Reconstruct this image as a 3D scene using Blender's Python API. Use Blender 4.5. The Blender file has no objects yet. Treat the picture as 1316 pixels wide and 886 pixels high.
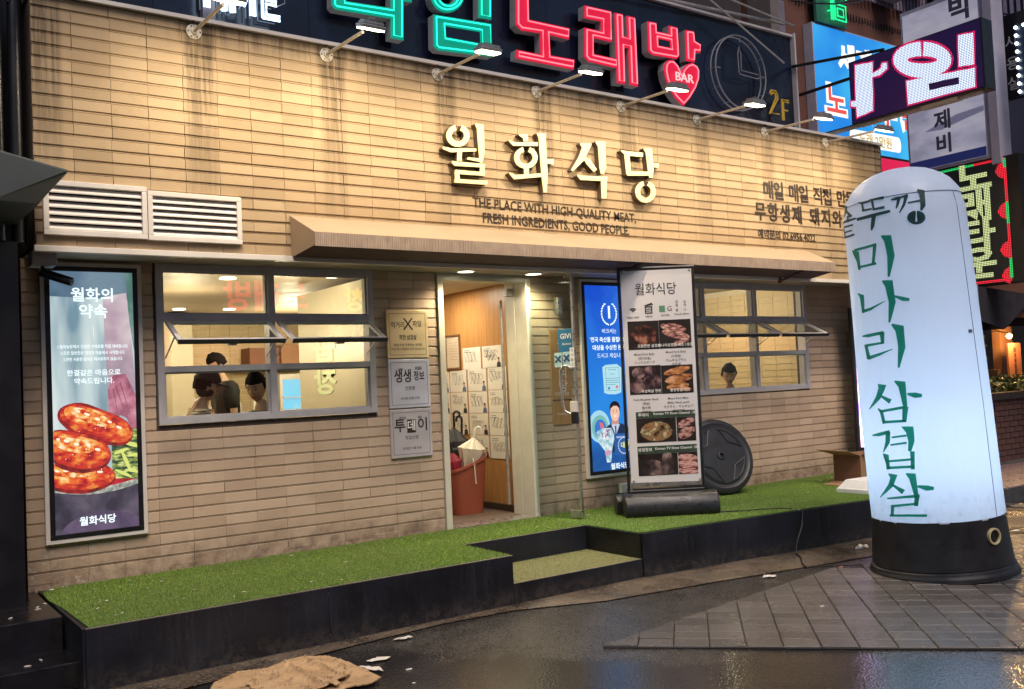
import bpy, bmesh, math, random
from mathutils import Vector, Matrix
random.seed(7)
R=math.radians
SC=bpy.context.scene
COL=SC.collection
# ------------------------------------------------------------------ camera
cd=bpy.data.cameras.new('camera'); cam=bpy.data.objects.new('camera',cd); COL.objects.link(cam)
cd.sensor_width=36.0; cd.lens=33.527; cd.clip_start=.05; cd.clip_end=400
_r=Vector((0.81533266,-0.5772463,-0.04493726)); _u=Vector((0.01298267,-0.05936636,0.99815184)); _f=Vector((0.57884722,0.8144092,0.04090913))
mw=Matrix((( _r.x,_u.x,-_f.x,-1.0028),(_r.y,_u.y,-_f.y,-6.3698),(_r.z,_u.z,-_f.z,1.5145),(0,0,0,1)))
cam.matrix_world=mw
SC.camera=cam
# ------------------------------------------------------------------ night sky and faint city glow
w=bpy.data.worlds.new('World'); SC.world=w; w.use_nodes=True
nt=w.node_tree; bg=nt.nodes['Background']
sky=nt.nodes.new('ShaderNodeTexSky'); sky.sky_type='NISHITA'; sky.sun_disc=False
SUN_EL,SUN_AZ=R(54),R(196)
sky.sun_elevation=SUN_EL; sky.sun_rotation=SUN_AZ
nt.links.new(sky.outputs[0],bg.inputs[0]); bg.inputs[1].default_value=0.065
sd=bpy.data.lights.new('sun','SUN'); sun=bpy.data.objects.new('sun',sd); COL.objects.link(sun)
sd.energy=2.5; sd.angle=R(28); sd.color=(1.0,.86,.77)
sdir=Vector((math.sin(SUN_AZ)*math.cos(SUN_EL),math.cos(SUN_AZ)*math.cos(SUN_EL),math.sin(SUN_EL)))
sun.rotation_euler=(-sdir).to_track_quat('-Z','Y').to_euler(); sun.location=sdir*30
SC.view_settings.view_transform='Standard'; SC.view_settings.look='None'; SC.view_settings.exposure=0; SC.view_settings.gamma=1
SC.cycles.use_denoising=True
SC.cycles.max_bounces=7; SC.cycles.diffuse_bounces=3; SC.cycles.glossy_bounces=4; SC.cycles.transmission_bounces=5; SC.cycles.transparent_max_bounces=8
SC.cycles.sample_clamp_indirect=4; SC.cycles.caustics_reflective=False; SC.cycles.caustics_refractive=False

# ------------------------------------------------------------------ helpers
def s2l(c): return tuple(((v/255)/12.92 if v<=10 else (((v/255)+.055)/1.055)**2.4) for v in c[:3])
def thing(name,label,cat,loc,group=None):
    o=bpy.data.objects.new(name,None); COL.objects.link(o); o.location=loc
    o.empty_display_size=.1
    o['label']=label; o['category']=cat
    if group: o['group']=group
    return o
def tag(o,label,cat,group=None):
    o['label']=label; o['category']=cat
    if group: o['group']=group
    return o
def org(o):
    v=Vector((0,0,0))
    while o is not None: v+=o.location; o=o.parent
    return v
class MB:
    def __init__(s): s.v=[]; s.f=[]
    def add(s,vs,fs):
        n=len(s.v); s.v+= [tuple(p) for p in vs]; s.f+=[tuple(i+n for i in f) for f in fs]; return s
    def box(s,x0,x1,y0,y1,z0,z1):
        return s.add([(x0,y0,z0),(x1,y0,z0),(x1,y1,z0),(x0,y1,z0),(x0,y0,z1),(x1,y0,z1),(x1,y1,z1),(x0,y1,z1)],
          [(0,3,2,1),(4,5,6,7),(0,1,5,4),(1,2,6,5),(2,3,7,6),(3,0,4,7)])
    def obox(s,c,ax,ay,az,hx,hy,hz):
        c=Vector(c); ax,ay,az=Vector(ax),Vector(ay),Vector(az)
        vs=[c+ax*(hx*i)+ay*(hy*j)+az*(hz*k) for k in(-1,1) for (i,j) in((-1,-1),(1,-1),(1,1),(-1,1))]
        return s.add(vs,[(0,3,2,1),(4,5,6,7),(0,1,5,4),(1,2,6,5),(2,3,7,6),(3,0,4,7)])
    def quad(s,a,b,c,d): return s.add([a,b,c,d],[(0,1,2,3)])
    def tube(s,pts,r,n=8,cap=True):
        pts=[Vector(p) for p in pts]; m=len(pts); rs=r if isinstance(r,(list,tuple)) else [r]*m
        base=len(s.v); up=None; vs=[]
        for i,p in enumerate(pts):
            d=(pts[min(i+1,m-1)]-pts[max(i-1,0)]).normalized()
            if up is None:
                up=Vector((0,0,1)) if abs(d.z)<.9 else Vector((1,0,0))
            a=(up-d*up.dot(d)).normalized(); b=d.cross(a); up=a
            for k in range(n):
                t=2*math.pi*k/n; vs.append(p+(a*math.cos(t)+b*math.sin(t))*rs[i])
        fs=[]
        for i in range(m-1):
            for k in range(n):
                fs.append((i*n+k,i*n+(k+1)%n,(i+1)*n+(k+1)%n,(i+1)*n+k))
        if cap: fs.append(tuple(range(n))[::-1]); fs.append(tuple((m-1)*n+k for k in range(n)))
        return s.add(vs,fs)
    def lathe(s,c,prof,n=24,axis=(0,0,1),cap=True):
        c=Vector(c); ax=Vector(axis).normalized(); t=Vector((1,0,0)) if abs(ax.x)<.9 else Vector((0,1,0))
        a=(t-ax*t.dot(ax)).normalized(); b=ax.cross(a); vs=[]
        for h,r in prof:
            for k in range(n):
                q=2*math.pi*k/n; vs.append(c+ax*h+(a*math.cos(q)+b*math.sin(q))*max(r,1e-4))
        fs=[(i*n+k,i*n+(k+1)%n,(i+1)*n+(k+1)%n,(i+1)*n+k) for i in range(len(prof)-1) for k in range(n)]
        if cap: fs.append(tuple(range(n))[::-1]); fs.append(tuple((len(prof)-1)*n+k for k in range(n)))
        return s.add(vs,fs)
    def prism(s,poly,fn,d0,d1):
        """poly: 2D outline; fn(u,v,d)->3D; extruded from depth d0 (back) to d1 (front)"""
        n=len(poly); vs=[fn(u,v,d0) for u,v in poly]+[fn(u,v,d1) for u,v in poly]
        return s.add(vs,[tuple(range(n)),tuple(range(n,2*n))[::-1]]+[(i,i+n,(i+1)%n+n,(i+1)%n) for i in range(n)])
    def build(s,name,mat,parent=None,smooth=False,bevel=0,fix=True,**kw):
        me=bpy.data.meshes.new(name); o0=org(parent) if parent else Vector((0,0,0))
        me.from_pydata([(p[0]-o0.x,p[1]-o0.y,p[2]-o0.z) for p in s.v],[],s.f)
        if fix:
            bm=bmesh.new(); bm.from_mesh(me); bmesh.ops.recalc_face_normals(bm,faces=bm.faces); bm.to_mesh(me); bm.free()
        me.materials.append(mat)
        if smooth:
            me.polygons.foreach_set('use_smooth',[True]*len(me.polygons))
            try: me.set_sharp_from_angle(angle=R(38))
            except Exception: pass
        o=bpy.data.objects.new(name,me); COL.objects.link(o)
        if parent: o.parent=parent
        if bevel:
            b=o.modifiers.new('bevel','BEVEL'); b.width=bevel; b.segments=2; b.limit_method='ANGLE'
        for k,v in kw.items(): o[k]=v
        return o
def copy_tree(o,parent=None,root=True):
    c=o.copy(); COL.objects.link(c); c.parent=parent
    for ch in list(o.children): copy_tree(ch,c,False)
    return c
XZ=lambda y:(lambda u,v,d:(u,y-d,v))
YZ=lambda x:(lambda u,v,d:(x-d,u,v))
def earcut(poly,fn,d): # face only, triangulated by bmesh later
    return [fn(u,v,d) for u,v in poly]
_tc={}
def text_mesh(body,size,extrude=0.0,bold=0.0,align='CENTER',res=2,space=1.0):
    key=(body,size,extrude,bold,align,res,space)
    if key in _tc: return _tc[key]
    c=bpy.data.curves.new('lettering','FONT'); c.body=body; c.size=size; c.extrude=extrude; c.offset=bold*size; c.align_x=align; c.align_y='CENTER'
    c.resolution_u=res; c.space_character=space
    o=bpy.data.objects.new('lettering',c); COL.objects.link(o)
    bpy.context.view_layer.update()
    me=bpy.data.meshes.new_from_object(o.evaluated_get(bpy.context.evaluated_depsgraph_get()))
    bpy.data.objects.remove(o); bpy.data.curves.remove(c)
    _tc[key]=me
    return me
def text(body,size,pos,right,up,mat,parent,extrude=0.0,bold=0.0,align='CENTER',name='lettering',sx=1.0,space=1.0,width=None,shear=0,**kw):
    me=text_mesh(body,size,extrude,bold,align,2,space)
    vs=[v.co.copy() for v in me.vertices]
    if width:
        xs=[v.x for v in vs]; sx=width/max(1e-6,max(xs)-min(xs))
    r=Vector(right).normalized(); u=Vector(up).normalized(); n=r.cross(u); p=Vector(pos)
    mb=MB(); mb.add([p+r*((v.x+v.y*shear)*sx)+u*v.y+n*v.z for v in vs],[tuple(f.vertices) for f in me.polygons])
    return mb.build(name,mat,parent,fix=False,**kw)
# ------------------------------------------------------------------ materials
_mc={}
def mat(name,col=(.5,.5,.5),rough=.6,metal=0,var=.12,scale=8,bump=0,bscale=60,emis=None,es=1.0,trans=0,alpha=1,spec=.5,coat=0,var2=0,dirt=0):
    if name in _mc: return _mc[name]
    m=bpy.data.materials.new(name); m.use_nodes=True; nt=m.node_tree; b=nt.nodes['Principled BSDF']; L=nt.links.new
    b.inputs['Base Color'].default_value=(*col,1); b.inputs['Roughness'].default_value=rough; b.inputs['Metallic'].default_value=metal
    b.inputs['Specular IOR Level'].default_value=spec
    if coat: b.inputs['Coat Weight'].default_value=coat
    if trans: b.inputs['Transmission Weight'].default_value=trans
    if alpha<1: b.inputs['Alpha'].default_value=alpha
    tc=nt.nodes.new('ShaderNodeTexCoord')
    if var:
        n=nt.nodes.new('ShaderNodeTexNoise'); n.inputs['Scale'].default_value=scale; n.inputs['Detail'].default_value=5; L(tc.outputs['Object'],n.inputs['Vector'])
        mr=nt.nodes.new('ShaderNodeMapRange'); mr.inputs[1].default_value=.25; mr.inputs[2].default_value=.75; mr.inputs[3].default_value=1-var; mr.inputs[4].default_value=1+var
        L(n.outputs[0],mr.inputs[0])
        mx=nt.nodes.new('ShaderNodeVectorMath'); mx.operation='SCALE'; mx.inputs[0].default_value=col; L(mr.outputs[0],mx.inputs['Scale'])
        L(mx.outputs[0],b.inputs['Base Color'])
        mr2=nt.nodes.new('ShaderNodeMapRange'); mr2.inputs[1].default_value=.3; mr2.inputs[2].default_value=.7; mr2.inputs[3].default_value=max(0,rough-.08); mr2.inputs[4].default_value=min(1,rough+.1)
        L(n.outputs[0],mr2.inputs[0]); L(mr2.outputs[0],b.inputs['Roughness'])
    if bump:
        n2=nt.nodes.new('ShaderNodeTexNoise'); n2.inputs['Scale'].default_value=bscale; n2.inputs['Detail'].default_value=4; L(tc.outputs['Object'],n2.inputs['Vector'])
        bp=nt.nodes.new('ShaderNodeBump'); bp.inputs['Strength'].default_value=bump; bp.inputs['Distance'].default_value=.01; L(n2.outputs[0],bp.inputs['Height']); L(bp.outputs[0],b.inputs['Normal'])
    if emis is not None:
        b.inputs['Emission Color'].default_value=(*emis,1); b.inputs['Emission Strength'].default_value=es
    _mc[name]=m; return m
def glow(name,rgb,es=1.0,base=None):
    c=s2l(rgb); return mat(name,tuple(v*.3 for v in c) if base is None else base,.4,var=0,emis=c,es=es)
def nodes(m): return m.node_tree.nodes,m.node_tree.links.new
def mixrgb(nt,fac,a,b,mode='MIX'):
    n=nt.nodes.new('ShaderNodeMix'); n.data_type='RGBA'; n.blend_type=mode; n.clamp_factor=True
    for s,v in ((0,fac),(6,a),(7,b)):
        if hasattr(v,'type') and hasattr(v,'is_linked'): nt.links.new(v,n.inputs[s])
        else: n.inputs[s].default_value=v if s==0 else (*v,1)
    return n.outputs[2]
def mth(nt,op,a,b=None,c=None):
    n=nt.nodes.new('ShaderNodeMath'); n.operation=op
    for i,v in enumerate((a,b,c)):
        if v is None: continue
        if isinstance(v,(int,float)): n.inputs[i].default_value=v
        else: nt.links.new(v,n.inputs[i])
    return n.outputs[0]
def noise(nt,vec,scale,detail=4,rough=.5):
    n=nt.nodes.new('ShaderNodeTexNoise'); n.inputs['Scale'].default_value=scale; n.inputs['Detail'].default_value=detail; n.inputs['Roughness'].default_value=rough
    if vec is not None: nt.links.new(vec,n.inputs['Vector'])
    return n.outputs[0]
def ramp(nt,fac,a,b,lo=0.,hi=1.):
    n=nt.nodes.new('ShaderNodeMapRange'); n.interpolation_type='SMOOTHSTEP'
    n.inputs[1].default_value=a; n.inputs[2].default_value=b; n.inputs[3].default_value=lo; n.inputs[4].default_value=hi
    nt.links.new(fac,n.inputs[0]); return n.outputs[0]

def brick_material(name,c1,c2,upper,stain=True):
    m=bpy.data.materials.new(name); m.use_nodes=True; nt=m.node_tree; b=nt.nodes['Principled BSDF']
    geo=nt.nodes.new('ShaderNodeNewGeometry'); sep=nt.nodes.new('ShaderNodeSeparateXYZ'); nt.links.new(geo.outputs['Position'],sep.inputs[0])
    X,Y,Z=sep.outputs
    cx=nt.nodes.new('ShaderNodeCombineXYZ')
    offx=0 if upper else .1136
    ix=mth(nt,'FLOOR',mth(nt,'DIVIDE',mth(nt,'SUBTRACT',X,offx),.23)); iz=mth(nt,'FLOOR',mth(nt,'DIVIDE',mth(nt,'SUBTRACT',3.97,Z),.0787))
    nt.links.new(ix,cx.inputs[0]); nt.links.new(iz,cx.inputs[1])
    wn=nt.nodes.new('ShaderNodeTexWhiteNoise'); nt.links.new(cx.outputs[0],wn.inputs[0])
    base=mixrgb(nt,wn.outputs[0],c1,c2)
    n1=noise(nt,geo.outputs['Position'],2.2,4); n2=noise(nt,geo.outputs['Position'],90,5,.7); n3=noise(nt,geo.outputs['Position'],9,5,.65)
    base=mixrgb(nt,ramp(nt,n1,.4,.75,0,.30),base,tuple(v*.72 for v in c1))
    base=mixrgb(nt,ramp(nt,n3,.5,.8,0,.25),base,(.24,.16,.10))
    base=mixrgb(nt,ramp(nt,n2,.55,.85,0,.35),base,tuple(v*.6 for v in c1))
    base=mixrgb(nt,ramp(nt,n2,.18,.28,.5,0),base,(.8,.72,.6))
    if stain and upper:
        # water runs under each lamp mount
        q=mth(nt,'DIVIDE',mth(nt,'SUBTRACT',X,1.04),.972); fr=mth(nt,'SUBTRACT',q,mth(nt,'ROUND',q))
        d=mth(nt,'ABSOLUTE',mth(nt,'MULTIPLY',fr,.972))
        mask=ramp(nt,d,.07,.125,1,0)
        mp=nt.nodes.new('ShaderNodeMapping'); mp.inputs['Scale'].default_value=(34,1,1.6); nt.links.new(geo.outputs['Position'],mp.inputs[0])
        st=noise(nt,mp.outputs[0],1,5,.7); st=ramp(nt,st,.40,.56)
        mp2=nt.nodes.new('ShaderNodeMapping'); mp2.inputs['Scale'].default_value=(6,1,1); nt.links.new(geo.outputs['Position'],mp2.inputs[0])
        # heavier at the top edge
        top=ramp(nt,Z,2.6,3.95,.25,1)
        lft=ramp(nt,X,1.0,7.5,1,.65)
        f=mth(nt,'MULTIPLY',mth(nt,'MULTIPLY',mask,mth(nt,'MULTIPLY_ADD',st,.62,.38)),mth(nt,'MULTIPLY',top,lft))
        joint=ramp(nt,mth(nt,'FRACT',mth(nt,'DIVIDE',mth(nt,'SUBTRACT',3.97,Z),.0787)),.72,1,0,1)
        f=mth(nt,'MULTIPLY',f,mth(nt,'MULTIPLY_ADD',joint,.35,.65))
        base=mixrgb(nt,f,base,(.050,.033,.018))
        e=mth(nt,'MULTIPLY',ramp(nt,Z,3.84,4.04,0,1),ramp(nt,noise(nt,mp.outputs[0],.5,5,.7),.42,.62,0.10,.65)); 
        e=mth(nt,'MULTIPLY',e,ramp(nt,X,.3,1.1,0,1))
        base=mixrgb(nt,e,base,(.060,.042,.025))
    if not upper:
        e=mth(nt,'MULTIPLY',ramp(nt,Z,.33,.62,1,0),ramp(nt,n3,.35,.7,0.3,1)); 
        base=mixrgb(nt,mth(nt,'MULTIPLY',e,.8),base,(.10,.065,.045))
        # salt bloom near the left foot
        e2=mth(nt,'MULTIPLY',mth(nt,'MULTIPLY',ramp(nt,Z,.6,.75,1,0),ramp(nt,X,.25,.6,1,0)),ramp(nt,noise(nt,geo.outputs['Position'],30,5,.7),.58,.64,0,.6))
        base=mixrgb(nt,e2,base,(.6,.55,.5))
    nt.links.new(base,b.inputs['Base Color']); b.inputs['Roughness'].default_value=.62; b.inputs['Specular IOR Level'].default_value=.35
    bp=nt.nodes.new('ShaderNodeBump'); bp.inputs['Strength'].default_value=.35; bp.inputs['Distance'].default_value=.003
    nt.links.new(n2,bp.inputs['Height']); nt.links.new(bp.outputs[0],b.inputs['Normal'])
    return m
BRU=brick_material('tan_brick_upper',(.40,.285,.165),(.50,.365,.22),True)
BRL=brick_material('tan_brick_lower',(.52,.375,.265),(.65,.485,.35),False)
BRI=brick_material('tan_brick_inside',(.55,.42,.24),(.62,.48,.30),False,False)
GROUT=mat('grout',(.085,.062,.048),.9,var=.3,scale=30)
WHITEM=mat('white_painted_metal',(.72,.67,.62),.45,var=.08,scale=6,bump=.05)
FRAMEM=mat('grey_aluminium_frame',(.50,.475,.50),.45,metal=.05,var=.08,scale=12,bump=.04)
FRAMED=mat('dark_rubber',(.03,.03,.03),.6,var=.1)
BLACKM=mat('black_frame',(.010,.010,.012),.35,var=.2,scale=10)
GRASSY=0
GLASS=mat('window_glass',(.9,.95,.93),.02,var=0,alpha=1)
def glass_mat():
    m=GLASS; nt=m.node_tree; b=nt.nodes['Principled BSDF']; out=[n for n in nt.nodes if n.type=='OUTPUT_MATERIAL'][0]
    t=nt.nodes.new('ShaderNodeBsdfTransparent'); t.inputs[0].default_value=(.90,.94,.92,1)
    g=nt.nodes.new('ShaderNodeBsdfGlossy'); g.inputs['Roughness'].default_value=.015; g.inputs[0].default_value=(.9,.95,1,1)
    fr=nt.nodes.new('ShaderNodeFresnel'); fr.inputs[0].default_value=1.5
    mx=nt.nodes.new('ShaderNodeMixShader'); ge=nt.nodes.new('ShaderNodeNewGeometry'); nt.links.new(mth(nt,'MULTIPLY',mth(nt,'MULTIPLY',fr.outputs[0],1.5),mth(nt,'SUBTRACT',1.0,ge.outputs['Backfacing'])),mx.inputs[0]); nt.links.new(t.outputs[0],mx.inputs[1]); nt.links.new(g.outputs[0],mx.inputs[2]); nt.links.new(mx.outputs[0],out.inputs[0])
glass_mat()
ALU=mat('brushed_aluminium',(.55,.53,.50),.3,metal=.9,var=.1,scale=20)
STEEL=mat('dull_galvanised_steel',(.42,.40,.38),.5,metal=.7,var=.2,scale=30,bump=.1)
CREAM=mat('cream_render',(.62,.56,.44),.7,var=.1)
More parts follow.
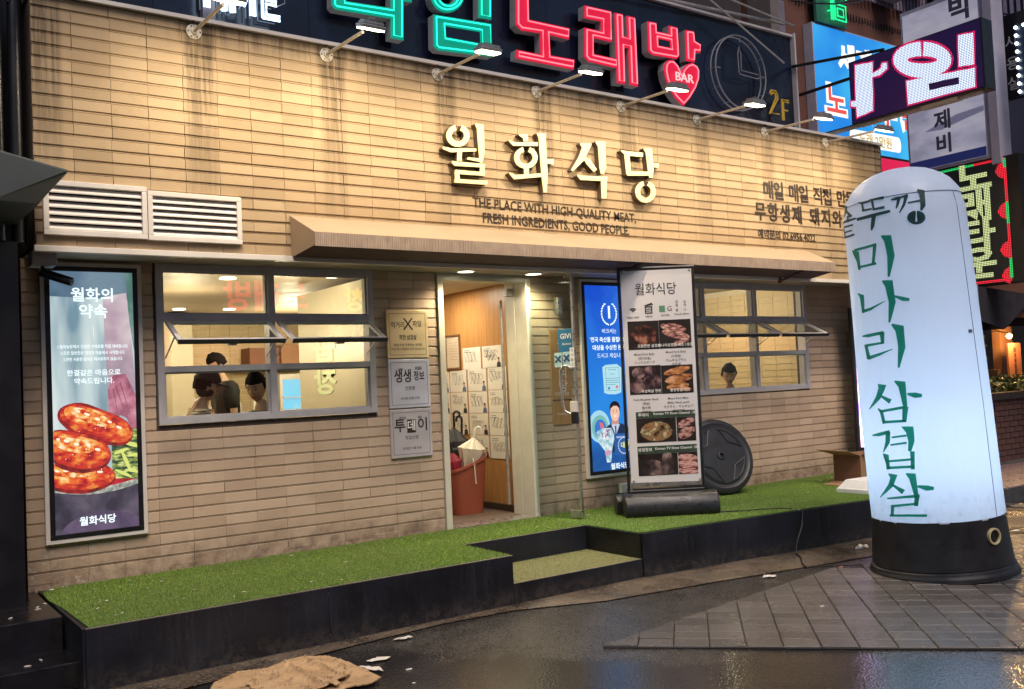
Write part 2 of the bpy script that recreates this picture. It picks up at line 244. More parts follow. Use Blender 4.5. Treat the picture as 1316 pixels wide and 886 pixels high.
G={"NAME":[[[[3.023,3.58],[2.99,3.564],[2.963,3.54],[2.945,3.512],[2.938,3.482],[2.944,3.453],[2.961,3.43],[2.987,3.413],[3.02,3.406],[3.057,3.409],[3.092,3.421],[3.123,3.442],[3.146,3.469],[3.157,3.499],[3.157,3.529],[3.144,3.555],[3.121,3.575],[3.09,3.586],[3.07,3.542],[3.086,3.536],[3.099,3.527],[3.105,3.513],[3.106,3.498],[3.099,3.483],[3.088,3.469],[3.071,3.458],[3.052,3.452],[3.033,3.45],[3.015,3.454],[3.001,3.462],[2.992,3.474],[2.989,3.489],[2.993,3.504],[3.002,3.519],[3.017,3.531],[3.035,3.539]],[[2.899,3.376],[2.972,3.356],[3.215,3.389],[3.216,3.412],[2.979,3.388],[2.906,3.393]],[[3.036,3.373],[3.029,3.294],[3.069,3.296],[3.08,3.375]],[[3.125,3.314],[3.246,3.306],[3.252,3.335],[3.129,3.331]],[[3.215,3.608],[3.231,3.573],[3.239,3.386],[3.246,3.298],[3.27,3.299],[3.294,3.392],[3.296,3.614],[3.218,3.614]],[[2.977,3.272],[3.005,3.251],[3.291,3.264],[3.295,3.293],[3.018,3.286],[2.987,3.288]],[[3.244,3.264],[3.241,3.206],[3.286,3.21],[3.289,3.268]],[[3.003,3.187],[3.284,3.196],[3.288,3.225],[3.007,3.219]],[[3.001,3.197],[3.004,3.131],[3.044,3.137],[3.041,3.204]],[[2.996,3.117],[3.303,3.125],[3.307,3.157],[3.0,3.146]]],[[[3.649,3.57],[3.689,3.548],[3.695,3.521],[3.739,3.53],[3.739,3.586],[3.652,3.579]],[[3.539,3.51],[3.585,3.474],[3.839,3.499],[3.841,3.532],[3.598,3.505],[3.546,3.518]],[[3.683,3.474],[3.646,3.457],[3.616,3.433],[3.596,3.404],[3.589,3.373],[3.595,3.344],[3.613,3.319],[3.642,3.302],[3.679,3.294],[3.719,3.297],[3.758,3.309],[3.792,3.331],[3.817,3.358],[3.83,3.389],[3.83,3.42],[3.816,3.447],[3.79,3.468],[3.756,3.48],[3.737,3.439],[3.757,3.433],[3.772,3.422],[3.78,3.406],[3.781,3.389],[3.773,3.371],[3.758,3.356],[3.738,3.344],[3.715,3.336],[3.691,3.335],[3.67,3.339],[3.652,3.349],[3.641,3.362],[3.638,3.379],[3.642,3.396],[3.654,3.413],[3.671,3.427],[3.693,3.436]],[[3.684,3.305],[3.685,3.246],[3.733,3.252],[3.732,3.312]],[[3.529,3.239],[3.577,3.194],[3.873,3.241],[3.871,3.271],[3.593,3.231],[3.537,3.247]],[[3.834,3.604],[3.852,3.57],[3.863,3.254],[3.878,3.109],[3.909,3.112],[3.927,3.262],[3.924,3.616],[3.838,3.61]],[[3.918,3.363],[3.992,3.355],[4.001,3.405],[3.923,3.394]]],[[[4.304,3.568],[4.325,3.536],[4.279,3.447],[4.189,3.329],[4.207,3.319],[4.337,3.425],[4.436,3.585],[4.309,3.577]],[[4.32,3.461],[4.363,3.402],[4.445,3.335],[4.482,3.36],[4.411,3.438],[4.332,3.471]],[[4.482,3.603],[4.508,3.568],[4.515,3.378],[4.526,3.325],[4.555,3.325],[4.59,3.384],[4.591,3.621],[4.487,3.613]],[[4.254,3.283],[4.289,3.251],[4.591,3.266],[4.596,3.308],[4.307,3.289],[4.264,3.294]],[[4.523,3.284],[4.522,3.107],[4.572,3.111],[4.594,3.29]]],[[[4.776,3.556],[4.834,3.521],[5.042,3.529],[5.049,3.569],[4.851,3.561],[4.783,3.565]],[[4.815,3.541],[4.83,3.349],[4.886,3.358],[4.875,3.552]],[[4.84,3.339],[5.13,3.365],[5.133,3.402],[4.842,3.375]],[[5.055,3.605],[5.081,3.572],[5.098,3.415],[5.111,3.344],[5.147,3.347],[5.17,3.425],[5.158,3.621],[5.061,3.614]],[[5.139,3.45],[5.23,3.444],[5.242,3.488],[5.148,3.484]],[[5.027,3.305],[4.988,3.288],[4.956,3.262],[4.935,3.231],[4.927,3.197],[4.933,3.165],[4.952,3.137],[4.982,3.118],[5.019,3.108],[5.061,3.11],[5.102,3.122],[5.138,3.145],[5.165,3.174],[5.179,3.208],[5.179,3.242],[5.165,3.272],[5.138,3.296],[5.103,3.309],[5.08,3.267],[5.099,3.259],[5.114,3.246],[5.121,3.228],[5.121,3.208],[5.113,3.189],[5.099,3.172],[5.079,3.159],[5.057,3.152],[5.034,3.151],[5.014,3.156],[4.997,3.168],[4.987,3.184],[4.984,3.203],[4.989,3.222],[5.0,3.24],[5.018,3.255],[5.039,3.265]]]],"TEAL":[[[[2.26,4.821],[2.25,4.578],[2.277,4.552],[2.777,4.57],[2.77,4.407],[2.89,4.406],[2.916,4.979],[2.795,4.968],[2.781,4.66],[2.379,4.638],[2.379,4.839]]],[[[2.909,4.824],[2.989,4.824],[2.985,4.748],[2.905,4.743]]],[[[3.339,5.02],[3.294,5.003],[3.253,4.977],[3.218,4.944],[3.192,4.907],[3.177,4.867],[3.173,4.827],[3.181,4.791],[3.201,4.761],[3.23,4.739],[3.268,4.726],[3.311,4.724],[3.356,4.733],[3.401,4.752],[3.441,4.78],[3.475,4.815],[3.498,4.854],[3.511,4.895],[3.511,4.935],[3.499,4.97],[3.475,4.998],[3.442,5.017],[3.401,5.026],[3.357,5.024],[3.349,4.947],[3.37,4.948],[3.39,4.944],[3.406,4.935],[3.417,4.921],[3.423,4.904],[3.423,4.885],[3.417,4.865],[3.406,4.846],[3.39,4.829],[3.37,4.815],[3.348,4.805],[3.326,4.801],[3.305,4.802],[3.287,4.808],[3.272,4.819],[3.262,4.834],[3.258,4.851],[3.26,4.871],[3.268,4.89],[3.281,4.909],[3.298,4.925],[3.318,4.938],[3.34,4.946]]],[[[3.677,5.16],[3.656,4.745],[3.791,4.75],[3.813,5.173]]],[[[3.19,4.685],[3.789,4.714],[3.785,4.415],[3.222,4.38],[3.182,4.406]]]],"TEALH":[[[3.308,4.6],[3.659,4.614],[3.658,4.516],[3.311,4.51]]],"RED":[[[[4.082,5.231],[4.056,4.755],[4.113,4.713],[4.333,4.726],[4.326,4.525],[4.053,4.525],[4.045,4.444],[4.714,4.445],[4.73,4.543],[4.443,4.537],[4.443,4.728],[4.674,4.727],[4.688,4.835],[4.213,4.831],[4.225,5.261]]],[[[4.883,5.095],[5.226,5.102],[5.214,4.796],[4.983,4.796],[4.973,4.638],[5.27,4.636],[5.264,4.545],[4.896,4.552],[4.852,4.59],[4.87,4.877],[5.079,4.878],[5.085,4.978],[4.876,4.97]]],[[[5.268,5.098],[5.375,5.102],[5.368,4.883],[5.423,4.883],[5.427,5.098],[5.538,5.1],[5.532,4.401],[5.421,4.404],[5.43,4.771],[5.37,4.77],[5.36,4.401],[5.254,4.398]]],[[[5.705,5.093],[5.828,5.101],[5.828,5.013],[6.003,5.015],[6.004,5.104],[6.127,5.106],[6.129,4.8],[6.094,4.77],[5.747,4.756],[5.697,4.787]]],[[[6.242,5.101],[6.368,5.11],[6.374,5.011],[6.466,4.986],[6.45,4.893],[6.374,4.89],[6.357,4.777],[6.232,4.777]]]],"REDH":[[[5.838,4.937],[6.003,4.94],[6.007,4.874],[5.839,4.869]]],"HEART":[[6.144,4.634],[6.103,4.707],[6.038,4.75],[5.97,4.739],[5.922,4.698],[5.903,4.626],[5.921,4.532],[5.968,4.441],[6.037,4.363],[6.154,4.286],[6.258,4.383],[6.35,4.496],[6.406,4.604],[6.416,4.696],[6.385,4.746],[6.314,4.766],[6.243,4.739],[6.184,4.69]],"LEDW":[[[-0.178,4.844],[-0.394,4.813],[-0.386,4.69],[-0.489,4.716],[-0.507,4.765],[-0.564,4.757],[-0.564,4.693],[-0.473,4.648],[-0.383,4.65],[-0.366,4.291],[-0.169,4.265],[-0.163,4.385],[-0.101,4.406],[-0.105,4.462],[-0.163,4.451]],[[-0.962,4.855],[-0.883,4.872],[-0.809,4.876],[-0.744,4.868],[-0.691,4.846],[-0.656,4.813],[-0.64,4.771],[-0.644,4.722],[-0.668,4.67],[-0.71,4.617],[-0.768,4.568],[-0.838,4.525],[-0.914,4.491],[-0.992,4.468],[-1.068,4.458],[-1.137,4.459],[-1.195,4.473],[-1.239,4.498],[-1.266,4.533],[-1.276,4.575],[-1.267,4.623],[-1.24,4.673],[-1.197,4.723],[-1.139,4.77],[-1.071,4.811],[-0.995,4.844],[-0.977,4.699],[-1.016,4.686],[-1.051,4.671],[-1.081,4.655],[-1.104,4.641],[-1.119,4.628],[-1.125,4.617],[-1.121,4.608],[-1.107,4.604],[-1.085,4.602],[-1.056,4.605],[-1.021,4.611],[-0.983,4.62],[-0.943,4.632],[-0.905,4.647],[-0.87,4.662],[-0.84,4.677],[-0.818,4.692],[-0.806,4.705],[-0.803,4.715],[-0.81,4.723],[-0.826,4.727],[-0.852,4.726],[-0.884,4.722],[-0.921,4.715],[-0.96,4.704]],[[-1.362,4.791],[-1.513,4.768],[-1.505,4.453],[-1.347,4.478]],[[-0.777,4.496],[-1.508,4.418],[-1.501,4.232],[-0.781,4.246]]],"LEDH":[[[-1.019,4.398],[-1.344,4.374],[-1.343,4.305],[-1.025,4.329]]],"BAL":[[[[2.332,2.765],[2.201,2.739],[2.208,2.707],[2.205,2.676],[2.233,2.667],[2.4,2.689],[2.49,2.715],[2.473,2.754]],[[2.322,2.73],[2.536,2.687],[2.656,2.65],[2.745,2.659],[2.615,2.692],[2.432,2.729]],[[2.516,2.676],[2.54,2.631],[2.625,2.626],[2.611,2.67]],[[2.184,2.638],[2.596,2.624],[2.731,2.624],[2.84,2.626],[2.832,2.64],[2.722,2.641],[2.579,2.645],[2.207,2.651]],[[2.178,2.614],[2.174,2.573],[2.18,2.532],[2.387,2.522],[2.343,2.565],[2.28,2.609]],[[2.182,2.602],[2.574,2.588],[2.746,2.587],[2.738,2.6],[2.556,2.602],[2.175,2.615]],[[2.333,2.555],[2.703,2.548],[2.686,2.56],[2.295,2.569]],[[2.291,2.518],[2.595,2.512],[2.758,2.514],[2.749,2.528],[2.577,2.527],[2.175,2.538]]],[[[2.877,2.741],[2.979,2.722],[3.07,2.724],[-3.128,2.726],[-3.141,2.741],[3.058,2.742],[2.967,2.743],[2.88,2.749]],[[2.949,2.732],[2.994,2.675],[3.04,2.675],[2.997,2.731]],[[2.984,2.668],[3.093,2.666],[-3.093,2.666],[-3.099,2.68],[3.087,2.682],[2.977,2.685]],[[3.136,2.734],[-3.007,2.73],[-2.878,2.726],[-2.884,2.749],[-3.013,2.747],[3.13,2.746]],[[-3.12,2.736],[-3.102,2.702],[-3.085,2.668],[-3.045,2.667],[-3.056,2.701],[-3.072,2.735]],[[-3.078,2.658],[-2.973,2.657],[-2.872,2.656],[-2.877,2.676],[-2.978,2.675],[-3.089,2.675]],[[2.867,2.61],[3.035,2.609],[-3.101,2.61],[-2.94,2.616],[-2.786,2.622],[-2.793,2.641],[-2.948,2.638],[-3.116,2.636],[3.026,2.633],[2.851,2.633]],[[-3.106,2.625],[-3.123,2.589],[-3.14,2.554],[3.135,2.521],[-3.123,2.516],[-3.074,2.544],[-3.053,2.58],[-3.027,2.615]]],[[[-2.764,2.706],[-2.691,2.702],[-2.612,2.706],[-2.62,2.728],[-2.7,2.725],[-2.768,2.717]],[[-2.658,2.723],[-2.686,2.672],[-2.702,2.644],[-2.686,2.64],[-2.647,2.664],[-2.605,2.714]],[[-2.636,2.71],[-2.56,2.713],[-2.484,2.716],[-2.491,2.736],[-2.566,2.728],[-2.64,2.722]],[[-2.536,2.73],[-2.562,2.698],[-2.586,2.666],[-2.621,2.638],[-2.657,2.609],[-2.644,2.605],[-2.597,2.631],[-2.549,2.656],[-2.517,2.688],[-2.484,2.72]],[[-2.504,2.664],[-2.406,2.666],[-2.307,2.667],[-2.308,2.684],[-2.406,2.68],[-2.505,2.676]],[[-2.333,2.752],[-2.306,2.725],[-2.313,2.683],[-2.317,2.642],[-2.33,2.609],[-2.304,2.602],[-2.237,2.633],[-2.221,2.69],[-2.204,2.748],[-2.318,2.762]],[[-2.4,2.608],[-2.445,2.607],[-2.486,2.601],[-2.517,2.591],[-2.537,2.577],[-2.543,2.561],[-2.534,2.545],[-2.512,2.531],[-2.479,2.519],[-2.438,2.511],[-2.393,2.509],[-2.347,2.512],[-2.309,2.52],[-2.279,2.531],[-2.262,2.546],[-2.261,2.562],[-2.272,2.577],[-2.3,2.591],[-2.336,2.601],[-2.379,2.607],[-2.39,2.587],[-2.359,2.583],[-2.335,2.577],[-2.315,2.569],[-2.306,2.56],[-2.306,2.551],[-2.317,2.542],[-2.338,2.535],[-2.365,2.531],[-2.394,2.53],[-2.426,2.531],[-2.454,2.536],[-2.477,2.543],[-2.492,2.552],[-2.498,2.561],[-2.494,2.57],[-2.481,2.578],[-2.46,2.584],[-2.434,2.587],[-2.402,2.588]]],[[[2.622,2.405],[2.723,2.375],[2.746,2.315],[2.768,2.255],[2.837,2.254],[2.834,2.32],[2.831,2.386],[2.641,2.412]],[[2.716,2.393],[2.997,2.397],[-3.069,2.403],[-3.078,2.423],[2.988,2.416],[2.699,2.414]],[[-3.139,2.412],[3.119,2.347],[3.089,2.282],[-3.141,2.277],[-3.107,2.341],[-3.073,2.405]],[[2.779,2.265],[3.0,2.266],[-3.105,2.269],[-3.113,2.288],[2.992,2.284],[2.771,2.282]],[[-2.984,2.464],[-2.938,2.426],[-2.922,2.371],[-2.911,2.317],[-2.925,2.244],[-2.939,2.171],[-2.905,2.167],[-2.847,2.239],[-2.791,2.311],[-2.803,2.386],[-2.813,2.46],[-2.895,2.466],[-2.974,2.471]]],[[[2.674,2.083],[2.737,2.055],[2.75,1.996],[2.762,1.938],[2.831,1.937],[2.846,2.002],[2.854,2.067],[2.693,2.09]],[[2.772,1.936],[2.888,1.942],[2.982,1.948],[3.126,1.973],[-3.025,1.998],[-3.028,2.002],[3.116,1.985],[2.964,1.967],[2.863,1.964],[2.755,1.962]],[[-3.043,2.14],[-2.998,2.103],[-2.982,2.046],[-2.965,1.988],[-2.985,1.918],[-3.001,1.847],[-2.972,1.844],[-2.91,1.914],[-2.852,1.983],[-2.861,2.062],[-2.866,2.141],[-2.948,2.146],[-3.035,2.15]],[[-2.868,2.021],[-2.809,2.004],[-2.751,1.987],[-2.647,1.981],[-2.638,1.999],[-2.73,2.015],[-2.792,2.024],[-2.855,2.033]]],[[[2.707,1.764],[2.857,1.756],[3.031,1.762],[-3.098,1.767],[-3.105,1.79],[3.03,1.785],[2.85,1.78],[2.708,1.774]],[[3.107,1.781],[3.111,1.74],[3.115,1.7],[-3.111,1.699],[-3.1,1.739],[-3.085,1.778]],[[2.754,1.687],[2.98,1.693],[-3.119,1.699],[-3.119,1.715],[2.98,1.711],[2.747,1.707]],[[2.746,1.695],[2.768,1.645],[2.783,1.596],[2.888,1.601],[2.856,1.649],[2.831,1.698]],[[2.829,1.592],[2.968,1.605],[3.086,1.618],[-3.083,1.636],[-2.974,1.653],[-2.98,1.658],[-3.091,1.647],[3.076,1.637],[2.951,1.628],[2.804,1.618]],[[-2.962,1.825],[-2.904,1.779],[-2.894,1.722],[-2.888,1.665],[-2.909,1.593],[-2.928,1.521],[-2.9,1.518],[-2.838,1.589],[-2.776,1.659],[-2.773,1.736],[-2.77,1.812],[-2.855,1.824],[-2.942,1.836]]],[[[2.974,1.409],[2.982,1.385],[2.915,1.327],[2.823,1.281],[2.707,1.234],[2.725,1.23],[2.879,1.27],[3.003,1.308],[3.078,1.356],[-3.142,1.404],[2.985,1.416]],[[2.984,1.328],[3.073,1.299],[-3.127,1.269],[-3.076,1.299],[3.109,1.319],[3.006,1.339]],[[-3.008,1.424],[-2.951,1.385],[-2.929,1.318],[-2.911,1.25],[-2.841,1.253],[-2.837,1.336],[-2.833,1.419],[-2.914,1.426],[-2.996,1.433]],[[-2.827,1.325],[-2.719,1.3],[-2.619,1.302],[-2.611,1.324],[-2.701,1.338],[-2.818,1.34]],[[2.923,1.235],[2.968,1.208],[2.984,1.167],[2.999,1.125],[3.061,1.13],[3.047,1.176],[3.033,1.222],[2.942,1.242]],[[2.978,1.206],[-3.056,1.22],[-2.842,1.233],[-2.844,1.253],[-3.062,1.24],[2.971,1.225]],[[-2.915,1.246],[-2.931,1.191],[-2.944,1.137],[-2.881,1.133],[-2.854,1.187],[-2.826,1.241]],[[3.02,1.129],[-3.068,1.133],[-2.893,1.135],[-2.891,1.154],[-3.066,1.152],[3.022,1.149]]],[[[2.725,1.037],[2.902,1.037],[3.02,1.048],[3.119,1.057],[3.11,1.083],[3.006,1.073],[2.895,1.063],[2.726,1.047]],[[3.043,1.071],[3.029,1.036],[3.015,1.0],[2.981,0.962],[2.94,0.923],[2.959,0.921],[3.031,0.957],[3.097,0.993],[3.112,1.031],[3.127,1.069]],[[3.137,1.023],[-3.019,1.028],[-2.901,1.033],[-2.901,1.049],[-3.019,1.043],[3.137,1.036]],[[3.105,0.969],[-3.04,0.976],[-2.912,0.982],[-2.912,0.998],[-3.04,0.991],[3.1,0.982]],[[-2.963,1.101],[-2.905,1.062],[-2.885,1.003],[-2.894,0.968],[-2.905,0.932],[-2.857,0.928],[-2.822,0.965],[-2.79,1.001],[-2.787,1.052],[-2.787,1.102],[-2.869,1.105],[-2.958,1.106]],[[2.938,0.908],[2.983,0.889],[2.98,0.843],[2.983,0.798],[3.054,0.802],[3.051,0.853],[3.055,0.905],[2.957,0.916]],[[-2.875,0.929],[-2.882,0.866],[-2.892,0.802],[-2.832,0.802],[-2.819,0.866],[-2.806,0.929]],[[2.981,0.849],[-3.053,0.858],[-2.836,0.866],[-2.835,0.882],[-3.052,0.875],[2.982,0.865]],[[3.003,0.802],[-3.043,0.809],[-2.839,0.813],[-2.837,0.832],[-3.045,0.828],[3.005,0.821]]],[[[3.001,0.765],[3.036,0.74],[2.984,0.694],[2.881,0.644],[2.756,0.592],[2.773,0.589],[2.936,0.635],[3.064,0.677],[3.121,0.721],[-3.112,0.764],[3.012,0.773]],[[3.031,0.692],[3.124,0.66],[-3.072,0.627],[-3.015,0.658],[-3.122,0.68],[3.053,0.703]],[[-2.98,0.771],[-2.935,0.737],[-2.908,0.672],[-2.885,0.607],[-2.821,0.613],[-2.824,0.693],[-2.829,0.773],[-2.896,0.776],[-2.97,0.778]],[[-2.826,0.677],[-2.764,0.665],[-2.702,0.652],[-2.597,0.655],[-2.589,0.677],[-2.683,0.689],[-2.75,0.691],[-2.817,0.692]],[[2.933,0.584],[-3.053,0.598],[-2.804,0.606],[-2.803,0.629],[-3.052,0.616],[2.934,0.597]],[[-2.88,0.616],[-2.893,0.581],[-2.904,0.547],[-2.844,0.545],[-2.826,0.579],[-2.807,0.613]],[[2.994,0.527],[-3.053,0.543],[-2.851,0.555],[-2.851,0.571],[-3.052,0.561],[2.996,0.546]],[[2.997,0.537],[2.983,0.504],[2.969,0.471],[3.03,0.472],[3.044,0.505],[3.058,0.538]],[[2.947,0.462],[-3.01,0.47],[-2.731,0.471],[-2.727,0.49],[-3.002,0.488],[2.95,0.478]]]]}
# ------------------------------------------------------------------ ground
def road_material():
    m=bpy.data.materials.new('wet_asphalt'); m.use_nodes=True; nt=m.node_tree; b=nt.nodes['Principled BSDF']
    geo=nt.nodes.new('ShaderNodeNewGeometry'); P=geo.outputs['Position']
    big=noise(nt,P,.9,4); mid=noise(nt,P,6,5,.6); fine=noise(nt,P,120,3,.7)
    vor=nt.nodes.new('ShaderNodeTexVoronoi'); vor.inputs['Scale'].default_value=110; nt.links.new(P,vor.inputs['Vector'])
    sp=nt.nodes.new('ShaderNodeSeparateXYZ'); nt.links.new(P,sp.inputs[0])
    # the patch of newer asphalt on the near side of the tile edge stays wetter
    q=mth(nt,'ADD',mth(nt,'MULTIPLY',mth(nt,'SUBTRACT',sp.outputs[0],2.53),.714),mth(nt,'MULTIPLY',mth(nt,'ADD',sp.outputs[1],2.15),.70))
    q=mth(nt,'ADD',q,mth(nt,'MULTIPLY',mth(nt,'SUBTRACT',noise(nt,P,1.4,4),.5),1.6))
    wet=ramp(nt,q,.15,-.30,0,1)
    vor.inputs['Scale'].default_value=75
    c=mixrgb(nt,ramp(nt,mid,.35,.7),(.016,.015,.016),(.038,.034,.034))
    c=mixrgb(nt,ramp(nt,vor.outputs['Distance'],.0,.35,.6,0),c,(.10,.09,.088))
    c=mixrgb(nt,ramp(nt,fine,.56,.68,0,.7),c,(.26,.23,.21))
    c=mixrgb(nt,mth(nt,'MULTIPLY',wet,.72),c,(.012,.011,.013))
    nt.links.new(c,b.inputs['Base Color'])
    r=mth(nt,'ADD',ramp(nt,wet,0,1,.22,.09),ramp(nt,fine,.3,.8,0,.20))
    nt.links.new(r,b.inputs['Roughness']); b.inputs['Specular IOR Level'].default_value=.8
    h=mth(nt,'MULTIPLY_ADD',vor.outputs['Distance'],.8,mth(nt,'MULTIPLY',mid,.8))
    bp=nt.nodes.new('ShaderNodeBump'); nt.links.new(ramp(nt,wet,0,1,.50,.32),bp.inputs['Strength']); bp.inputs['Distance'].default_value=.004; nt.links.new(h,bp.inputs['Height']); nt.links.new(bp.outputs[0],b.inputs['Normal'])
    return m
ROAD=road_material()
def gutter_material():
    m=bpy.data.materials.new('gritty_concrete'); m.use_nodes=True; nt=m.node_tree; b=nt.nodes['Principled BSDF']
    geo=nt.nodes.new('ShaderNodeNewGeometry'); P=geo.outputs['Position']
    a=noise(nt,P,3,6,.7); f=noise(nt,P,55,5,.85); d=noise(nt,P,1.3,3)
    c=mixrgb(nt,ramp(nt,a,.35,.65),(.020,.017,.016),(.105,.080,.060))
    c=mixrgb(nt,ramp(nt,f,.50,.62,0,.9),c,(.26,.20,.15))
    nt.links.new(c,b.inputs['Base Color']); nt.links.new(ramp(nt,d,.4,.6,.18,.5),b.inputs['Roughness'])
    bp=nt.nodes.new('ShaderNodeBump'); bp.inputs['Strength'].default_value=.6; bp.inputs['Distance'].default_value=.006; nt.links.new(mth(nt,'ADD',f,a),bp.inputs['Height']); nt.links.new(bp.outputs[0],b.inputs['Normal'])
    return m
GUT=gutter_material()
mb=MB(); mb.quad((-60,-60,-.012),(80,-60,-.012),(80,60,-.012),(-60,60,-.012)); mb.build('road',ROAD,kind='structure')
# gritty concrete strip along the foot of the platform
outer=[(-.6,-1.32),(.47,-1.20),(1.1,-1.12),(1.70,-1.06),(2.13,-1.02),(2.69,-1.06),(3.3,-1.30),(4.2,-1.42),(5.4,-1.62),(6.6,-1.78),(8.6,-1.9)]
mb=MB()
inner=[(x,-.80) for x,_ in outer]
for i in range(len(outer)-1):
    mb.quad((outer[i][0],outer[i][1],-.004),(outer[i+1][0],outer[i+1][1],-.004),(inner[i+1][0],inner[i+1][1],-.004),(inner[i][0],inner[i][1],-.004))
mb.build('gutter',GUT,kind='structure')
# paving: bed and single tiles
U2=Vector((.700,-.714)); V2=Vector((.714,.700)); P0=Vector((2.53,-2.15))
bed=MB()
PAV=[(2.53,-2.15),(5.9,-5.6),(12.0,-5.0),(12.0,.4),(8.8,.4),(8.8,-1.95),(4.9,-1.80),(3.6,-2.02)]
bed.add([(x,y,-.006) for x,y in PAV],[tuple(range(len(PAV)))])
pav=bed.build('pavement',mat('paving_joint_dirt',(.018,.014,.012),.5,var=.3,scale=30),kind='structure')
def inpoly(x,y,pl):
    c=False; j=len(pl)-1
    for i in range(len(pl)):
        xi,yi=pl[i]; xj,yj=pl[j]
        if (yi>y)!=(yj>y) and x<(xj-xi)*(y-yi)/(yj-yi)+xi: c=not c
        j=i
    return c
def tile_material():
    m=bpy.data.materials.new('wet_concrete_tile'); m.use_nodes=True; nt=m.node_tree; b=nt.nodes['Principled BSDF']
    geo=nt.nodes.new('ShaderNodeNewGeometry'); P=geo.outputs['Position']; oi=nt.nodes.new('ShaderNodeObjectInfo')
    f=noise(nt,P,90,4,.8); a=noise(nt,P,5,5)
    c=mixrgb(nt,oi.outputs['Random'],(.080,.074,.073),(.135,.124,.120))
    c=mixrgb(nt,ramp(nt,a,.4,.7,0,.5),c,(.07,.062,.06)); c=mixrgb(nt,ramp(nt,f,.55,.8,0,.6),c,(.28,.22,.18))
    nt.links.new(c,b.inputs['Base Color']); nt.links.new(ramp(nt,a,.35,.65,.14,.30),b.inputs['Roughness'])
    bp=nt.nodes.new('ShaderNodeBump'); bp.inputs['Strength'].default_value=.6; bp.inputs['Distance'].default_value=.004; nt.links.new(f,bp.inputs['Height']); nt.links.new(bp.outputs[0],b.inputs['Normal'])
    return m
TILE=tile_material()
def tile_mesh():
    bm=bmesh.new(); bmesh.ops.create_cube(bm,size=1)
    for v in bm.verts: v.co=Vector((v.co.x*.1935,v.co.y*.147,v.co.z*.02))
    bmesh.ops.bevel(bm,geom=[e for e in bm.edges if all(v.co.z>0 for v in e.verts)],offset=.004,segments=1,affect='EDGES')
    me=bpy.data.meshes.new('paving_tile'); bm.to_mesh(me); bm.free(); me.materials.append(TILE); return me
tm=tile_mesh(); ang=math.atan2(U2.y,U2.x); cand=[]
LA,LB=Vector((2.53,-2.15)),Vector((4.9,-1.80)); LN=Vector((-(LB-LA).y,(LB-LA).x)).normalized()
def clipl(poly):
    out=[]
    for i in range(len(poly)):
        p,q=poly[i],poly[(i+1)%len(poly)]; dp_,dq=(p-LA).dot(LN),(q-LA).dot(LN)
        if dp_<=0: out.append(p)
        if (dp_<=0)!=(dq<=0): out.append(p+(q-p)*(dp_/(dp_-dq)))
    return out
cut=[]
for i in range(-2,48):
    for j in range(0,40):
        c=P0+U2*((i+.5)*.2)+V2*((j+.5)*.153)
        if c.x>9.2: continue
        cor=[c+U2*a+V2*b for a,b in ((-.0967,-.0735),(.0967,-.0735),(.0967,.0735),(-.0967,.0735))]
        if c.x<5.2:
            over=[(q-LA).dot(LN)>0 for q in cor]
            if all(over): continue
            if any(over): cut.append((c,clipl(cor))); continue
            cand.append(c); continue
        if all(inpoly(q.x,q.y,PAV) for q in cor): cand.append(c)
cand.sort(key=lambda c:(c-Vector((-1,-6.37))).length)
cand=[c for c in cand if c.y>-5.6]
for c,pl in cut:
    if len(pl)<3: continue
    MB().prism([tuple(q) for q in pl],lambda u,v,d:(u,v,d),-.012,.0055).build('paving_tile',TILE,pav)
for k,c in enumerate(cand[:270]):
    o=bpy.data.objects.new('paving_tile',tm); COL.objects.link(o); o.parent=pav
    o.location=(c.x,c.y,-.004+random.uniform(-.0015,.0015)); o.rotation_euler=(random.uniform(-.006,.006),random.uniform(-.006,.006),ang+random.uniform(-.006,.006))
if len(cand)>270:
    mb=MB()
    for c in cand[270:]:
        mb.obox((c.x,c.y,-.004),(U2.x,U2.y,0),(V2.x,V2.y,0),(0,0,1),.0967,.0735,.01)
    mb.build('paving_tiles_far',TILE,pav,kind='stuff')
# ------------------------------------------------------------------ restaurant building
LY=.45
rest=thing('restaurant_building','single storey restaurant front clad in tan brick strips beneath the black neon sign board','building',(0,LY,.33))
rest['group']='buildings of the street'
mb=MB().box(0,8.84,.018,.60,2.474,4.055); uw=mb.build('upper_wall',GROUT,rest)
mb=MB()
for (x0,x1,z0,z1) in ((-.02,.82,.0,2.47),(.82,2.50,.0,1.33),(2.50,3.095,.0,2.47),(4.055,5.36,.0,2.47),(5.36,7.92,.0,1.305),(7.92,8.72,.0,2.47)):
    mb.box(x0,x1,LY+.016,LY+.16,z0,z1)
lw=mb.build('lower_wall',GROUT,rest)
mb=MB().box(-.01,8.86,-.03,.60,4.056,4.082); mb.build('wall_cap',WHITEM,rest)
mb=MB().box(-.01,8.86,-.022,.02,2.448,2.486); mb.build('bottom_trim',WHITEM,rest,bevel=.003)
SOF=mat('soffit_panel',(.40,.33,.27),.55,var=.1,scale=5)
sof=MB().box(0,8.84,.02,LY+.2,2.480,2.50).build('soffit',GROUT,rest)
for k in range(5):
    MB().box(0,8.84,.024+k*.086,.024+k*.086+.080,2.466,2.479).build('plank',SOF,sof)
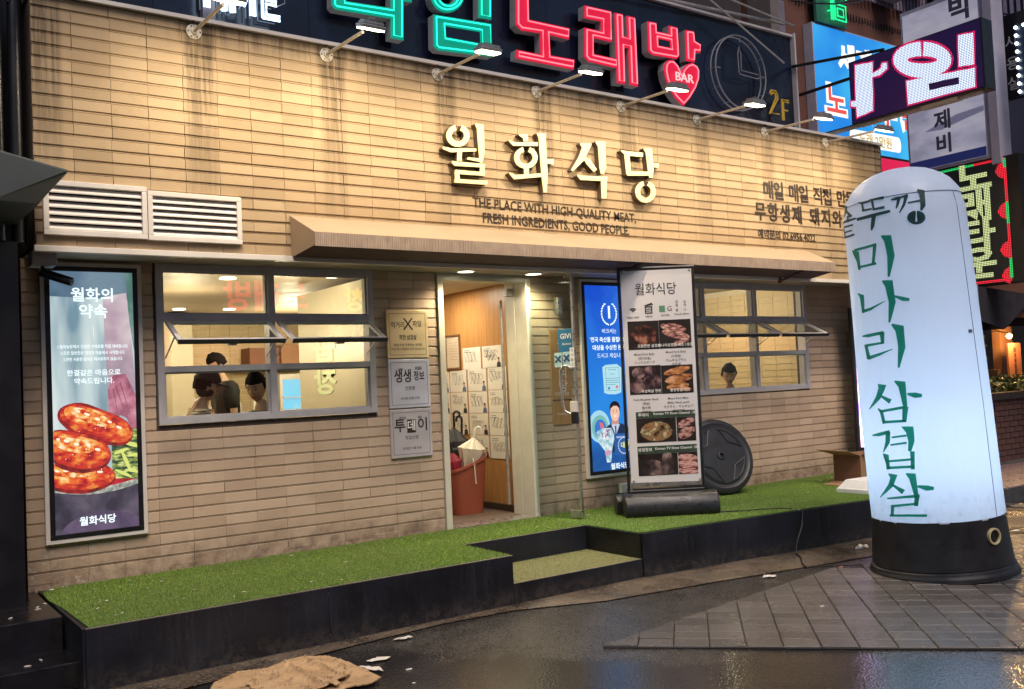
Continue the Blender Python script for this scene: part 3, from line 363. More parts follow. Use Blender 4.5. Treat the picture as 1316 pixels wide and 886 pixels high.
def brick_mesh(name,w,mt,h=.0787):
    lg=.0145 if mt is BRU else .0095
    dl=.0075 if mt is BRU else .0055; g0=.0035 if mt is BRU else .0022
    pr=[(.020,g0),(dl,g0),(dl,lg),(.001,lg+.002),(0,lg+.004),(0,h-.0025),(.002,h-.0008),(.020,h-.0008)]
    n=len(pr); g=.0014 if mt is BRU else .0008
    vs=[(g,y,z) for y,z in pr]+[(w-g,y,z) for y,z in pr]
    fs=[tuple(range(n)),tuple(range(n,2*n))[::-1]]+[(i,(i+1)%n,(i+1)%n+n,i+n) for i in range(n)]
    me=bpy.data.meshes.new(name); me.from_pydata(vs,[],fs); bm=bmesh.new(); bm.from_mesh(me); bmesh.ops.recalc_face_normals(bm,faces=bm.faces); bm.to_mesh(me); bm.free()
    me.materials.append(mt); return me
def lay(parent,y,xoff,x0,x1,zb,zt,holes,mt,hidden,budget=300):
    base=org(parent); items=[]; H=.0787
    k0=-2
    for k in range(k0,60):
        ztop=3.97-k*H; z=ztop-H
        if ztop<=zb+.01: break
        if z>=zt-.01: continue
        rowj=random.uniform(-.004,.004)
        cuts=[]
        for (a,b,c,d) in holes:
            zz=(z+ztop)/2
            if c<zz<d: cuts.append((a,b))
        h=H
        if ztop>zt: h=H-(ztop-zt)
        for j in range(-1,45):
            a=xoff+j*.23+rowj+random.uniform(-.0015,.0015) ; b=a+.23
            a=max(a,x0); b=min(b,x1)
            segs=[(a,b)]
            for (c,d) in cuts:
                n=[]
                for (s,e) in segs:
                    if d<=s or c>=e: n.append((s,e)); continue
                    if s<c: n.append((s,c))
                    if d<e: n.append((d,e))
                segs=n
            for (s,e) in segs:
                if e-s<.02: continue
                items.append((s,e,max(z,zb-.03),h))
    def hid(it): return any(a<=it[0] and it[1]<=b and c<it[2]<d for a,b,c,d in hidden)
    items.sort(key=lambda t:(hid(t),t[0]))
    full=brick_mesh('brick',.23,mt); mass=MB()
    for n,(s,e,z,h) in enumerate(items):
        ww=e-s; dy=random.uniform(-.0012,.0012)
        if n<budget:
            me=full if abs(ww-.23)<.006 and abs(h-.0787)<.001 else brick_mesh('brick',ww,mt,h)
            o=bpy.data.objects.new('brick',me); COL.objects.link(o); o.parent=parent
            o.location=(s-base.x,y+dy-base.y,z-base.z); o.rotation_euler=(random.uniform(-.004,.004),random.uniform(-.0015,.0015),random.uniform(-.003,.003))
        else:
            me=full if abs(ww-.23)<.006 and abs(h-.0787)<.001 else brick_mesh('brick',ww,mt,h)
            mass.add([(s+v.co.x,y+dy+v.co.y,z+v.co.z) for v in me.vertices],[tuple(f.vertices) for f in me.polygons])
    if mass.v: mass.build('far_bricks',mt,parent,kind='stuff')
VENT=(.045,1.285,2.55,2.89)
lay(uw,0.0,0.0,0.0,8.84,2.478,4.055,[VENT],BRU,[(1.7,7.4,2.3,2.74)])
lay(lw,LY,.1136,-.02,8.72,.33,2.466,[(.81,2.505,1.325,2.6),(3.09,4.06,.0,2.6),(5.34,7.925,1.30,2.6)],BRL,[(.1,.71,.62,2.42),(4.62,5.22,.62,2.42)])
# upper wall right return
MB().box(8.842,8.86,0,.6,2.48,4.05).build('end_panel',mat('dark_end_cladding',(.10,.075,.06),.6),rest)
# ------------------------------------------------------------------ windows
def window(xs,zb,zt,label,glassrow):
    """xs: column boundaries of the members; three rows with top hung sashes in the middle"""
    wn=MB()
    x0,x1=xs[0][0],xs[-1][1]
    y0,y1=LY-.012,LY+.09
    root=None
    for (a,b) in xs: wn.box(a,b,y0,y1,zb+.001,zt)
    for (c,d) in ((zb,zb+.045),(1.700,1.742),(2.058,2.108),(2.415,zt)):
        for i in range(len(xs)-1):
            wn.box(xs[i][1],xs[i+1][0],y0+.002,y1-.002,max(c,zb+.002),d)
    win=wn.build('window',FRAMEM,rest,label=label)
    # inner bead, small step
    for i in range(len(xs)-1):
        a,b=xs[i][1],xs[i+1][0]
        for (c,d) in ((zb+.045,1.700),(2.108,2.415)):
            MB().box(a-.004,b+.004,LY+.036,LY+.042,c-.004,d+.004).build('pane',GLASS,win)
            MB().box(a,a+.012,LY+.015,LY+.035,c,d).box(b-.012,b,LY+.015,LY+.035,c,d).box(a+.012,b-.012,LY+.016,LY+.034,c,c+.012).box(a+.012,b-.012,LY+.016,LY+.034,d-.012,d).build('bead',FRAMEM,win)
        # open sash
        hz,hy=2.055,LY-.020
        dv=Vector((0,-.305,-.160)); Ls=dv.length; dv.normalize(); nv=Vector((0,dv.z,-dv.y))
        def pt(x,s,t): return Vector((x,hy,hz))+dv*s+nv*t
        sa=MB(); fw=.032
        def rail(xa,xb,sa_,sb_):
            c=(pt(xa,sa_,0)+pt(xb,sb_,0))/2; sa.obox(c,(1,0,0),dv,nv,(xb-xa)/2,(sb_-sa_)/2,.013)
        rail(a+.004,b-.004,0,fw); rail(a+.004,b-.004,Ls-fw,Ls); rail(a+.004,a+.004+fw,fw,Ls-fw); rail(b-.004-fw,b-.004,fw,Ls-fw)
        sash=sa.build('open_sash_frame',FRAMEM,win,bevel=.003)
        g=MB(); c=(pt(a,fw,0)+pt(b,Ls-fw,0))/2; g.obox(c,(1,0,0),dv,nv,(b-a)/2-.034,(Ls)/2-fw+.002,.003); g.build('sash_pane',GLASS,win)
        e=MB(); c=(pt(a,Ls,0)+pt(b,Ls,0))/2; e.obox(c+dv*.003,(1,0,0),dv,nv,(b-a)/2-.003,.004,.016); e.build('rubber_seal',FRAMED,win)
        for xx in (a+.014,b-.014):
            MB().tube([pt(xx,Ls*.72,.016),(xx,LY+.02,1.80)],.005,6).build('stay_arm',STEEL,win)
        for q in (.22,.78):
            xx=a+(b-a)*q; MB().box(xx-.05,xx+.05,LY-.035,LY-.012,2.05,2.066).build('hinge',STEEL,win)
        MB().box((a+b)/2-.03,(a+b)/2+.03,LY-.31,LY-.26,1.868,1.884).build('catch',STEEL,win)
    return win
w1=window([(.82,.868),(1.630,1.680),(2.452,2.50)],1.335,2.465,'two column window at the left of the door with both sashes propped open',0)
w2=window([(5.36,5.41),(6.235,6.285),(7.045,7.085),(7.87,7.92)],1.31,2.465,'three column window right of the menu stand with its sashes propped open',0)
# ------------------------------------------------------------------ door frame and reveal
df=MB().box(3.095,3.150,LY-.02,LY+.16,.30,2.44).box(4.005,4.055,LY-.02,LY+.16,.30,2.44).box(3.150,4.005,LY-.018,LY+.158,2.405,2.44)
DFM=mat('cream_painted_door_frame',(.66,.62,.50),.4,var=.08)
df.build('door_frame',DFM,rest,bevel=.003)
MB().box(3.095,4.055,LY-.01,LY+.16,2.441,2.465).build('door_header',DFM,rest)
MB().box(4.0,4.055,LY+.161,.75,.33,2.44).build('door_reveal',DFM,rest)
MB().box(3.150,4.005,LY-.06,LY+.16,.33,.342).build('door_sill',ALU,rest)
cl=MB().box(3.93,4.0,LY+.165,LY+.23,2.30,2.37).build('door_closer',STEEL,rest,bevel=.006)
# pull bar seen at the inner jamb
MB().tube([(3.985,.80,2.28),(3.985,.80,.42)],.014,8).build('jamb_post',STEEL,rest,smooth=True)
# glass door leaf, open
H0=Vector((4.02,.44,0)); DD=Vector((.15,-.46,0)).normalized(); DN=Vector((-DD.y,DD.x,0))*-1   # DN faces the camera side (-x)
def dp(s,z,t=0): return H0+DD*s+DN*t+Vector((0,0,z))
door=MB(); door.obox(dp(.235,1.39),DD,DN,(0,0,1),.235,.005,1.02)
gd=door.build('glass_door',GLASS,rest)
MB().obox(dp(.478,1.39),DD,DN,(0,0,1),.010,.014,1.035).build('stile',ALU,gd)
MB().obox(dp(.43,.378),DD,DN,(0,0,1),.06,.018,.032).build('patch_fitting',ALU,gd,bevel=.003)
MB().obox(dp(.44,2.425),DD,DN,(0,0,1),.03,.018,.02).build('top_fitting',ALU,gd)
hp=[dp(.46,1.62,.012)]+[dp(.46,1.62,.045),dp(.435,1.645,.055),dp(.39,1.645,.06),dp(.365,1.61,.06),dp(.365,1.50,.06),dp(.37,1.34,.06),dp(.385,1.26,.055),dp(.43,1.235,.045),dp(.46,1.235,.012)]
MB().tube(hp,.0125,10).build('pull_handle',ALU,gd,smooth=True)
MB().obox(dp(.462,1.29,.02),DD,DN,(0,0,1),.035,.014,.05).build('lock_plate',WHITEM,gd,bevel=.004)
MB().obox(dp(.470,1.20,.03),DD,DN,(0,0,1),.028,.022,.052).build('lock_body',BLACKM,gd,bevel=.008)
BLU=mat('blue_sticker',(.012,.13,.26),.4,var=.05); PALE=mat('pale_sticker',(.35,.55,.58),.45,var=.05); WPR=mat('white_print',(.8,.8,.78),.5,var=0); BPR=mat('black_print',(.02,.018,.016),.6,var=0); NAVY=mat('navy_print',(.015,.06,.14),.5,var=0)
MB().obox(dp(.397,1.865,.008),DD,DN,(0,0,1),.078,.0015,.098).build('sticker',BLU,gd,bevel=.012)
def dtext(b,sz,s,z,m,**k): return text(b,sz,dp(s,z,.0112),-DD if False else DD,(0,0,1),m,gd,**k)
RT=DD
def onDoor(b,sz,s,z,m,**k):
    o=text(b,sz,dp(s,z,.0115),DD,(0,0,1),m,gd,**k); return o
onDoor('GIVI',.062,.40,1.90,WPR,bold=.01); onDoor('Business',.028,.41,1.835,WPR,shear=.25)
for (s,z) in ((.312,1.70),(.400,1.705)):
    MB().obox(dp(s,z,.008),DD,DN,(0,0,1),.039,.0015,.062).build('sticker',PALE,gd,bevel=.01)
    for sg in (1,-1):
        a=Vector(DD*.7071+Vector((0,0,.7071))*sg); MB().obox(dp(s,z+.008,.0105+.001*sg),a,DN,a.cross(DN),.040,.0006,.009).build('cross_mark',NAVY,gd)
MB().obox(dp(.462,1.715,.0165),DD,DN,(0,0,1),.022,.001,.085).build('sticker',WPR,gd)
for k in range(4): onDoor('인증점씨'[k],.03,.462,1.775-.04*k,BPR) if False else text('전자출입'[k],.03,dp(.462,1.775-.04*k,.0185),DD,(0,0,1),BPR,gd)
# ------------------------------------------------------------------ canopy
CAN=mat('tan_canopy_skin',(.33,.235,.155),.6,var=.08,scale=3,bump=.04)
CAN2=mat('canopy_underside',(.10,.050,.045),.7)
can=thing('canopy','long tan sloping canopy over the windows and door with a grooved fascia','canopy',(1.64,0,2.47))
FY=-.37; xa,xb=1.64,7.42
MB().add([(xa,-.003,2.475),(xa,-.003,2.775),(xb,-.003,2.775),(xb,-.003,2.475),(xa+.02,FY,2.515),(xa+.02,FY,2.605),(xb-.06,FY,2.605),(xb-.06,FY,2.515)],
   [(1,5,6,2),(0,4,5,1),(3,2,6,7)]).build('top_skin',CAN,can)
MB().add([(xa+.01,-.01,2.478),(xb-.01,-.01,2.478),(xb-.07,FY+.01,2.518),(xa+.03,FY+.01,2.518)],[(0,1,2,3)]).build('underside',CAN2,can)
fas=MB().box(xa+.02,xb-.06,FY+.001,FY+.02,2.512,2.603).build('fascia',mat('fascia_backing',(.20,.14,.10),.7),can)
ribm=MB(); x=xa+.022
FASM=mat('grooved_fascia',(.44,.33,.25),.6,var=.15,scale=14)
while x<xb-.065:
    ww=random.uniform(.008,.015); ribm.box(x,x+ww,FY-.004-random.uniform(0,.002),FY,2.508,2.604); x+=ww+.0022
ribm.build('fascia_ribs',FASM,can,kind='stuff')
for bx in (4.72,6.9):
    MB().box(bx,bx+.025,-.035,-.01,2.42,2.50).add([(bx,-.03,2.43),(bx+.02,-.03,2.43),(bx+.02,FY+.02,2.51),(bx,FY+.02,2.51),(bx,-.03,2.45),(bx+.02,-.03,2.45),(bx+.02,FY+.02,2.53),(bx,FY+.02,2.53)],[(0,1,2,3),(4,7,6,5),(0,4,5,1),(1,5,6,2),(2,6,7,3),(3,7,4,0)]).build('bracket',CAN2,can)
# ------------------------------------------------------------------ raised platform with artificial turf
PB=mat('black_board',(.009,.010,.016),.42,var=.55,scale=2.4,bump=.3,bscale=55)
_nt=PB.node_tree; _b=_nt.nodes['Principled BSDF']; _g=_nt.nodes.new('ShaderNodeNewGeometry'); _s=_nt.nodes.new('ShaderNodeSeparateXYZ'); _nt.links.new(_g.outputs['Position'],_s.inputs[0])
_src=_b.inputs['Base Color'].links[0].from_socket
_m=_nt.nodes.new('ShaderNodeMapping'); _m.inputs['Scale'].default_value=(9,9,1.2); _nt.links.new(_g.outputs['Position'],_m.inputs[0])
_c=mixrgb(_nt,mth(_nt,'MULTIPLY',ramp(_nt,_s.outputs[2],.0,.14,1,0),ramp(_nt,noise(_nt,_g.outputs['Position'],18,5,.7),.42,.62,.1,.8)),_src,(.06,.05,.043))
_c=mixrgb(_nt,mth(_nt,'MULTIPLY',ramp(_nt,noise(_nt,_m.outputs[0],1.5,5,.7),.52,.68,0,.5),1.0),_c,(.035,.036,.040))
_c=mixrgb(_nt,ramp(_nt,noise(_nt,_g.outputs['Position'],120,3,.8),.66,.70,0,.6),_c,(.16,.15,.14))
_nt.links.new(_c,_b.inputs['Base Color'])
BACK=.46
plat=thing('entrance_platform','black boarded raised platform topped with artificial turf along the restaurant','platform',(0,-.9,0))
FRr=lambda x: -.92-(x-4.0)*.094 if x>4 else -.905
XR=7.85
def slab(poly,z0,z1,name,parent,mt):
    mb=MB(); mb.prism(poly,lambda u,v,d:(u,v,d),z0,z1); return mb.build(name,mt,parent)
xs=[4.0,5.55,7.1,XR]
slab([(.05,BACK),(.05,-.905),(2.795,-.905),(2.795,-.258),(4.005,-.252),(4.005,FRr(4.005)),(XR,FRr(XR)),(8.75,.0),(8.75,BACK)],.0,.322,'platform_body',plat,mat('platform_core',(.01,.01,.012),.6))
def board(xa_,ya,xb_,yb,z0,z1,n=1,mt=PB):
    a=Vector((xa_,ya,0)); b=Vector((xb_,yb,0)); L_=(b-a).length; d=(b-a)/L_; nn=Vector((d.y,-d.x,0))
    for k in range(n):
        c=a+d*(L_*(k+.5)/n)+nn*.006+Vector((0,0,(z0+z1)/2))
        MB().obox(c,d,nn,(0,0,1),L_/n/2-.0012,.006,(z1-z0)/2).build('front_board',mt,plat,bevel=.0015)
board(.05,-.907,2.797,-.907,-.01,.326,2); board(4.003,FRr(4.003)-.002,XR,FRr(XR)-.002,-.01,.326,4)
board(.049,.46,.049,-.90,-.01,.326,1)
board(2.80,-.260,4.0,-.254,.13,.326,1)
def plate_mat():
    m=mat('checker_plate',(.035,.035,.035),.35,metal=.8,var=.2); nt=m.node_tree; b=nt.nodes['Principled BSDF']
    g=nt.nodes.new('ShaderNodeNewGeometry'); br=nt.nodes.new('ShaderNodeTexBrick'); mp=nt.nodes.new('ShaderNodeMapping'); mp.inputs['Rotation'].default_value=(R(90),0,R(90)); nt.links.new(g.outputs['Position'],mp.inputs[0]); mp.inputs['Scale'].default_value=(1,1,1)
    cx=nt.nodes.new('ShaderNodeCombineXYZ'); sp=nt.nodes.new('ShaderNodeSeparateXYZ'); nt.links.new(g.outputs['Position'],sp.inputs[0]); nt.links.new(sp.outputs[1],cx.inputs[0]); nt.links.new(sp.outputs[2],cx.inputs[1])
    br.inputs['Scale'].default_value=22; br.inputs['Brick Width'].default_value=.9; br.inputs['Row Height'].default_value=.45; br.inputs['Mortar Size'].default_value=.16; nt.links.new(cx.outputs[0],br.inputs['Vector'])
    bp=nt.nodes.new('ShaderNodeBump'); bp.inputs['Strength'].default_value=.8; bp.inputs['Distance'].default_value=.004; bp.invert=True; nt.links.new(br.outputs['Fac'],bp.inputs['Height']); nt.links.new(bp.outputs[0],b.inputs['Normal']); return m
board(4.002,-.255,4.002,-.915,.13,.326,1,plate_mat())
# lower step
slab([(2.797,-.262),(2.797,-.90),(4.0,-.90),(4.0,-.262)],.0,.126,'step_body',plat,mat('platform_core'))
board(2.798,-.907,4.001,-.907,-.01,.132,1)
ALUT=mat('edge_strip',(.30,.27,.20),.5,metal=.5)
MB().box(.05,2.797,-.917,-.905,.327,.331).build('edge_strip',ALUT,plat)
MB().box(2.80,4.0,-.917,-.905,.133,.137).build('edge_strip',ALUT,plat)
MB().box(2.80,4.0,-.270,-.258,.327,.331).build('edge_strip',ALUT,plat)
# turf
TURFB=mat('turf_backing',(.07,.14,.025),.9,var=.35,scale=60)
def turf_mat(name,c1,c2,c3):
    m=bpy.data.materials.new(name); m.use_nodes=True; nt=m.node_tree; b=nt.nodes['Principled BSDF']; g=nt.nodes.new('ShaderNodeNewGeometry')
    n1=noise(nt,g.outputs['Position'],1.5,4); n2=noise(nt,g.outputs['Position'],140,2,.6)
    n4=noise(nt,g.outputs['Position'],35,3,.7); c=mixrgb(nt,ramp(nt,mth(nt,'ADD',mth(nt,'MULTIPLY',n2,.6),mth(nt,'MULTIPLY',n4,.4)),.36,.64),c1,c2); c=mixrgb(nt,ramp(nt,n1,.40,.65,0,.8),c,c3)
    nt.links.new(c,b.inputs['Base Color']); b.inputs['Roughness'].default_value=.55; return m
TURF=turf_mat('artificial_turf',(.075,.155,.018),(.33,.44,.075),(.20,.27,.06))
TURF2=turf_mat('worn_turf',(.20,.215,.09),(.33,.335,.16),(.25,.25,.12))
def turf(poly,z,name,mt,density,parent,hgt=.0135):
    slab(poly,z-.006,z+.002,'turf_mat',parent,TURFB if mt is TURF else mat('worn_turf_backing',(.14,.14,.055),.9,var=.3,scale=50))
    xs_=[p[0] for p in poly]; ys_=[p[1] for p in poly]; A=(max(xs_)-min(xs_))*(max(ys_)-min(ys_)); n=int(A*density)
    vs=[];fs=[]; rnd=random.Random(3)
    for i in range(n):
        x=rnd.uniform(min(xs_),max(xs_)); y=rnd.uniform(min(ys_),max(ys_))
        if not inpoly(x,y,poly): continue
        t=rnd.uniform(0,6.283); wd=rnd.uniform(.0015,.0028); h=hgt*rnd.uniform(.5,1.2); lx=rnd.gauss(0,.004); ly=rnd.gauss(0,.004)
        k=len(vs); cx,sy=math.cos(t)*wd,math.sin(t)*wd
        vs+= [(x-cx,y-sy,z),(x+cx,y+sy,z),(x+lx,y+ly,z+h)]; fs.append((k,k+1,k+2))
    mb=MB(); mb.v=vs; mb.f=fs
    return mb.build(name,mt,parent,fix=False,kind='stuff')
tm_=.33
turf([(.115,.43),(.04,.30),(.03,.05),(.055,-.25),(.06,-.45),(.07,-.897),(1.455,-.899),(1.455,.43)],tm_,'artificial_grass',TURF,30000,plat)
turf([(1.462,.43),(1.462,-.899),(2.785,-.899),(2.785,-.25),(3.98,-.245),(3.99,.43)],tm_,'artificial_grass',TURF,30000,plat)
turf([(4.0,.43),(4.0,-.24),(4.01,FRr(4.0)+.01),(XR,FRr(XR)+.01),(8.7,.02),(8.7,.43)],tm_,'artificial_grass',TURF,15000,plat)
turf([(2.81,-.275),(2.81,-.895),(3.99,-.895),(3.99,-.275)],.133,'worn_artificial_grass',TURF2,20000,plat,.007)

_d=MB(); _r=random.Random(9)
for _ in range(170):
    x=_r.uniform(.1,8.0); y=_r.uniform(-.86,.42)
    if 2.78<x<4.02 and y<-.2: continue
    s_=_r.uniform(.003,.010); a=_r.uniform(0,6.28); _d.obox((x,y,.343),(math.cos(a),math.sin(a),.1),(-math.sin(a),math.cos(a),.2),(0,0,1),s_,s_*.45,.0015)
_d.build('turf_debris',mat('pale_debris',(.42,.38,.30),.8,var=.4,scale=3),plat,kind='stuff')
for (xa_,ya,xb_,yb) in ((.05,-.914,2.797,-.914),(4.003,FRr(4.003)-.010,XR,FRr(XR)-.010)):
    n_=7 if xb_<3 else 9
    for k in range(n_):
        t_=(k+.5)/n_
        for z_ in (.04,.29): MB().lathe((xa_+(xb_-xa_)*t_,ya+(yb-ya)*t_+.001,z_),[(0,.006),(.002,.006),(.003,.003)],8,(0,-1,0)).build('screw',STEEL,plat)
# ------------------------------------------------------------------ louvre vents
def vent(x0,x1,z0,z1,label):
    t=thing('louvre_vent',label,'vent',(x0,0,z0),'louvre vents on the left end of the upper wall')
    fw=.032
    fr=MB().box(x0,x1,-.03,.012,z0,z0+fw).box(x0,x1,-.03,.012,z1-fw,z1).box(x0,x0+fw,-.0298,.012,z0+fw,z1-fw).box(x1-fw,x1,-.0298,.012,z0+fw,z1-fw).build('frame',WHITEM,t,bevel=.003)
    MB().box(x0+.01,x1-.01,.018,.02,z0+.01,z1-.01).build('backing',BLACKM,t)
    n=6; h=(z1-z0-2*fw)/n
    me=None
    for k in range(n):
        zc=z0+fw+h*(k+.5)
        c=Vector(((x0+x1)/2,-.010,zc)); d=Vector((0,-.55,-.83)).normalized(); nn=Vector((0,d.z,-d.y))
        MB().obox(c,(1,0,0),d,nn,(x1-x0)/2-fw-.001,.021,.0015).obox(c+d*.021,(1,0,0),(0,1,0),(0,0,1),(x1-x0)/2-fw-.001,.003,.004).build('slat',WHITEM,t)
    return t
vent(.045,.658,2.552,2.892,'white louvre vent nearest the dark neighbouring column')
vent(.662,1.283,2.548,2.872,'white louvre vent on the right, next to the start of the tan canopy side')
# ------------------------------------------------------------------ flood lamps along the wall top
LAMPW=mat('lamp_white_enamel',(.62,.56,.46),.4,var=.15,scale=25)
LAMPG=mat('lamp_grey_casting',(.33,.34,.36),.4,metal=.5,var=.15,scale=20)
LENS=glow('lamp_lens',(255,244,205),9.0)
lx=[1.003,1.967,2.917,3.895,4.852,5.838,6.830,7.831]
lab=['arm flood lamp nearest the left end, below the white TIME neon','arm flood lamp below the first teal neon letter','arm flood lamp overlapping the lower edge of the second teal neon letter',
 'arm flood lamp between the first and second red neon letters','arm flood lamp in front of the pink neon heart','arm flood lamp beside the unlit neon clock','arm flood lamp in front of the left edge of the blue box sign','arm flood lamp farthest to the right, above the blue sign price label']
def lamp(x,label,yaw,tilt):
    t=thing('flood_lamp',label,'lamp',(x,0,3.99),'flood lamps on arms along the top of the brick wall')
    z=3.985; pl=MB(); pl.lathe((x,-.001,z),[(0,.052),(.006,.052),(.008,.048),(.010,.024),(.022,.020)],20,(0,-1,0)); bp=pl.build('base_plate',LAMPW,t,smooth=True)
    for k in range(6):
        a=k*math.pi/3; MB().lathe((x+.040*math.cos(a),-.010,z+.040*math.sin(a)),[(0,.005),(.003,.005)],6,(0,-1,0)).build('bolt',BLACKM,bp)
    he=Vector((x,-.70,3.955)); MB().tube([(x,-.015,z),(x,-.60,3.962)],.0115,8).build('arm',LAMPW,t,smooth=True)
    MB().tube([(x-.004,-.005,z+.05),(x-.006,-.02,z+.075),(x-.002,-.03,z+.05)],.003,5).build('cable',BLACKM,t)
    f=Vector((0,.28,-.96)).normalized() # light direction, back at the wall
    f=(Matrix.Rotation(tilt,3,'X')@f); r=Vector((math.cos(yaw),math.sin(yaw),0)); u=f.cross(r).normalized(); r=u.cross(f)
    c=he+Vector((0,-.02,.0)); hd=MB()
    hd.obox(c,r,u,-f,.088,.060,.012); hd.obox(c-f*.020,r,u,-f,.076,.050,.010)
    h=hd.build('lamp_head',LAMPG,t,bevel=.005)
    for k in range(9):
        MB().obox(c-f*.034+r*(-.066+.0165*k),r,u,-f,.002,.042,.006).build('cooling_fin',LAMPG,h)
    MB().obox(c+f*.017,r,u,-f,.080,.052,.006).build('lens',LENS,h)
    MB().tube([c-f*.03-r*.03,c-f*.055-r*.02,c-f*.055+r*.02,c-f*.03+r*.03],.003,5).build('bracket',LAMPG,h)
    ld=bpy.data.lights.new('lamp_light','AREA'); ld.shape='RECTANGLE'; ld.size=.15; ld.size_y=.10; ld.energy=LAMP_E; ld.color=(1.0,.82,.55); ld.spread=R(165)
    lo=bpy.data.objects.new('lamp_light',ld); COL.objects.link(lo); lo.parent=h; lo.location=(c+f*.028)-org(h)
    lo.rotation_euler=f.to_track_quat('-Z','Y').to_euler()
LAMP_E=17.5
for i,(x,l_) in enumerate(zip(lx,lab)): lamp(x,l_,random.uniform(-.12,.12),random.uniform(-.16,.10))
# ------------------------------------------------------------------ wall lettering
NAMEM=mat('ivory_letter_face',(.80,.72,.38),.5,var=.03,emis=s2l((255,240,150)),es=.22)
NAMES=mat('brown_letter_side',(.09,.06,.04),.5,var=.1)
nm=thing('restaurant_name_sign','four large ivory raised Korean letters on the upper brick wall above the English slogan','sign',(4.2,0,3.0))
for li,pl in enumerate(G['NAME']):
    f=MB(); s_=MB()
    for i,p in enumerate(pl):
        f.prism(p,XZ(-.056),0,.006+.0006*i); s_.prism(p,XZ(0),0,.0558-.0006*i)
    o=f.build('letter',NAMEM,nm); s_.build('letter_return',NAMES,o)
TXT=mat('dark_brown_letter',(.035,.022,.015),.5,var=.05)
def wallsign(name,label,lines,loc,split=False):
    t=thing(name,label,'lettering',loc)
    for (b,xl,xr,z,h,tilt) in lines:
        if split and h>.15:
            tot=sum(.5 if c==' ' else 1 for c in b); q=0
            for ch in b:
                if ch!=' ': text(ch,h,(xl+(xr-xl)*(q+.5)/tot,-.0025,z),(1,0,tilt),(0,0,1),TXT,t,extrude=.0022,bold=.022,sx=.95,name='letter')
                q+=.5 if ch==' ' else 1
            continue
        text(b,h,((xl+xr)/2,-.0025,z),(1,0,tilt),(0,0,1),TXT,t,extrude=.0022,bold=.006,width=xr-xl,name='letter_line')
    return t
wallsign('slogan_lettering','two lines of dark English capitals about quality meat under the ivory letters',[('THE PLACE WITH HIGH-QUALITY MEAT,',3.20,4.97,2.975,.115,-.012),('FRESH INGREDIENTS, GOOD PEOPLE.',3.29,4.88,2.855,.115,-.012)],(4.1,0,2.85))
wallsign('korean_slogan_lettering','dark Korean lettering with a phone number at the right end of the upper wall',[('매일 매일 직접 만든',6.76,8.30,3.37,.20,0),('무항생제 돼지와 제철',6.60,8.55,3.14,.20,0),('예약문의 02.6956.4022',6.64,7.56,2.915,.105,0)],(7.3,0,2.9),True)
# ------------------------------------------------------------------ prints on flat panels
def disc(cx,cz,rx,rz,n=20,rot=0,a0=0,a1=360):
    o=[]
    for k in range(n+(a1-a0<360)):
        t=R(a0+(a1-a0)*k/n); u=rx*math.cos(t); v=rz*math.sin(t); o.append((cx+u*math.cos(rot)-v*math.sin(rot),cz+u*math.sin(rot)+v*math.cos(rot)))
    return o
def pic(name,parent,fn,poly,layer,mt,step=.0006):
    mb=MB(); mb.prism(poly,fn,layer*step,(layer+.8)*step); return mb.build(name,mt,parent,fix=True)
def pmix(name,cols,scale,emis=1.0,detail=5,stretch=(1,1,1),lo=.35,hi=.65,rough=.35,dist=0):
    """printed colours mixed by noise; emis>0: backlit print"""
    if name in _mc: return _mc[name]
    m=bpy.data.materials.new(name); m.use_nodes=True; nt=m.node_tree; b=nt.nodes['Principled BSDF']
    g=nt.nodes.new('ShaderNodeNewGeometry'); mp=nt.nodes.new('ShaderNodeMapping'); mp.inputs['Scale'].default_value=stretch; nt.links.new(g.outputs['Position'],mp.inputs[0])
    n=nt.nodes.new('ShaderNodeTexNoise'); n.inputs['Scale'].default_value=scale; n.inputs['Detail'].default_value=detail; n.inputs['Distortion'].default_value=dist; nt.links.new(mp.outputs[0],n.inputs['Vector'])
    r=nt.nodes.new('ShaderNodeValToRGB'); el=r.color_ramp.elements
    for i,c in enumerate(cols):
        pos=lo+(hi-lo)*i/(len(cols)-1)
        e=el[i] if i<2 else el.new(pos)
        e.position=pos; e.color=(*s2l(c),1)
    nt.links.new(n.outputs[0],r.inputs[0])
    if emis>0:
        nt.links.new(r.outputs[0],b.inputs['Emission Color']); b.inputs['Emission Strength'].default_value=emis; b.inputs['Base Color'].default_value=(.05,.05,.05,1); b.inputs['Roughness'].default_value=.15
    else:
        nt.links.new(r.outputs[0],b.inputs['Base Color']); b.inputs['Roughness'].default_value=rough
    _mc[name]=m; return m
def lightbox(x0,x1,z0,z1,label):
    t=thing('light_box',label,'sign',(x0,LY,z0))
    fw=.028; y0=LY-.035
    MB().box(x0,x1,y0,LY,z0,z0+fw).box(x0,x1,y0,LY,z1-fw,z1).box(x0,x0+fw,y0+.0005,LY,z0+fw,z1-fw).box(x1-fw,x1,y0+.0005,LY,z0+fw,z1-fw).build('outer_frame',WHITEM,t,bevel=.003)
    b=.030; a0,a1,c0,c1=x0+fw,x1-fw,z0+fw,z1-fw
    MB().box(a0,a1,y0-.004,y0+.02,c0,c0+b).box(a0,a1,y0-.004,y0+.02,c1-b,c1).box(a0,a0+b,y0-.0038,y0+.02,c0+b,c1-b).box(a1-b,a1,y0-.0038,y0+.02,c0+b,c1-b).build('inner_frame',BLACKM,t,bevel=.002)
    return t,y0+.010,a0+b,a1-b,c0+b,c1-b
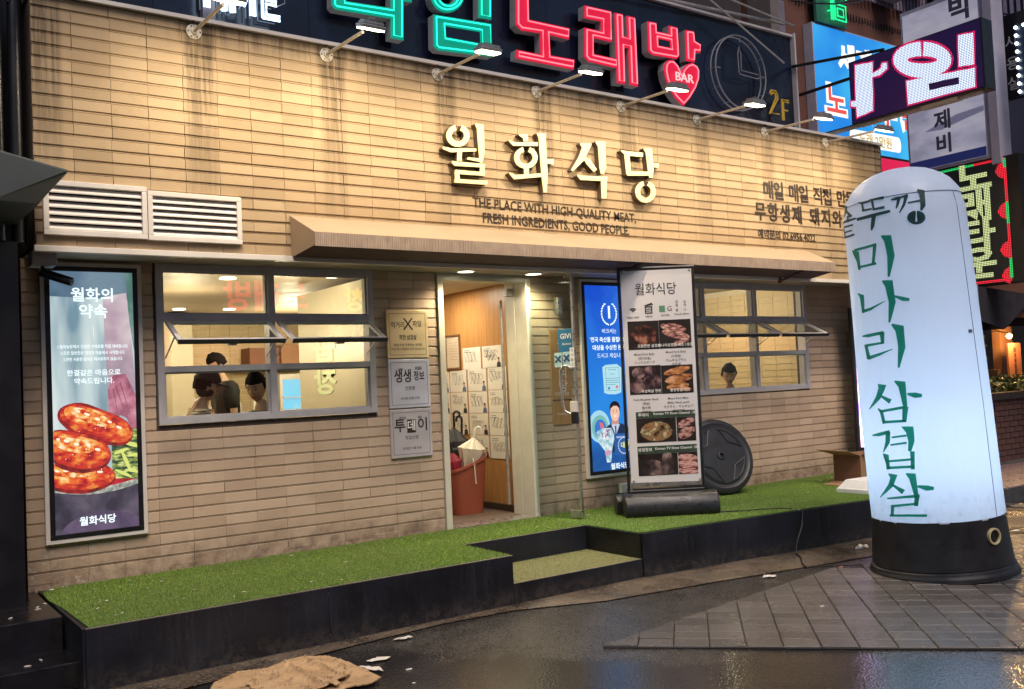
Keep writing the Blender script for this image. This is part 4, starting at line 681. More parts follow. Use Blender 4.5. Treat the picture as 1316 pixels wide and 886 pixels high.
# left light box: hand over a bowl of stuffed kimchi rolls
lb,yy,xa,xb,za,zb=lightbox(.085,.72,.61,2.445,'lit portrait box showing red stuffed rolls in a bowl at the left end')
FN=XZ(yy)
MB().box(xa,xb,yy,yy+.006,za,zb).build('backlit_panel',pmix('soft_cloth_print',[(120,150,165),(170,192,198),(205,222,222),(232,240,236)],2.2,.95,3,(2.2,1,.5)),lb)
pic('printed_picture',lb,FN,[(xa,2.22),(xb,2.20),(xb,zb),(xa,zb)],1,pmix('slate_blue_print',[(62,92,112),(92,120,140),(120,145,160)],3,.9,3),)
pic('printed_picture',lb,FN,[(.62,zb),(xb,zb),(xb,1.85),(.655,1.9),(.63,2.1)],2,pmix('green_grey_print',[(52,96,92),(90,130,120),(150,180,170)],4,.9,3))
pic('printed_picture',lb,FN,[(.47,2.22),(.62,2.25),(.645,1.95),(.665,1.60),(.60,1.50),(.50,1.55),(.475,1.8)],3,pmix('pale_arm_print',[(150,132,148),(190,165,178),(222,205,210)],3,.95,3))
pic('printed_picture',lb,FN,[(.485,1.60),(.52,1.69),(.60,1.70),(.665,1.55),(xb,1.42),(xb,1.26),(.64,1.30),(.60,1.40),(.56,1.42),(.52,1.36),(.487,1.44)],4,pmix('pink_hand_print',[(150,80,105),(192,120,140),(222,160,175)],9,.95,3))
for (p,q) in (((.535,1.62),(.59,1.44)),((.565,1.64),(.63,1.40)),((.52,1.60),(.545,1.42))):
    v=Vector((q[0]-p[0],q[1]-p[1])).normalized(); n=(-v.y*.003,v.x*.003)
    pic('hand_crease',lb,FN,[(p[0]-n[0],p[1]-n[1]),(p[0]+n[0],p[1]+n[1]),(q[0]+n[0]*.3,q[1]+n[1]*.3),(q[0]-n[0]*.3,q[1]-n[1]*.3)],5,glow('crease_print',(140,70,95),.9))
DISH=pmix('dark_table_print',[(48,40,62),(78,70,92),(105,92,110)],8,.8,4)
pic('printed_picture',lb,FN,[(xa,za),(xb,za),(xb,1.06),(xa,1.06)],2,DISH)
pic('printed_arc',lb,FN,disc(.44,.66,.26,.13,24,0,0,180),3,pmix('violet_cloth_print',[(80,62,98),(112,92,124)],10,.8,3))
bowl=[(xa,1.02),(xa,.955)]+[(xa+(xb-xa)*k/12,.955-.055*math.sin(math.pi*(k/12)*.8+.25)+.018*k/12) for k in range(13)]+[(xb,1.03)]
pic('printed_bowl',lb,FN,bowl,5,pmix('bowl_rim_print',[(110,110,105),(160,165,155),(215,215,200)],26,.95,4))
broth=[(xa,1.04)]+[(xa+(xb-xa)*k/12,.985-.045*math.sin(math.pi*(k/12)*.8+.25)+.022*k/12) for k in range(13)]+[(xb,1.06)]
pic('printed_broth',lb,FN,broth,6,pmix('red_broth_print',[(150,8,28),(205,22,45),(225,60,70)],18,1,4))
greens=pmix('green_stem_print',[(24,48,42),(60,92,60),(150,165,70),(222,225,150)],20,1,4,(1,1,2.5))
pic('printed_greens',lb,FN,[(.50,1.00),(xb,.99),(xb,1.32),(.60,1.34),(.50,1.28)],7,greens)
for (cx,cz,rx,rz,ro) in ((.59,1.11,.085,.012,-1.2),(.64,1.04,.06,.011,-.25),(.57,1.03,.06,.011,-.5),(.63,1.22,.06,.014,-.35),(.56,1.18,.05,.012,.3),(.645,1.15,.05,.01,.15)):
    pic('printed_stem',lb,FN,disc(cx,cz,rx,rz,14,ro),8,glow('stem_print',(205,215,120),1))
ROLL=pmix('kimchi_roll_print',[(150,14,20),(205,40,28),(226,92,38),(240,150,60),(250,215,150)],13,1.05,5,(1,1,1.6),.33,.68)
ROLL2=pmix('kimchi_roll_dark_print',[(130,8,20),(190,26,26),(215,60,32),(236,140,55)],15,1,5,(1,1,1.5),.34,.68)
def clip(p): return [(min(max(x,xa+.001),xb-.001),z) for x,z in p]
HIR=pmix('kimchi_roll_light_print',[(196,40,24),(228,92,36),(246,160,70),(255,214,150),(255,238,205)],20,1.0,5,(1,1,1.4),.34,.66)
RIM=pmix('kimchi_roll_rim_print',[(96,6,16),(140,14,22),(178,26,26)],18,.95,4)
def roll(cx,cz,rx,rz,ro,L):
    c_,s_=math.cos(ro),math.sin(ro)
    def ell(dx,dz,k1,k2): 
        o=[]
        for k in range(30):
            t=2*math.pi*k/30; u=rx*k1*abs(math.cos(t))**.8*(1 if math.cos(t)>0 else -1)+dx; v=rz*k2*math.sin(t)*(1+.05*math.sin(5*t+cx*9))+dz; o.append((cx+u*c_-v*s_,cz+u*s_+v*c_))
        return clip(o)
    pic('printed_roll',lb,FN,ell(0,0,1,1),L,RIM); pic('printed_roll',lb,FN,ell(.002,.010,.965,.87),L+.7,ROLL2); pic('printed_roll',lb,FN,ell(.0,.022,.88,.62),L+1.4,ROLL); pic('printed_roll',lb,FN,ell(-rx*.15,.036,.62,.34),L+2.1,HIR)
    for q in range(5):
        pic('printed_gloss',lb,FN,ell(rx*(-.55+.27*q)+.01*math.sin(q*5),rz*(.38+.12*math.sin(q*3)),.05+.03*abs(math.sin(q*2)),.07),L+2.8,glow('gloss_print',(255,232,205),1.05))
roll(.405,1.365,.250,.112,-.42,9); roll(.285,1.03,.235,.105,-.08,12.5); roll(.275,1.20,.225,.130,-.30,16)
for _ in range(46):
    cx,cz=random.choice(((.40,1.345),(.28,1.20),(.285,1.035))); cx+=random.gauss(0,.08); cz+=random.gauss(0,.035)
    if xa+.01<cx<.56: pic('printed_fleck',lb,FN,disc(cx,cz,random.uniform(.002,.007),random.uniform(.002,.004),7,random.uniform(0,3)),20,glow('fleck_print',random.choice([(120,12,14),(150,20,18)]),.9) if random.random()<.6 else glow('gloss_print',(255,225,190),1.1))
WGL=glow('backlit_white',(235,250,252),1.15)
def lt(b,s,x,z,m,par,y,**k): return text(b,s,(x,y,z),(1,0,0),(0,0,1),m,par,**k)
lt('월화의',.100,.405,2.225,WGL,lb,yy-.014,bold=.02); lt('약속',.100,.405,2.115,WGL,lb,yy-.014,bold=.02)
MB().box(.404,.4055,yy-.003,yy-.0025,1.95,2.02).build('divider',WGL,lb)
for i,s_ in enumerate(['1.월화농장에서 건강한 식재료를 직접 재배합니다.','2.모든 밑반찬은 건강한 마음에서 시작합니다.','3.한번 사용한 음식은 재사용하지 않습니다.']): lt(s_,.026,.40,1.885-.042*i,WGL,lb,yy-.014,bold=.01,width=(.44,.40,.37)[i])
lt('한결같은 마음으로',.044,.40,1.71,WGL,lb,yy-.014,bold=.012); lt('약속드립니다.',.044,.40,1.655,WGL,lb,yy-.014,bold=.012)
lt('월화식당',.062,.40,.735,WGL,lb,yy-.014,bold=.02)
# blue light box beside the door
bb,yy,xa,xb,za,zb=lightbox(4.61,5.245,.61,2.455,'lit blue portrait box showing a man with flowers, partly behind the menu stand')
FN=XZ(yy)
m=bpy.data.materials.new('backlit_blue'); m.use_nodes=True; nt=m.node_tree; b=nt.nodes['Principled BSDF']; g=nt.nodes.new('ShaderNodeNewGeometry'); sp=nt.nodes.new('ShaderNodeSeparateXYZ'); nt.links.new(g.outputs['Position'],sp.inputs[0])
c=mixrgb(nt,ramp(nt,sp.outputs[2],1.2,2.4,0,1),s2l((38,135,225)),s2l((22,78,205))); c=mixrgb(nt,ramp(nt,sp.outputs[2],.75,1.15,1,0),c,s2l((28,80,150))); c=mixrgb(nt,ramp(nt,noise(nt,g.outputs['Position'],3,3),.4,.7,0,.3),c,s2l((60,150,240)))
nt.links.new(c,b.inputs['Emission Color']); b.inputs['Emission Strength'].default_value=1.0; b.inputs['Base Color'].default_value=(.02,.03,.05,1); b.inputs['Roughness'].default_value=.15
MB().box(xa,xb,yy,yy+.006,za,zb).build('backlit_panel',m,bb)
cx=4.965
for sgn in (-1,1):
    for k in range(10):
        a=R(-78+k*15); x=cx+sgn*.092*math.cos(a); z=2.135+.105*math.sin(a)
        pic('laurel_leaf',bb,FN,disc(x,z,.016,.007,8,(math.pi/2+a if sgn>0 else math.pi/2-a)+.5*sgn),2,WGL)
lt('1',.16,cx,2.14,WGL,bb,yy-.003,bold=.03)
lt('버크셔는',.05,cx-.01,1.965,WGL,bb,yy-.003); lt("'전국 축산물 품질대회'",.052,cx-.02,1.885,WGL,bb,yy-.003,bold=.02,width=.46); lt('대상을 수상한 돈육',.052,cx-.02,1.81,WGL,bb,yy-.003,bold=.02); lt('드시고 계십니다.',.05,cx,1.735,WGL,bb,yy-.003)
pic('printed_certificate',bb,FN,[(4.86,1.39),(4.90,1.375),(5.0,1.37),(5.07,1.385),(5.085,1.62),(5.03,1.655),(4.89,1.65),(4.85,1.63)],2,glow('certificate_print',(175,220,232),1.0))
for (z,a,b_) in ((1.60,4.92,5.02),(1.56,4.94,5.0),(1.52,4.89,5.05),(1.50,4.89,5.04),(1.48,4.89,5.05),(1.46,4.89,5.0)): pic('certificate_line',bb,FN,[(a,z),(b_,z),(b_,z+.005),(a,z+.005)],3,glow('certificate_ink',(100,160,180),.8))
for e in ([(4.885,1.405),(5.055,1.405),(5.055,1.409),(4.885,1.409)],[(4.885,1.62),(5.055,1.62),(5.055,1.624),(4.885,1.624)],[(4.885,1.405),(4.889,1.405),(4.889,1.624),(4.885,1.624)],[(5.051,1.405),(5.055,1.405),(5.055,1.624),(5.051,1.624)]): pic('certificate_border',bb,FN,e,3.5,glow('certificate_ink',(100,160,180),.8))
pic('certificate_seal',bb,FN,disc(5.02,1.44,.018,.018,12),4,glow('seal_print',(220,130,150),1)); pic('certificate_seal',bb,FN,disc(4.92,1.43,.013,.013,12),4,glow('seal_blue_print',(70,110,160),1))
pic('printed_wheel',bb,FN,disc(4.78,1.08,.13,.15,24),1.5,glow('pale_wheel_print',(165,215,235),.95)); pic('printed_wheel',bb,FN,disc(4.785,1.07,.10,.115,24),2.3,glow('green_wheel_print',(125,190,185),.9)); pic('printed_wheel',bb,FN,disc(4.79,1.06,.07,.085,24),3.1,glow('blue_wheel_print',(60,120,205),.9)); pic('printed_wheel',bb,FN,[(4.78,1.12),(4.82,1.11),(4.85,1.03),(4.81,1.0)],4,glow('red_wheel_print',(220,110,120),1))
SUIT=glow('suit_print',(30,48,84),.9)
pic('printed_man_suit',bb,FN,[(4.80,.90),(4.82,1.04),(4.90,1.09),(4.98,1.105),(5.06,1.09),(xb,1.03),(xb,.86),(4.85,.82)],4.2,SUIT)
pic('printed_man_neck',bb,FN,[(4.93,1.06),(5.02,1.06),(5.015,1.15),(4.935,1.15)],5,glow('skin_shade_print',(205,150,130),.95))
pic('printed_man_shirt',bb,FN,[(4.925,1.09),(5.03,1.09),(4.985,1.0),(4.965,1.0)],5.6,glow('shirt_print',(190,205,225),1)); pic('printed_man_tie',bb,FN,[(4.968,1.075),(4.985,1.075),(4.983,1.0),(4.968,1.0)],6.4,glow('tie_print',(50,60,90),.9))
pic('printed_man_face',bb,FN,disc(4.977,1.20,.056,.082,24),6,glow('skin_print',(240,192,165),1))
pic('printed_man_hair',bb,FN,disc(4.977,1.245,.064,.062,20,0,5,175)+[(4.915,1.20),(4.925,1.24),(4.96,1.262),(5.0,1.262),(5.03,1.24),(5.04,1.20)][0:6],7,glow('hair_print',(28,24,34),.8))
for e in (4.955,5.0): pic('printed_eye',bb,FN,disc(e,1.205,.008,.004,8),7.6,glow('hair_print',(28,24,34),.8)); pic('printed_brow',bb,FN,disc(e,1.222,.011,.003,8),7.6,glow('hair_print',(28,24,34),.8))
pic('printed_smile',bb,FN,disc(4.978,1.165,.018,.007,10),7.6,glow('smile_print',(250,235,230),1.05))
pic('printed_bouquet',bb,FN,[(4.74,1.03),(4.80,1.06),(4.92,1.06),(4.96,.98),(4.92,.86),(4.90,.74),(4.85,.74),(4.83,.85),(4.76,.93)],7,pmix('bouquet_print',[(120,175,190),(180,215,225),(232,240,240)],22,1,4))
for _ in range(16): pic('printed_flower',bb,FN,disc(random.uniform(4.80,4.93),random.uniform(.95,1.04),.010,.010,8),8,glow('flower%d'%random.randint(0,2),random.choice([(150,90,140),(95,75,110),(235,215,225)]),1))
pic('printed_hand',bb,FN,disc(4.865,.83,.035,.026,12,.3),8.4,glow('hand_print',(205,150,175),1))
pic('printed_plaque',bb,FN,[(4.95,.80),(xb,.785),(xb,1.0),(4.95,1.0)],8,glow('plaque_print',(45,95,165),.9))
for k in range(18):
    a=R(k*20); pic('plaque_leaf',bb,FN,disc(5.07+.072*math.cos(a),.885+.075*math.sin(a),.015,.006,7,a+1.9),9,glow('silver_leaf_print',(180,200,230),1))
lt('대상',.06,5.08,.885,glow('gold_print',(225,230,130),1),bb,yy-.007,bold=.03); lt('SINCE 2018',.025,5.04,.965,WGL,bb,yy-.007)
lt('월화식당',.062,5.0,.695,WGL,bb,yy-.014,bold=.02)
# ------------------------------------------------------------------ three brushed plaques left of the door
def plaque(z0,z1,label,metalcol,lines):
    t=thing('wall_plaque',label,'plaque',(2.6,LY,z0),'brushed metal plaques left of the door')
    x0,x1=2.605,2.985; y=LY-.022
    MB().box(x0,x1,y,LY-.001,z0+.003,z1-.003).build('plate',mat('brushed_plate_'+metalcol[0],metalcol[1],.34,metal=.45,var=.14,scale=4),t,bevel=.004)
    f=MB(); 
    for (a,b,c,d) in ((x0+.022,x1-.022,z0+.028,z0+.0305),(x0+.022,x1-.022,z1-.0305,z1-.028),(x0+.022,x0+.0245,z0+.0305,z1-.0305),(x1-.0245,x1-.022,z0+.0305,z1-.0305)): f.box(a,b,y-.0006,y,c,d)
    f.build('engraved_border',TXT,t)
    for (b,s,dx,dz,bo,wd) in lines: lt(b,s,(x0+x1)/2+dx,z1-dz,TXT,t,y-.0008,bold=bo,width=wd)
    return t
plaque(1.757,2.150,'golden brushed plaque, topmost of the three left of the door',('gold',(.98,.78,.44)),[('먹거리',.055,-.09,.125,.01,.12),('X',.14,.005,.12,.0,None),('파일',.055,.09,.115,.01,.08),('착한 삼겹살',.045,0,.225,.01,.16),('매일 두번 도정하는 정직한',.024,0,.285,.005,None),('식당으로 인정받은 착한 업소입니다',.022,0,.318,.005,None)])
plaque(1.354,1.753,'silver brushed plaque, middle of the three left of the door',('silver',(.78,.78,.86)),[('2TV',.030,-.08,.085,.01,None),('KBS',.036,.085,.08,.03,None),('생생',.115,-.060,.145,.02,.155),('정보',.085,.088,.145,.02,.10),('인증점',.034,0,.24,.005,None),('2014년 06월 27일',.024,0,.32,.005,None)])
p3=plaque(.955,1.350,'rose brushed plaque, lowest of the three left of the door',('rose',(.72,.66,.67)),[('생방송',.026,-.08,.075,.01,None),('SBS',.026,.08,.075,.02,None),('투',.115,-.105,.14,.02,None),('이',.115,.105,.14,.02,None),('맛집선정',.034,0,.235,.005,None),('2015년 11월 06일',.024,0,.32,.005,None)])
MB().box(2.755,2.835,LY-.0232,LY-.0222,1.155,1.262).build('black_square',TXT,p3); lt('데',.09,2.795,1.208,WPR,p3,LY-.0236,bold=.02)
# ------------------------------------------------------------------ things on the wall by the door
t=thing('wall_board','tan vertical board with white Korean letters behind the open glass door','sign',(4.35,LY,1.12))
MB().box(4.255,4.475,LY-.014,LY-.001,1.125,1.98).build('board',mat('ochre_board',(.42,.22,.075),.5,var=.1,scale=6),t,bevel=.002)
MB().box(4.256,4.474,LY-.0148,LY-.0138,1.34,1.352).build('joint',TXT,t)
for i,ch in enumerate('월화식당'): lt(ch,.12,4.385,1.84-.125*i,WPR,t,LY-.0146)
lt('막창·삼겹살',.035,4.365,1.40,WPR,t,LY-.0146); lt('02.6956.4022',.022,4.365,1.22,WPR,t,LY-.0146)
t=thing('wall_lamp','short unlit brushed metal cylinder lamp on the bricks right of the door','lamp',(4.34,LY,2.2))
MB().lathe((4.34,LY-.055,2.125),[(0,.034),(.003,.037),(.143,.037),(.146,.034)],20).build('lamp_body',ALU,t,smooth=True); MB().box(4.325,4.355,LY-.03,LY,2.16,2.24).build('wall_bracket',ALU,t); MB().box(4.315,4.375,LY-.075,LY-.03,2.112,2.122).build('lamp_lip',ALU,t)
t=thing('power_socket','small white outdoor socket box low on the bricks left of the menu stand foot','socket',(5.0,LY,.5))
MB().box(4.99,5.12,LY-.05,LY-.001,.44,.53).build('socket_box',WHITEM,t,bevel=.006); MB().tube([(5.06,LY-.05,.47),(5.07,LY-.10,.42),(5.12,LY-.14,.36),(5.2,LY-.16,.337)],.005,6).build('plug_cable',BLACKM,t)
# camera at left end
t=thing('security_camera','black bullet security camera hanging under the left end of the overhang','camera',(.08,.3,2.44))
MB().box(.0,.145,.14,.30,2.385,2.47).build('mount_box',mat('off_white_box',(.50,.47,.48),.5,var=.1),t,bevel=.006)
MB().tube([(.07,.20,2.385),(.07,.195,2.345),(.09,.18,2.335)],.012,8).build('joint',BLACKM,t,smooth=True)
MB().tube([(.06,.20,2.345),(.22,.10,2.275)],.026,14).build('camera_barrel',BLACKM,t,smooth=True); MB().obox((.15,.145,2.335),(.80,-.50,-.35),(.53,.85,0),(.3,-.19,.93),.09,.028,.003).build('sun_shield',BLACKM,t)
# soffit downlights
for i,(x,l_) in enumerate(((3.28,'round soffit downlight glowing above the left side of the door'),(3.98,'round soffit downlight glowing above the right side of the door'))):
    t=thing('soffit_downlight',l_,'light',(x,.28,2.465),'round downlights in the soffit over the door')
    MB().lathe((x,.27,2.466),[(0,.085),(-.008,.082),(-.009,.070),(-.002,.070)],24,cap=False).build('trim_ring',WHITEM,t,smooth=True)
    MB().lathe((x,.27,2.4655),[(0,.071),(-.003,.071)],24).build('diffuser',glow('downlight_diffuser',(255,246,215),7),t)
    ld=bpy.data.lights.new('downlight_light','SPOT'); ld.energy=85; ld.color=(1,.86,.58); ld.spot_size=R(150); ld.spot_blend=.8; ld.shadow_soft_size=.07
    lo=bpy.data.objects.new('downlight_light',ld); COL.objects.link(lo); lo.parent=t; lo.location=Vector((x,.27,2.455))-org(t)
# ------------------------------------------------------------------ menu stand
E1=Vector((.846,-.533,0)).normalized(); N1=Vector((E1.y,-E1.x,0)); O1=Vector((4.50,-.20,0))   # N1 faces the street
def mp_(s,z,d=0): return O1+E1*s+N1*d+Vector((0,0,z))
FM=lambda u,v,d: tuple(mp_(u,v,d))
ms=thing('menu_stand','tall black framed menu banner stand with food photos on a black water base','sign',mp_(.36,.33))
for s in (.035,.685): MB().tube([mp_(s,.50),mp_(s,2.46)],.013,8).build('post',BLACKM,ms,smooth=True)
MB().tube([mp_(.02,2.462),mp_(.70,2.462)],.014,8).build('top_rail',BLACKM,ms,smooth=True); MB().tube([mp_(.035,.545),mp_(.685,.545)],.013,8).build('lower_rail',BLACKM,ms,smooth=True)
BAN=mat('banner_vinyl',(.66,.63,.64),.38,var=.04,scale=3,bump=.06,bscale=5)
bn=MB().prism([(.058,.605),(.665,.592),(.672,2.445),(.05,2.440)],FM,.0,.004).build('banner',BAN,ms)
MB().prism([(.056,.585),(.668,.575),(.668,.608),(.056,.618)],FM,-.002,.012).build('clip_rail',ALU,ms)
for (s,z) in ((.065,2.425),(.655,2.43),(.08,.63),(.655,.62)): MB().lathe(mp_(s,z,.004),[(0,.012),(.004,.009)],10,N1).build('eyelet',STEEL,ms)
def mtx(b,sz,s,z,m,**k): return text(b,sz,mp_(s,z,.0062),E1,(0,0,1),m,bn,**k)
mtx('월화식당',.115,.352,2.27,BPR,width=.36)
for k,r_ in enumerate((.012,.026,.040)):
    a=disc(.145,2.08,r_,r_,10,0,45,135); bpoly=a+[(.145+(x-.145)*(1-.009/r_),2.08+(z-2.08)*(1-.009/r_)) for x,z in a[::-1]]
    MB().prism(bpoly,FM,.0045,.0062).build('wifi_arc',BPR,bn)
mtx('FREE WIFI',.024,.145,2.035,BPR); mtx('MENU',.024,.285,2.04,BPR); mtx('NAVER',.024,.425,2.045,BPR); mtx('PLACE MENU',.022,.57,2.05,BPR)
MB().prism([(.25,2.065),(.315,2.065),(.315,2.13),(.25,2.13)],FM,.0045,.0058).build('book_icon',BPR,bn)
MB().prism([(.243,2.135),(.31,2.16),(.325,2.14),(.26,2.132)],FM,.0045,.0058).build('book_icon',BPR,bn)
for q in (2.075,2.092,2.109): MB().prism([(.26,q),(.305,q),(.305,q+.007),(.26,q+.007)],FM,.0059,.0065).build('book_line',BAN,bn)
MB().prism([(.375,2.075),(.425,2.075),(.425,2.13),(.375,2.13)],FM,.0045,.0058).build('green_icon',mat('green_print',(.10,.26,.15),.5),bn); mtx('G',.06,.465,2.10,BPR)
for a_ in (.53,.60):
    for z in (2.155,2.125,2.085): mtx('한영중일가나'[int((a_>.55)*3+(z<2.14)+(z<2.1))],.028,a_,z,BPR)
MEATS=[pmix('grill_print_a',[(28,18,18),(62,38,34),(120,70,58),(170,118,100)],17,0,5),pmix('pork_belly_print',[(40,26,24),(130,85,78),(185,130,120),(215,180,168)],22,0,5,(1,1,2.6)),
 pmix('shoulder_print',[(30,20,26),(60,42,48),(105,80,84),(150,120,118)],15,0,5),pmix('sausage_print',[(40,24,18),(150,90,60),(190,130,70),(210,160,130)],13,0,5,(1,1,3)),
 pmix('hotpot_print',[(40,34,28),(110,88,60),(160,110,78),(90,100,60),(200,170,140)],19,0,5),pmix('slices_print',[(50,30,28),(150,95,88),(200,160,150),(110,70,60)],20,0,5,(1,1,2)),
 pmix('cooking_print',[(34,28,30),(70,56,58),(120,96,92),(150,130,125)],10,0,5),pmix('bacon_print',[(120,62,62),(190,128,120),(215,175,165),(130,80,76)],16,0,5,(1,1,4))]
DKP=mat('dark_photo_ground',(.020,.014,.012),.35,var=.2)
def photo(s0,s1,z0,z1,mt,blobs,white=None):
    MB().prism([(s0,z0),(s1,z0),(s1,z1),(s0,z1)],FM,.0045,.0056).build('printed_photo',DKP,bn)
    for k,(u,v,a,b_,ro) in enumerate(blobs):
        p=disc(s0+(s1-s0)*u,z0+(z1-z0)*v,a,b_,16,ro); p=[(min(max(x,s0),s1),min(max(z,z0),z1)) for x,z in p]
        MB().prism(p,FM,.0057+.00012*k,.0060+.00012*k).build('printed_food',mt,bn)
random.seed(5)
photo(.092,.362,1.757,2.003,MEATS[0],[(.5,.5,.115,.09,0)]+[(.22+.62*abs(math.cos(k*.8))*.9,.30+.42*((k*.37)%1),.034,.022,k*.7) for k in range(11)])
photo(.364,.642,1.757,2.005,MEATS[1],[(.45,.72,.115,.035,-.2),(.52,.48,.125,.035,-.25),(.60,.2,.05,.026,.4),(.78,.25,.04,.022,.2)])
photo(.085,.362,1.37,1.618,MEATS[2],[(.25,.3,.075,.062,0),(.72,.42,.085,.068,.2),(.3,.75,.06,.05,0),(.65,.82,.05,.04,0)])
photo(.364,.640,1.368,1.612,MEATS[3],[(.5,.80,.12,.030,.22),(.55,.52,.125,.038,.16),(.5,.25,.10,.03,.1),(.75,.14,.05,.02,-.1)])
GH=mat('dark_green_band',(.035,.060,.038),.4,var=.05)
for (z0,z1,zh) in ((.955,1.165,1.22),(.672,.862,.925)):
    MB().prism([(.125,z1),(.642,z1),(.642,zh),(.125,zh)],FM,.0045,.0057).build('printed_band',GH,bn)
    text('Korean TV Show Channel : SBS',.030,mp_(.47,(z1+zh)/2+.006,.0062),E1,(0,0,1),WPR,bn,bold=.01); mtx('투데이' if z0>.9 else '생생정보',.034,.19,(z1+zh)/2,WPR,bold=.01)
photo(.125,.47,.955,1.163,MEATS[4],[(.5,.45,.14,.085,0),(.45,.5,.11,.06,.1),(.6,.45,.05,.04,0)])
photo(.475,.640,.955,1.163,MEATS[5],[(.5,.75,.08,.035,.4),(.5,.35,.08,.045,.5)])
photo(.125,.47,.672,.860,MEATS[6],[(.35,.4,.10,.06,0),(.75,.6,.05,.10,.1),(.5,.15,.14,.025,0)])
photo(.475,.642,.672,.860,MEATS[7],[(.5,.75,.09,.03,-.1),(.5,.45,.09,.035,-.1),(.5,.15,.09,.03,-.1)])
for (s,z,ls) in ((.225,1.715,['Mixed Pork Belly','(돼지모둠)','ミックスポーク','猪肉拼盘']),(.50,1.725,['Mixed Pork Belly','(오겹살)','サムギョプサル','五花肉']),(.22,1.325,['Pork Shoulder Neck','(목살)','首の肉','猪颈肉']),(.50,1.325,['Mixed Pork Meat','(Belly, Neck, Jowl)','モクサル・サムギョプ','猪肉拼盘'])):
    for k,b_ in enumerate(ls): mtx(b_,.026,s,z-.036*k,BPR,bold=.004)
for (b_,s,z) in (('모듬한판 삼겹살',.27,1.785),('미나리삼겹살 세트 1호점',.50,1.785),('숙성목살 한판',.27,1.395),('통항정살 세트',.52,1.395)): 
    text(b_,.030,mp_(s,z,.009),E1,(0,0,1),WPR,bn,bold=.01)
# water base
wb=MB(); prof=[(0,.02),(.0,.11),(.03,.16),(.09,.195),(.16,.20),(.22,.17),(.255,.11),(.26,.04),(.24,.0),(.03,.0)]
def basef(u,v,d): return tuple(O1+E1*d+N1*(u-.13)+Vector((0,0,.332+v)))
wb.prism(prof,basef,-.02,.79)
wb.build('water_base',mat('black_blow_moulded_plastic',(.014,.014,.016),.33,var=.2,scale=30,bump=.25,bscale=90),ms,smooth=True,bevel=.012)
w2_=MB(); w2_.prism([(.0,.0),(.0,.13),(.05,.17),(.12,.17),(.16,.12),(.16,0)],lambda u,v,d: tuple(O1+E1*d+N1*(u-.26)+Vector((0,0,.332+v))),-.06,.72); w2_.build('water_base_rear',mat('black_blow_moulded_plastic'),ms,smooth=True,bevel=.012)
MB().obox(mp_(.37,.545,-.005),E1,N1,(0,0,1),.30,.015,.02).build('post_socket',BLACKM,ms)
# ------------------------------------------------------------------ round black disc leaning on the wall
dk=thing('round_floor_weight','big round black moulded disc leaning against the bricks right of the menu stand','umbrella base',(6.1,.05,.33))
ax=Vector((-.25,-1,.36)).normalized(); 
cen=Vector((6.10,.20,.70)); Rd=.385
DKM=mat('dark_grey_moulded_plastic',(.022,.023,.027),.45,var=.15,scale=12,bump=.12,bscale=60)
MB().lathe(cen-ax*.05,[(0,.34),(.0,.36),(.02,.378),(.055,Rd),(.085,.378),(.10,.355),(.105,.330),(.098,.318),(.098,.29),(.108,.28),(.112,.05),(.10,.045),(.10,.02)],40,ax).build('disc',DKM,dk,smooth=True)
t1=Vector((1,0,0)); t1=(t1-ax*t1.dot(ax)).normalized(); t2=ax.cross(t1)
def dkp(r,a,h): return cen-ax*.05+ax*h+(t1*math.cos(a)+t2*math.sin(a))*r
for k in range(4):
    a0=R(45+k*90)
    pts=[dkp(.17+.085*abs(math.cos((q/10-.5)*math.pi))*0+.10*(2*abs(q/10-.5))**1.5*1.0,a0+R(-34+68*q/10),.112) for q in range(11)]
    MB().tube(pts,.008,6).build('moulded_rib',DKM,dk,smooth=True)
    pts=[dkp(.265,a0+R(-32+64*q/8),.110) for q in range(9)]; MB().tube(pts,.006,6).build('moulded_rib',DKM,dk,smooth=True)
MB().lathe(cen+ax*.055,[(0,.05),(.015,.045),(.018,.022),(.004,.018)],18,ax,cap=False).build('hub',DKM,dk,smooth=True)
# ------------------------------------------------------------------ cardboard, tray, banner and cable at the platform's right end
def cardm(name,c): 
    return mat(name,c,.8,var=.14,scale=7,bump=.1,bscale=30)
CB=cardm('brown_cardboard',(.36,.205,.115)); CBO=cardm('dark_cardboard',(.22,.105,.065))  # CBO is a darker brown, used on one box side and some cartons
bx=thing('cardboard_box','open brown cardboard box with splayed flaps at the right end of the turf','box',(7.75,-.25,.33))
def P3(*p): return p
q=MB(); x0,x1,y0,y1,z0,z1=7.52,8.05,-.42,-.10,.336,.62
for pl in ([(x0,y0,z0),(x1,y0,z0),(x1,y0,z1),(x0,y0,z1)],[(x0,y0,z0),(x0,y1,z0),(x0,y1,z1),(x0,y0,z1)],[(x0,y1,z0),(x1,y1,z0),(x1,y1,z1),(x0,y1,z1)],[(x1,y0,z0),(x1,y1,z0),(x1,y1,z1),(x1,y0,z1)]):
    o=MB().quad(*pl).build('box_side',CBO if pl[1][0]==x0 else CB,bx); s_=o.modifiers.new('thick','SOLIDIFY'); s_.thickness=.005
for pl in ([(x0,y0,z1),(x0,y1,z1),(x0-.26,y1+.02,z1+.07),(x0-.24,y0-.03,z1+.06)],[(x0,y0,z1),(x1,y0,z1),(x1+.02,y0-.10,z1+.05),(x0+.05,y0-.08,z1+.06)],[(x0-.02,y0,z0+.01),(x0-.02,y1,z0+.01),(x0-.26,y1-.05,z0),(x0-.28,y0+.02,z0)]):
    o=MB().quad(*pl).build('box_flap',CB,bx); s_=o.modifiers.new('thick','SOLIDIFY'); s_.thickness=.005
tr=thing('foam_tray','white ribbed foam tray standing upside down on the turf edge beside the balloon','tray',(7.05,-.85,.33))
q=MB(); a=[(6.80,-.97),(7.28,-.99),(7.30,-.66),(6.80,-.64)]; c_=Vector((7.04,-.82))
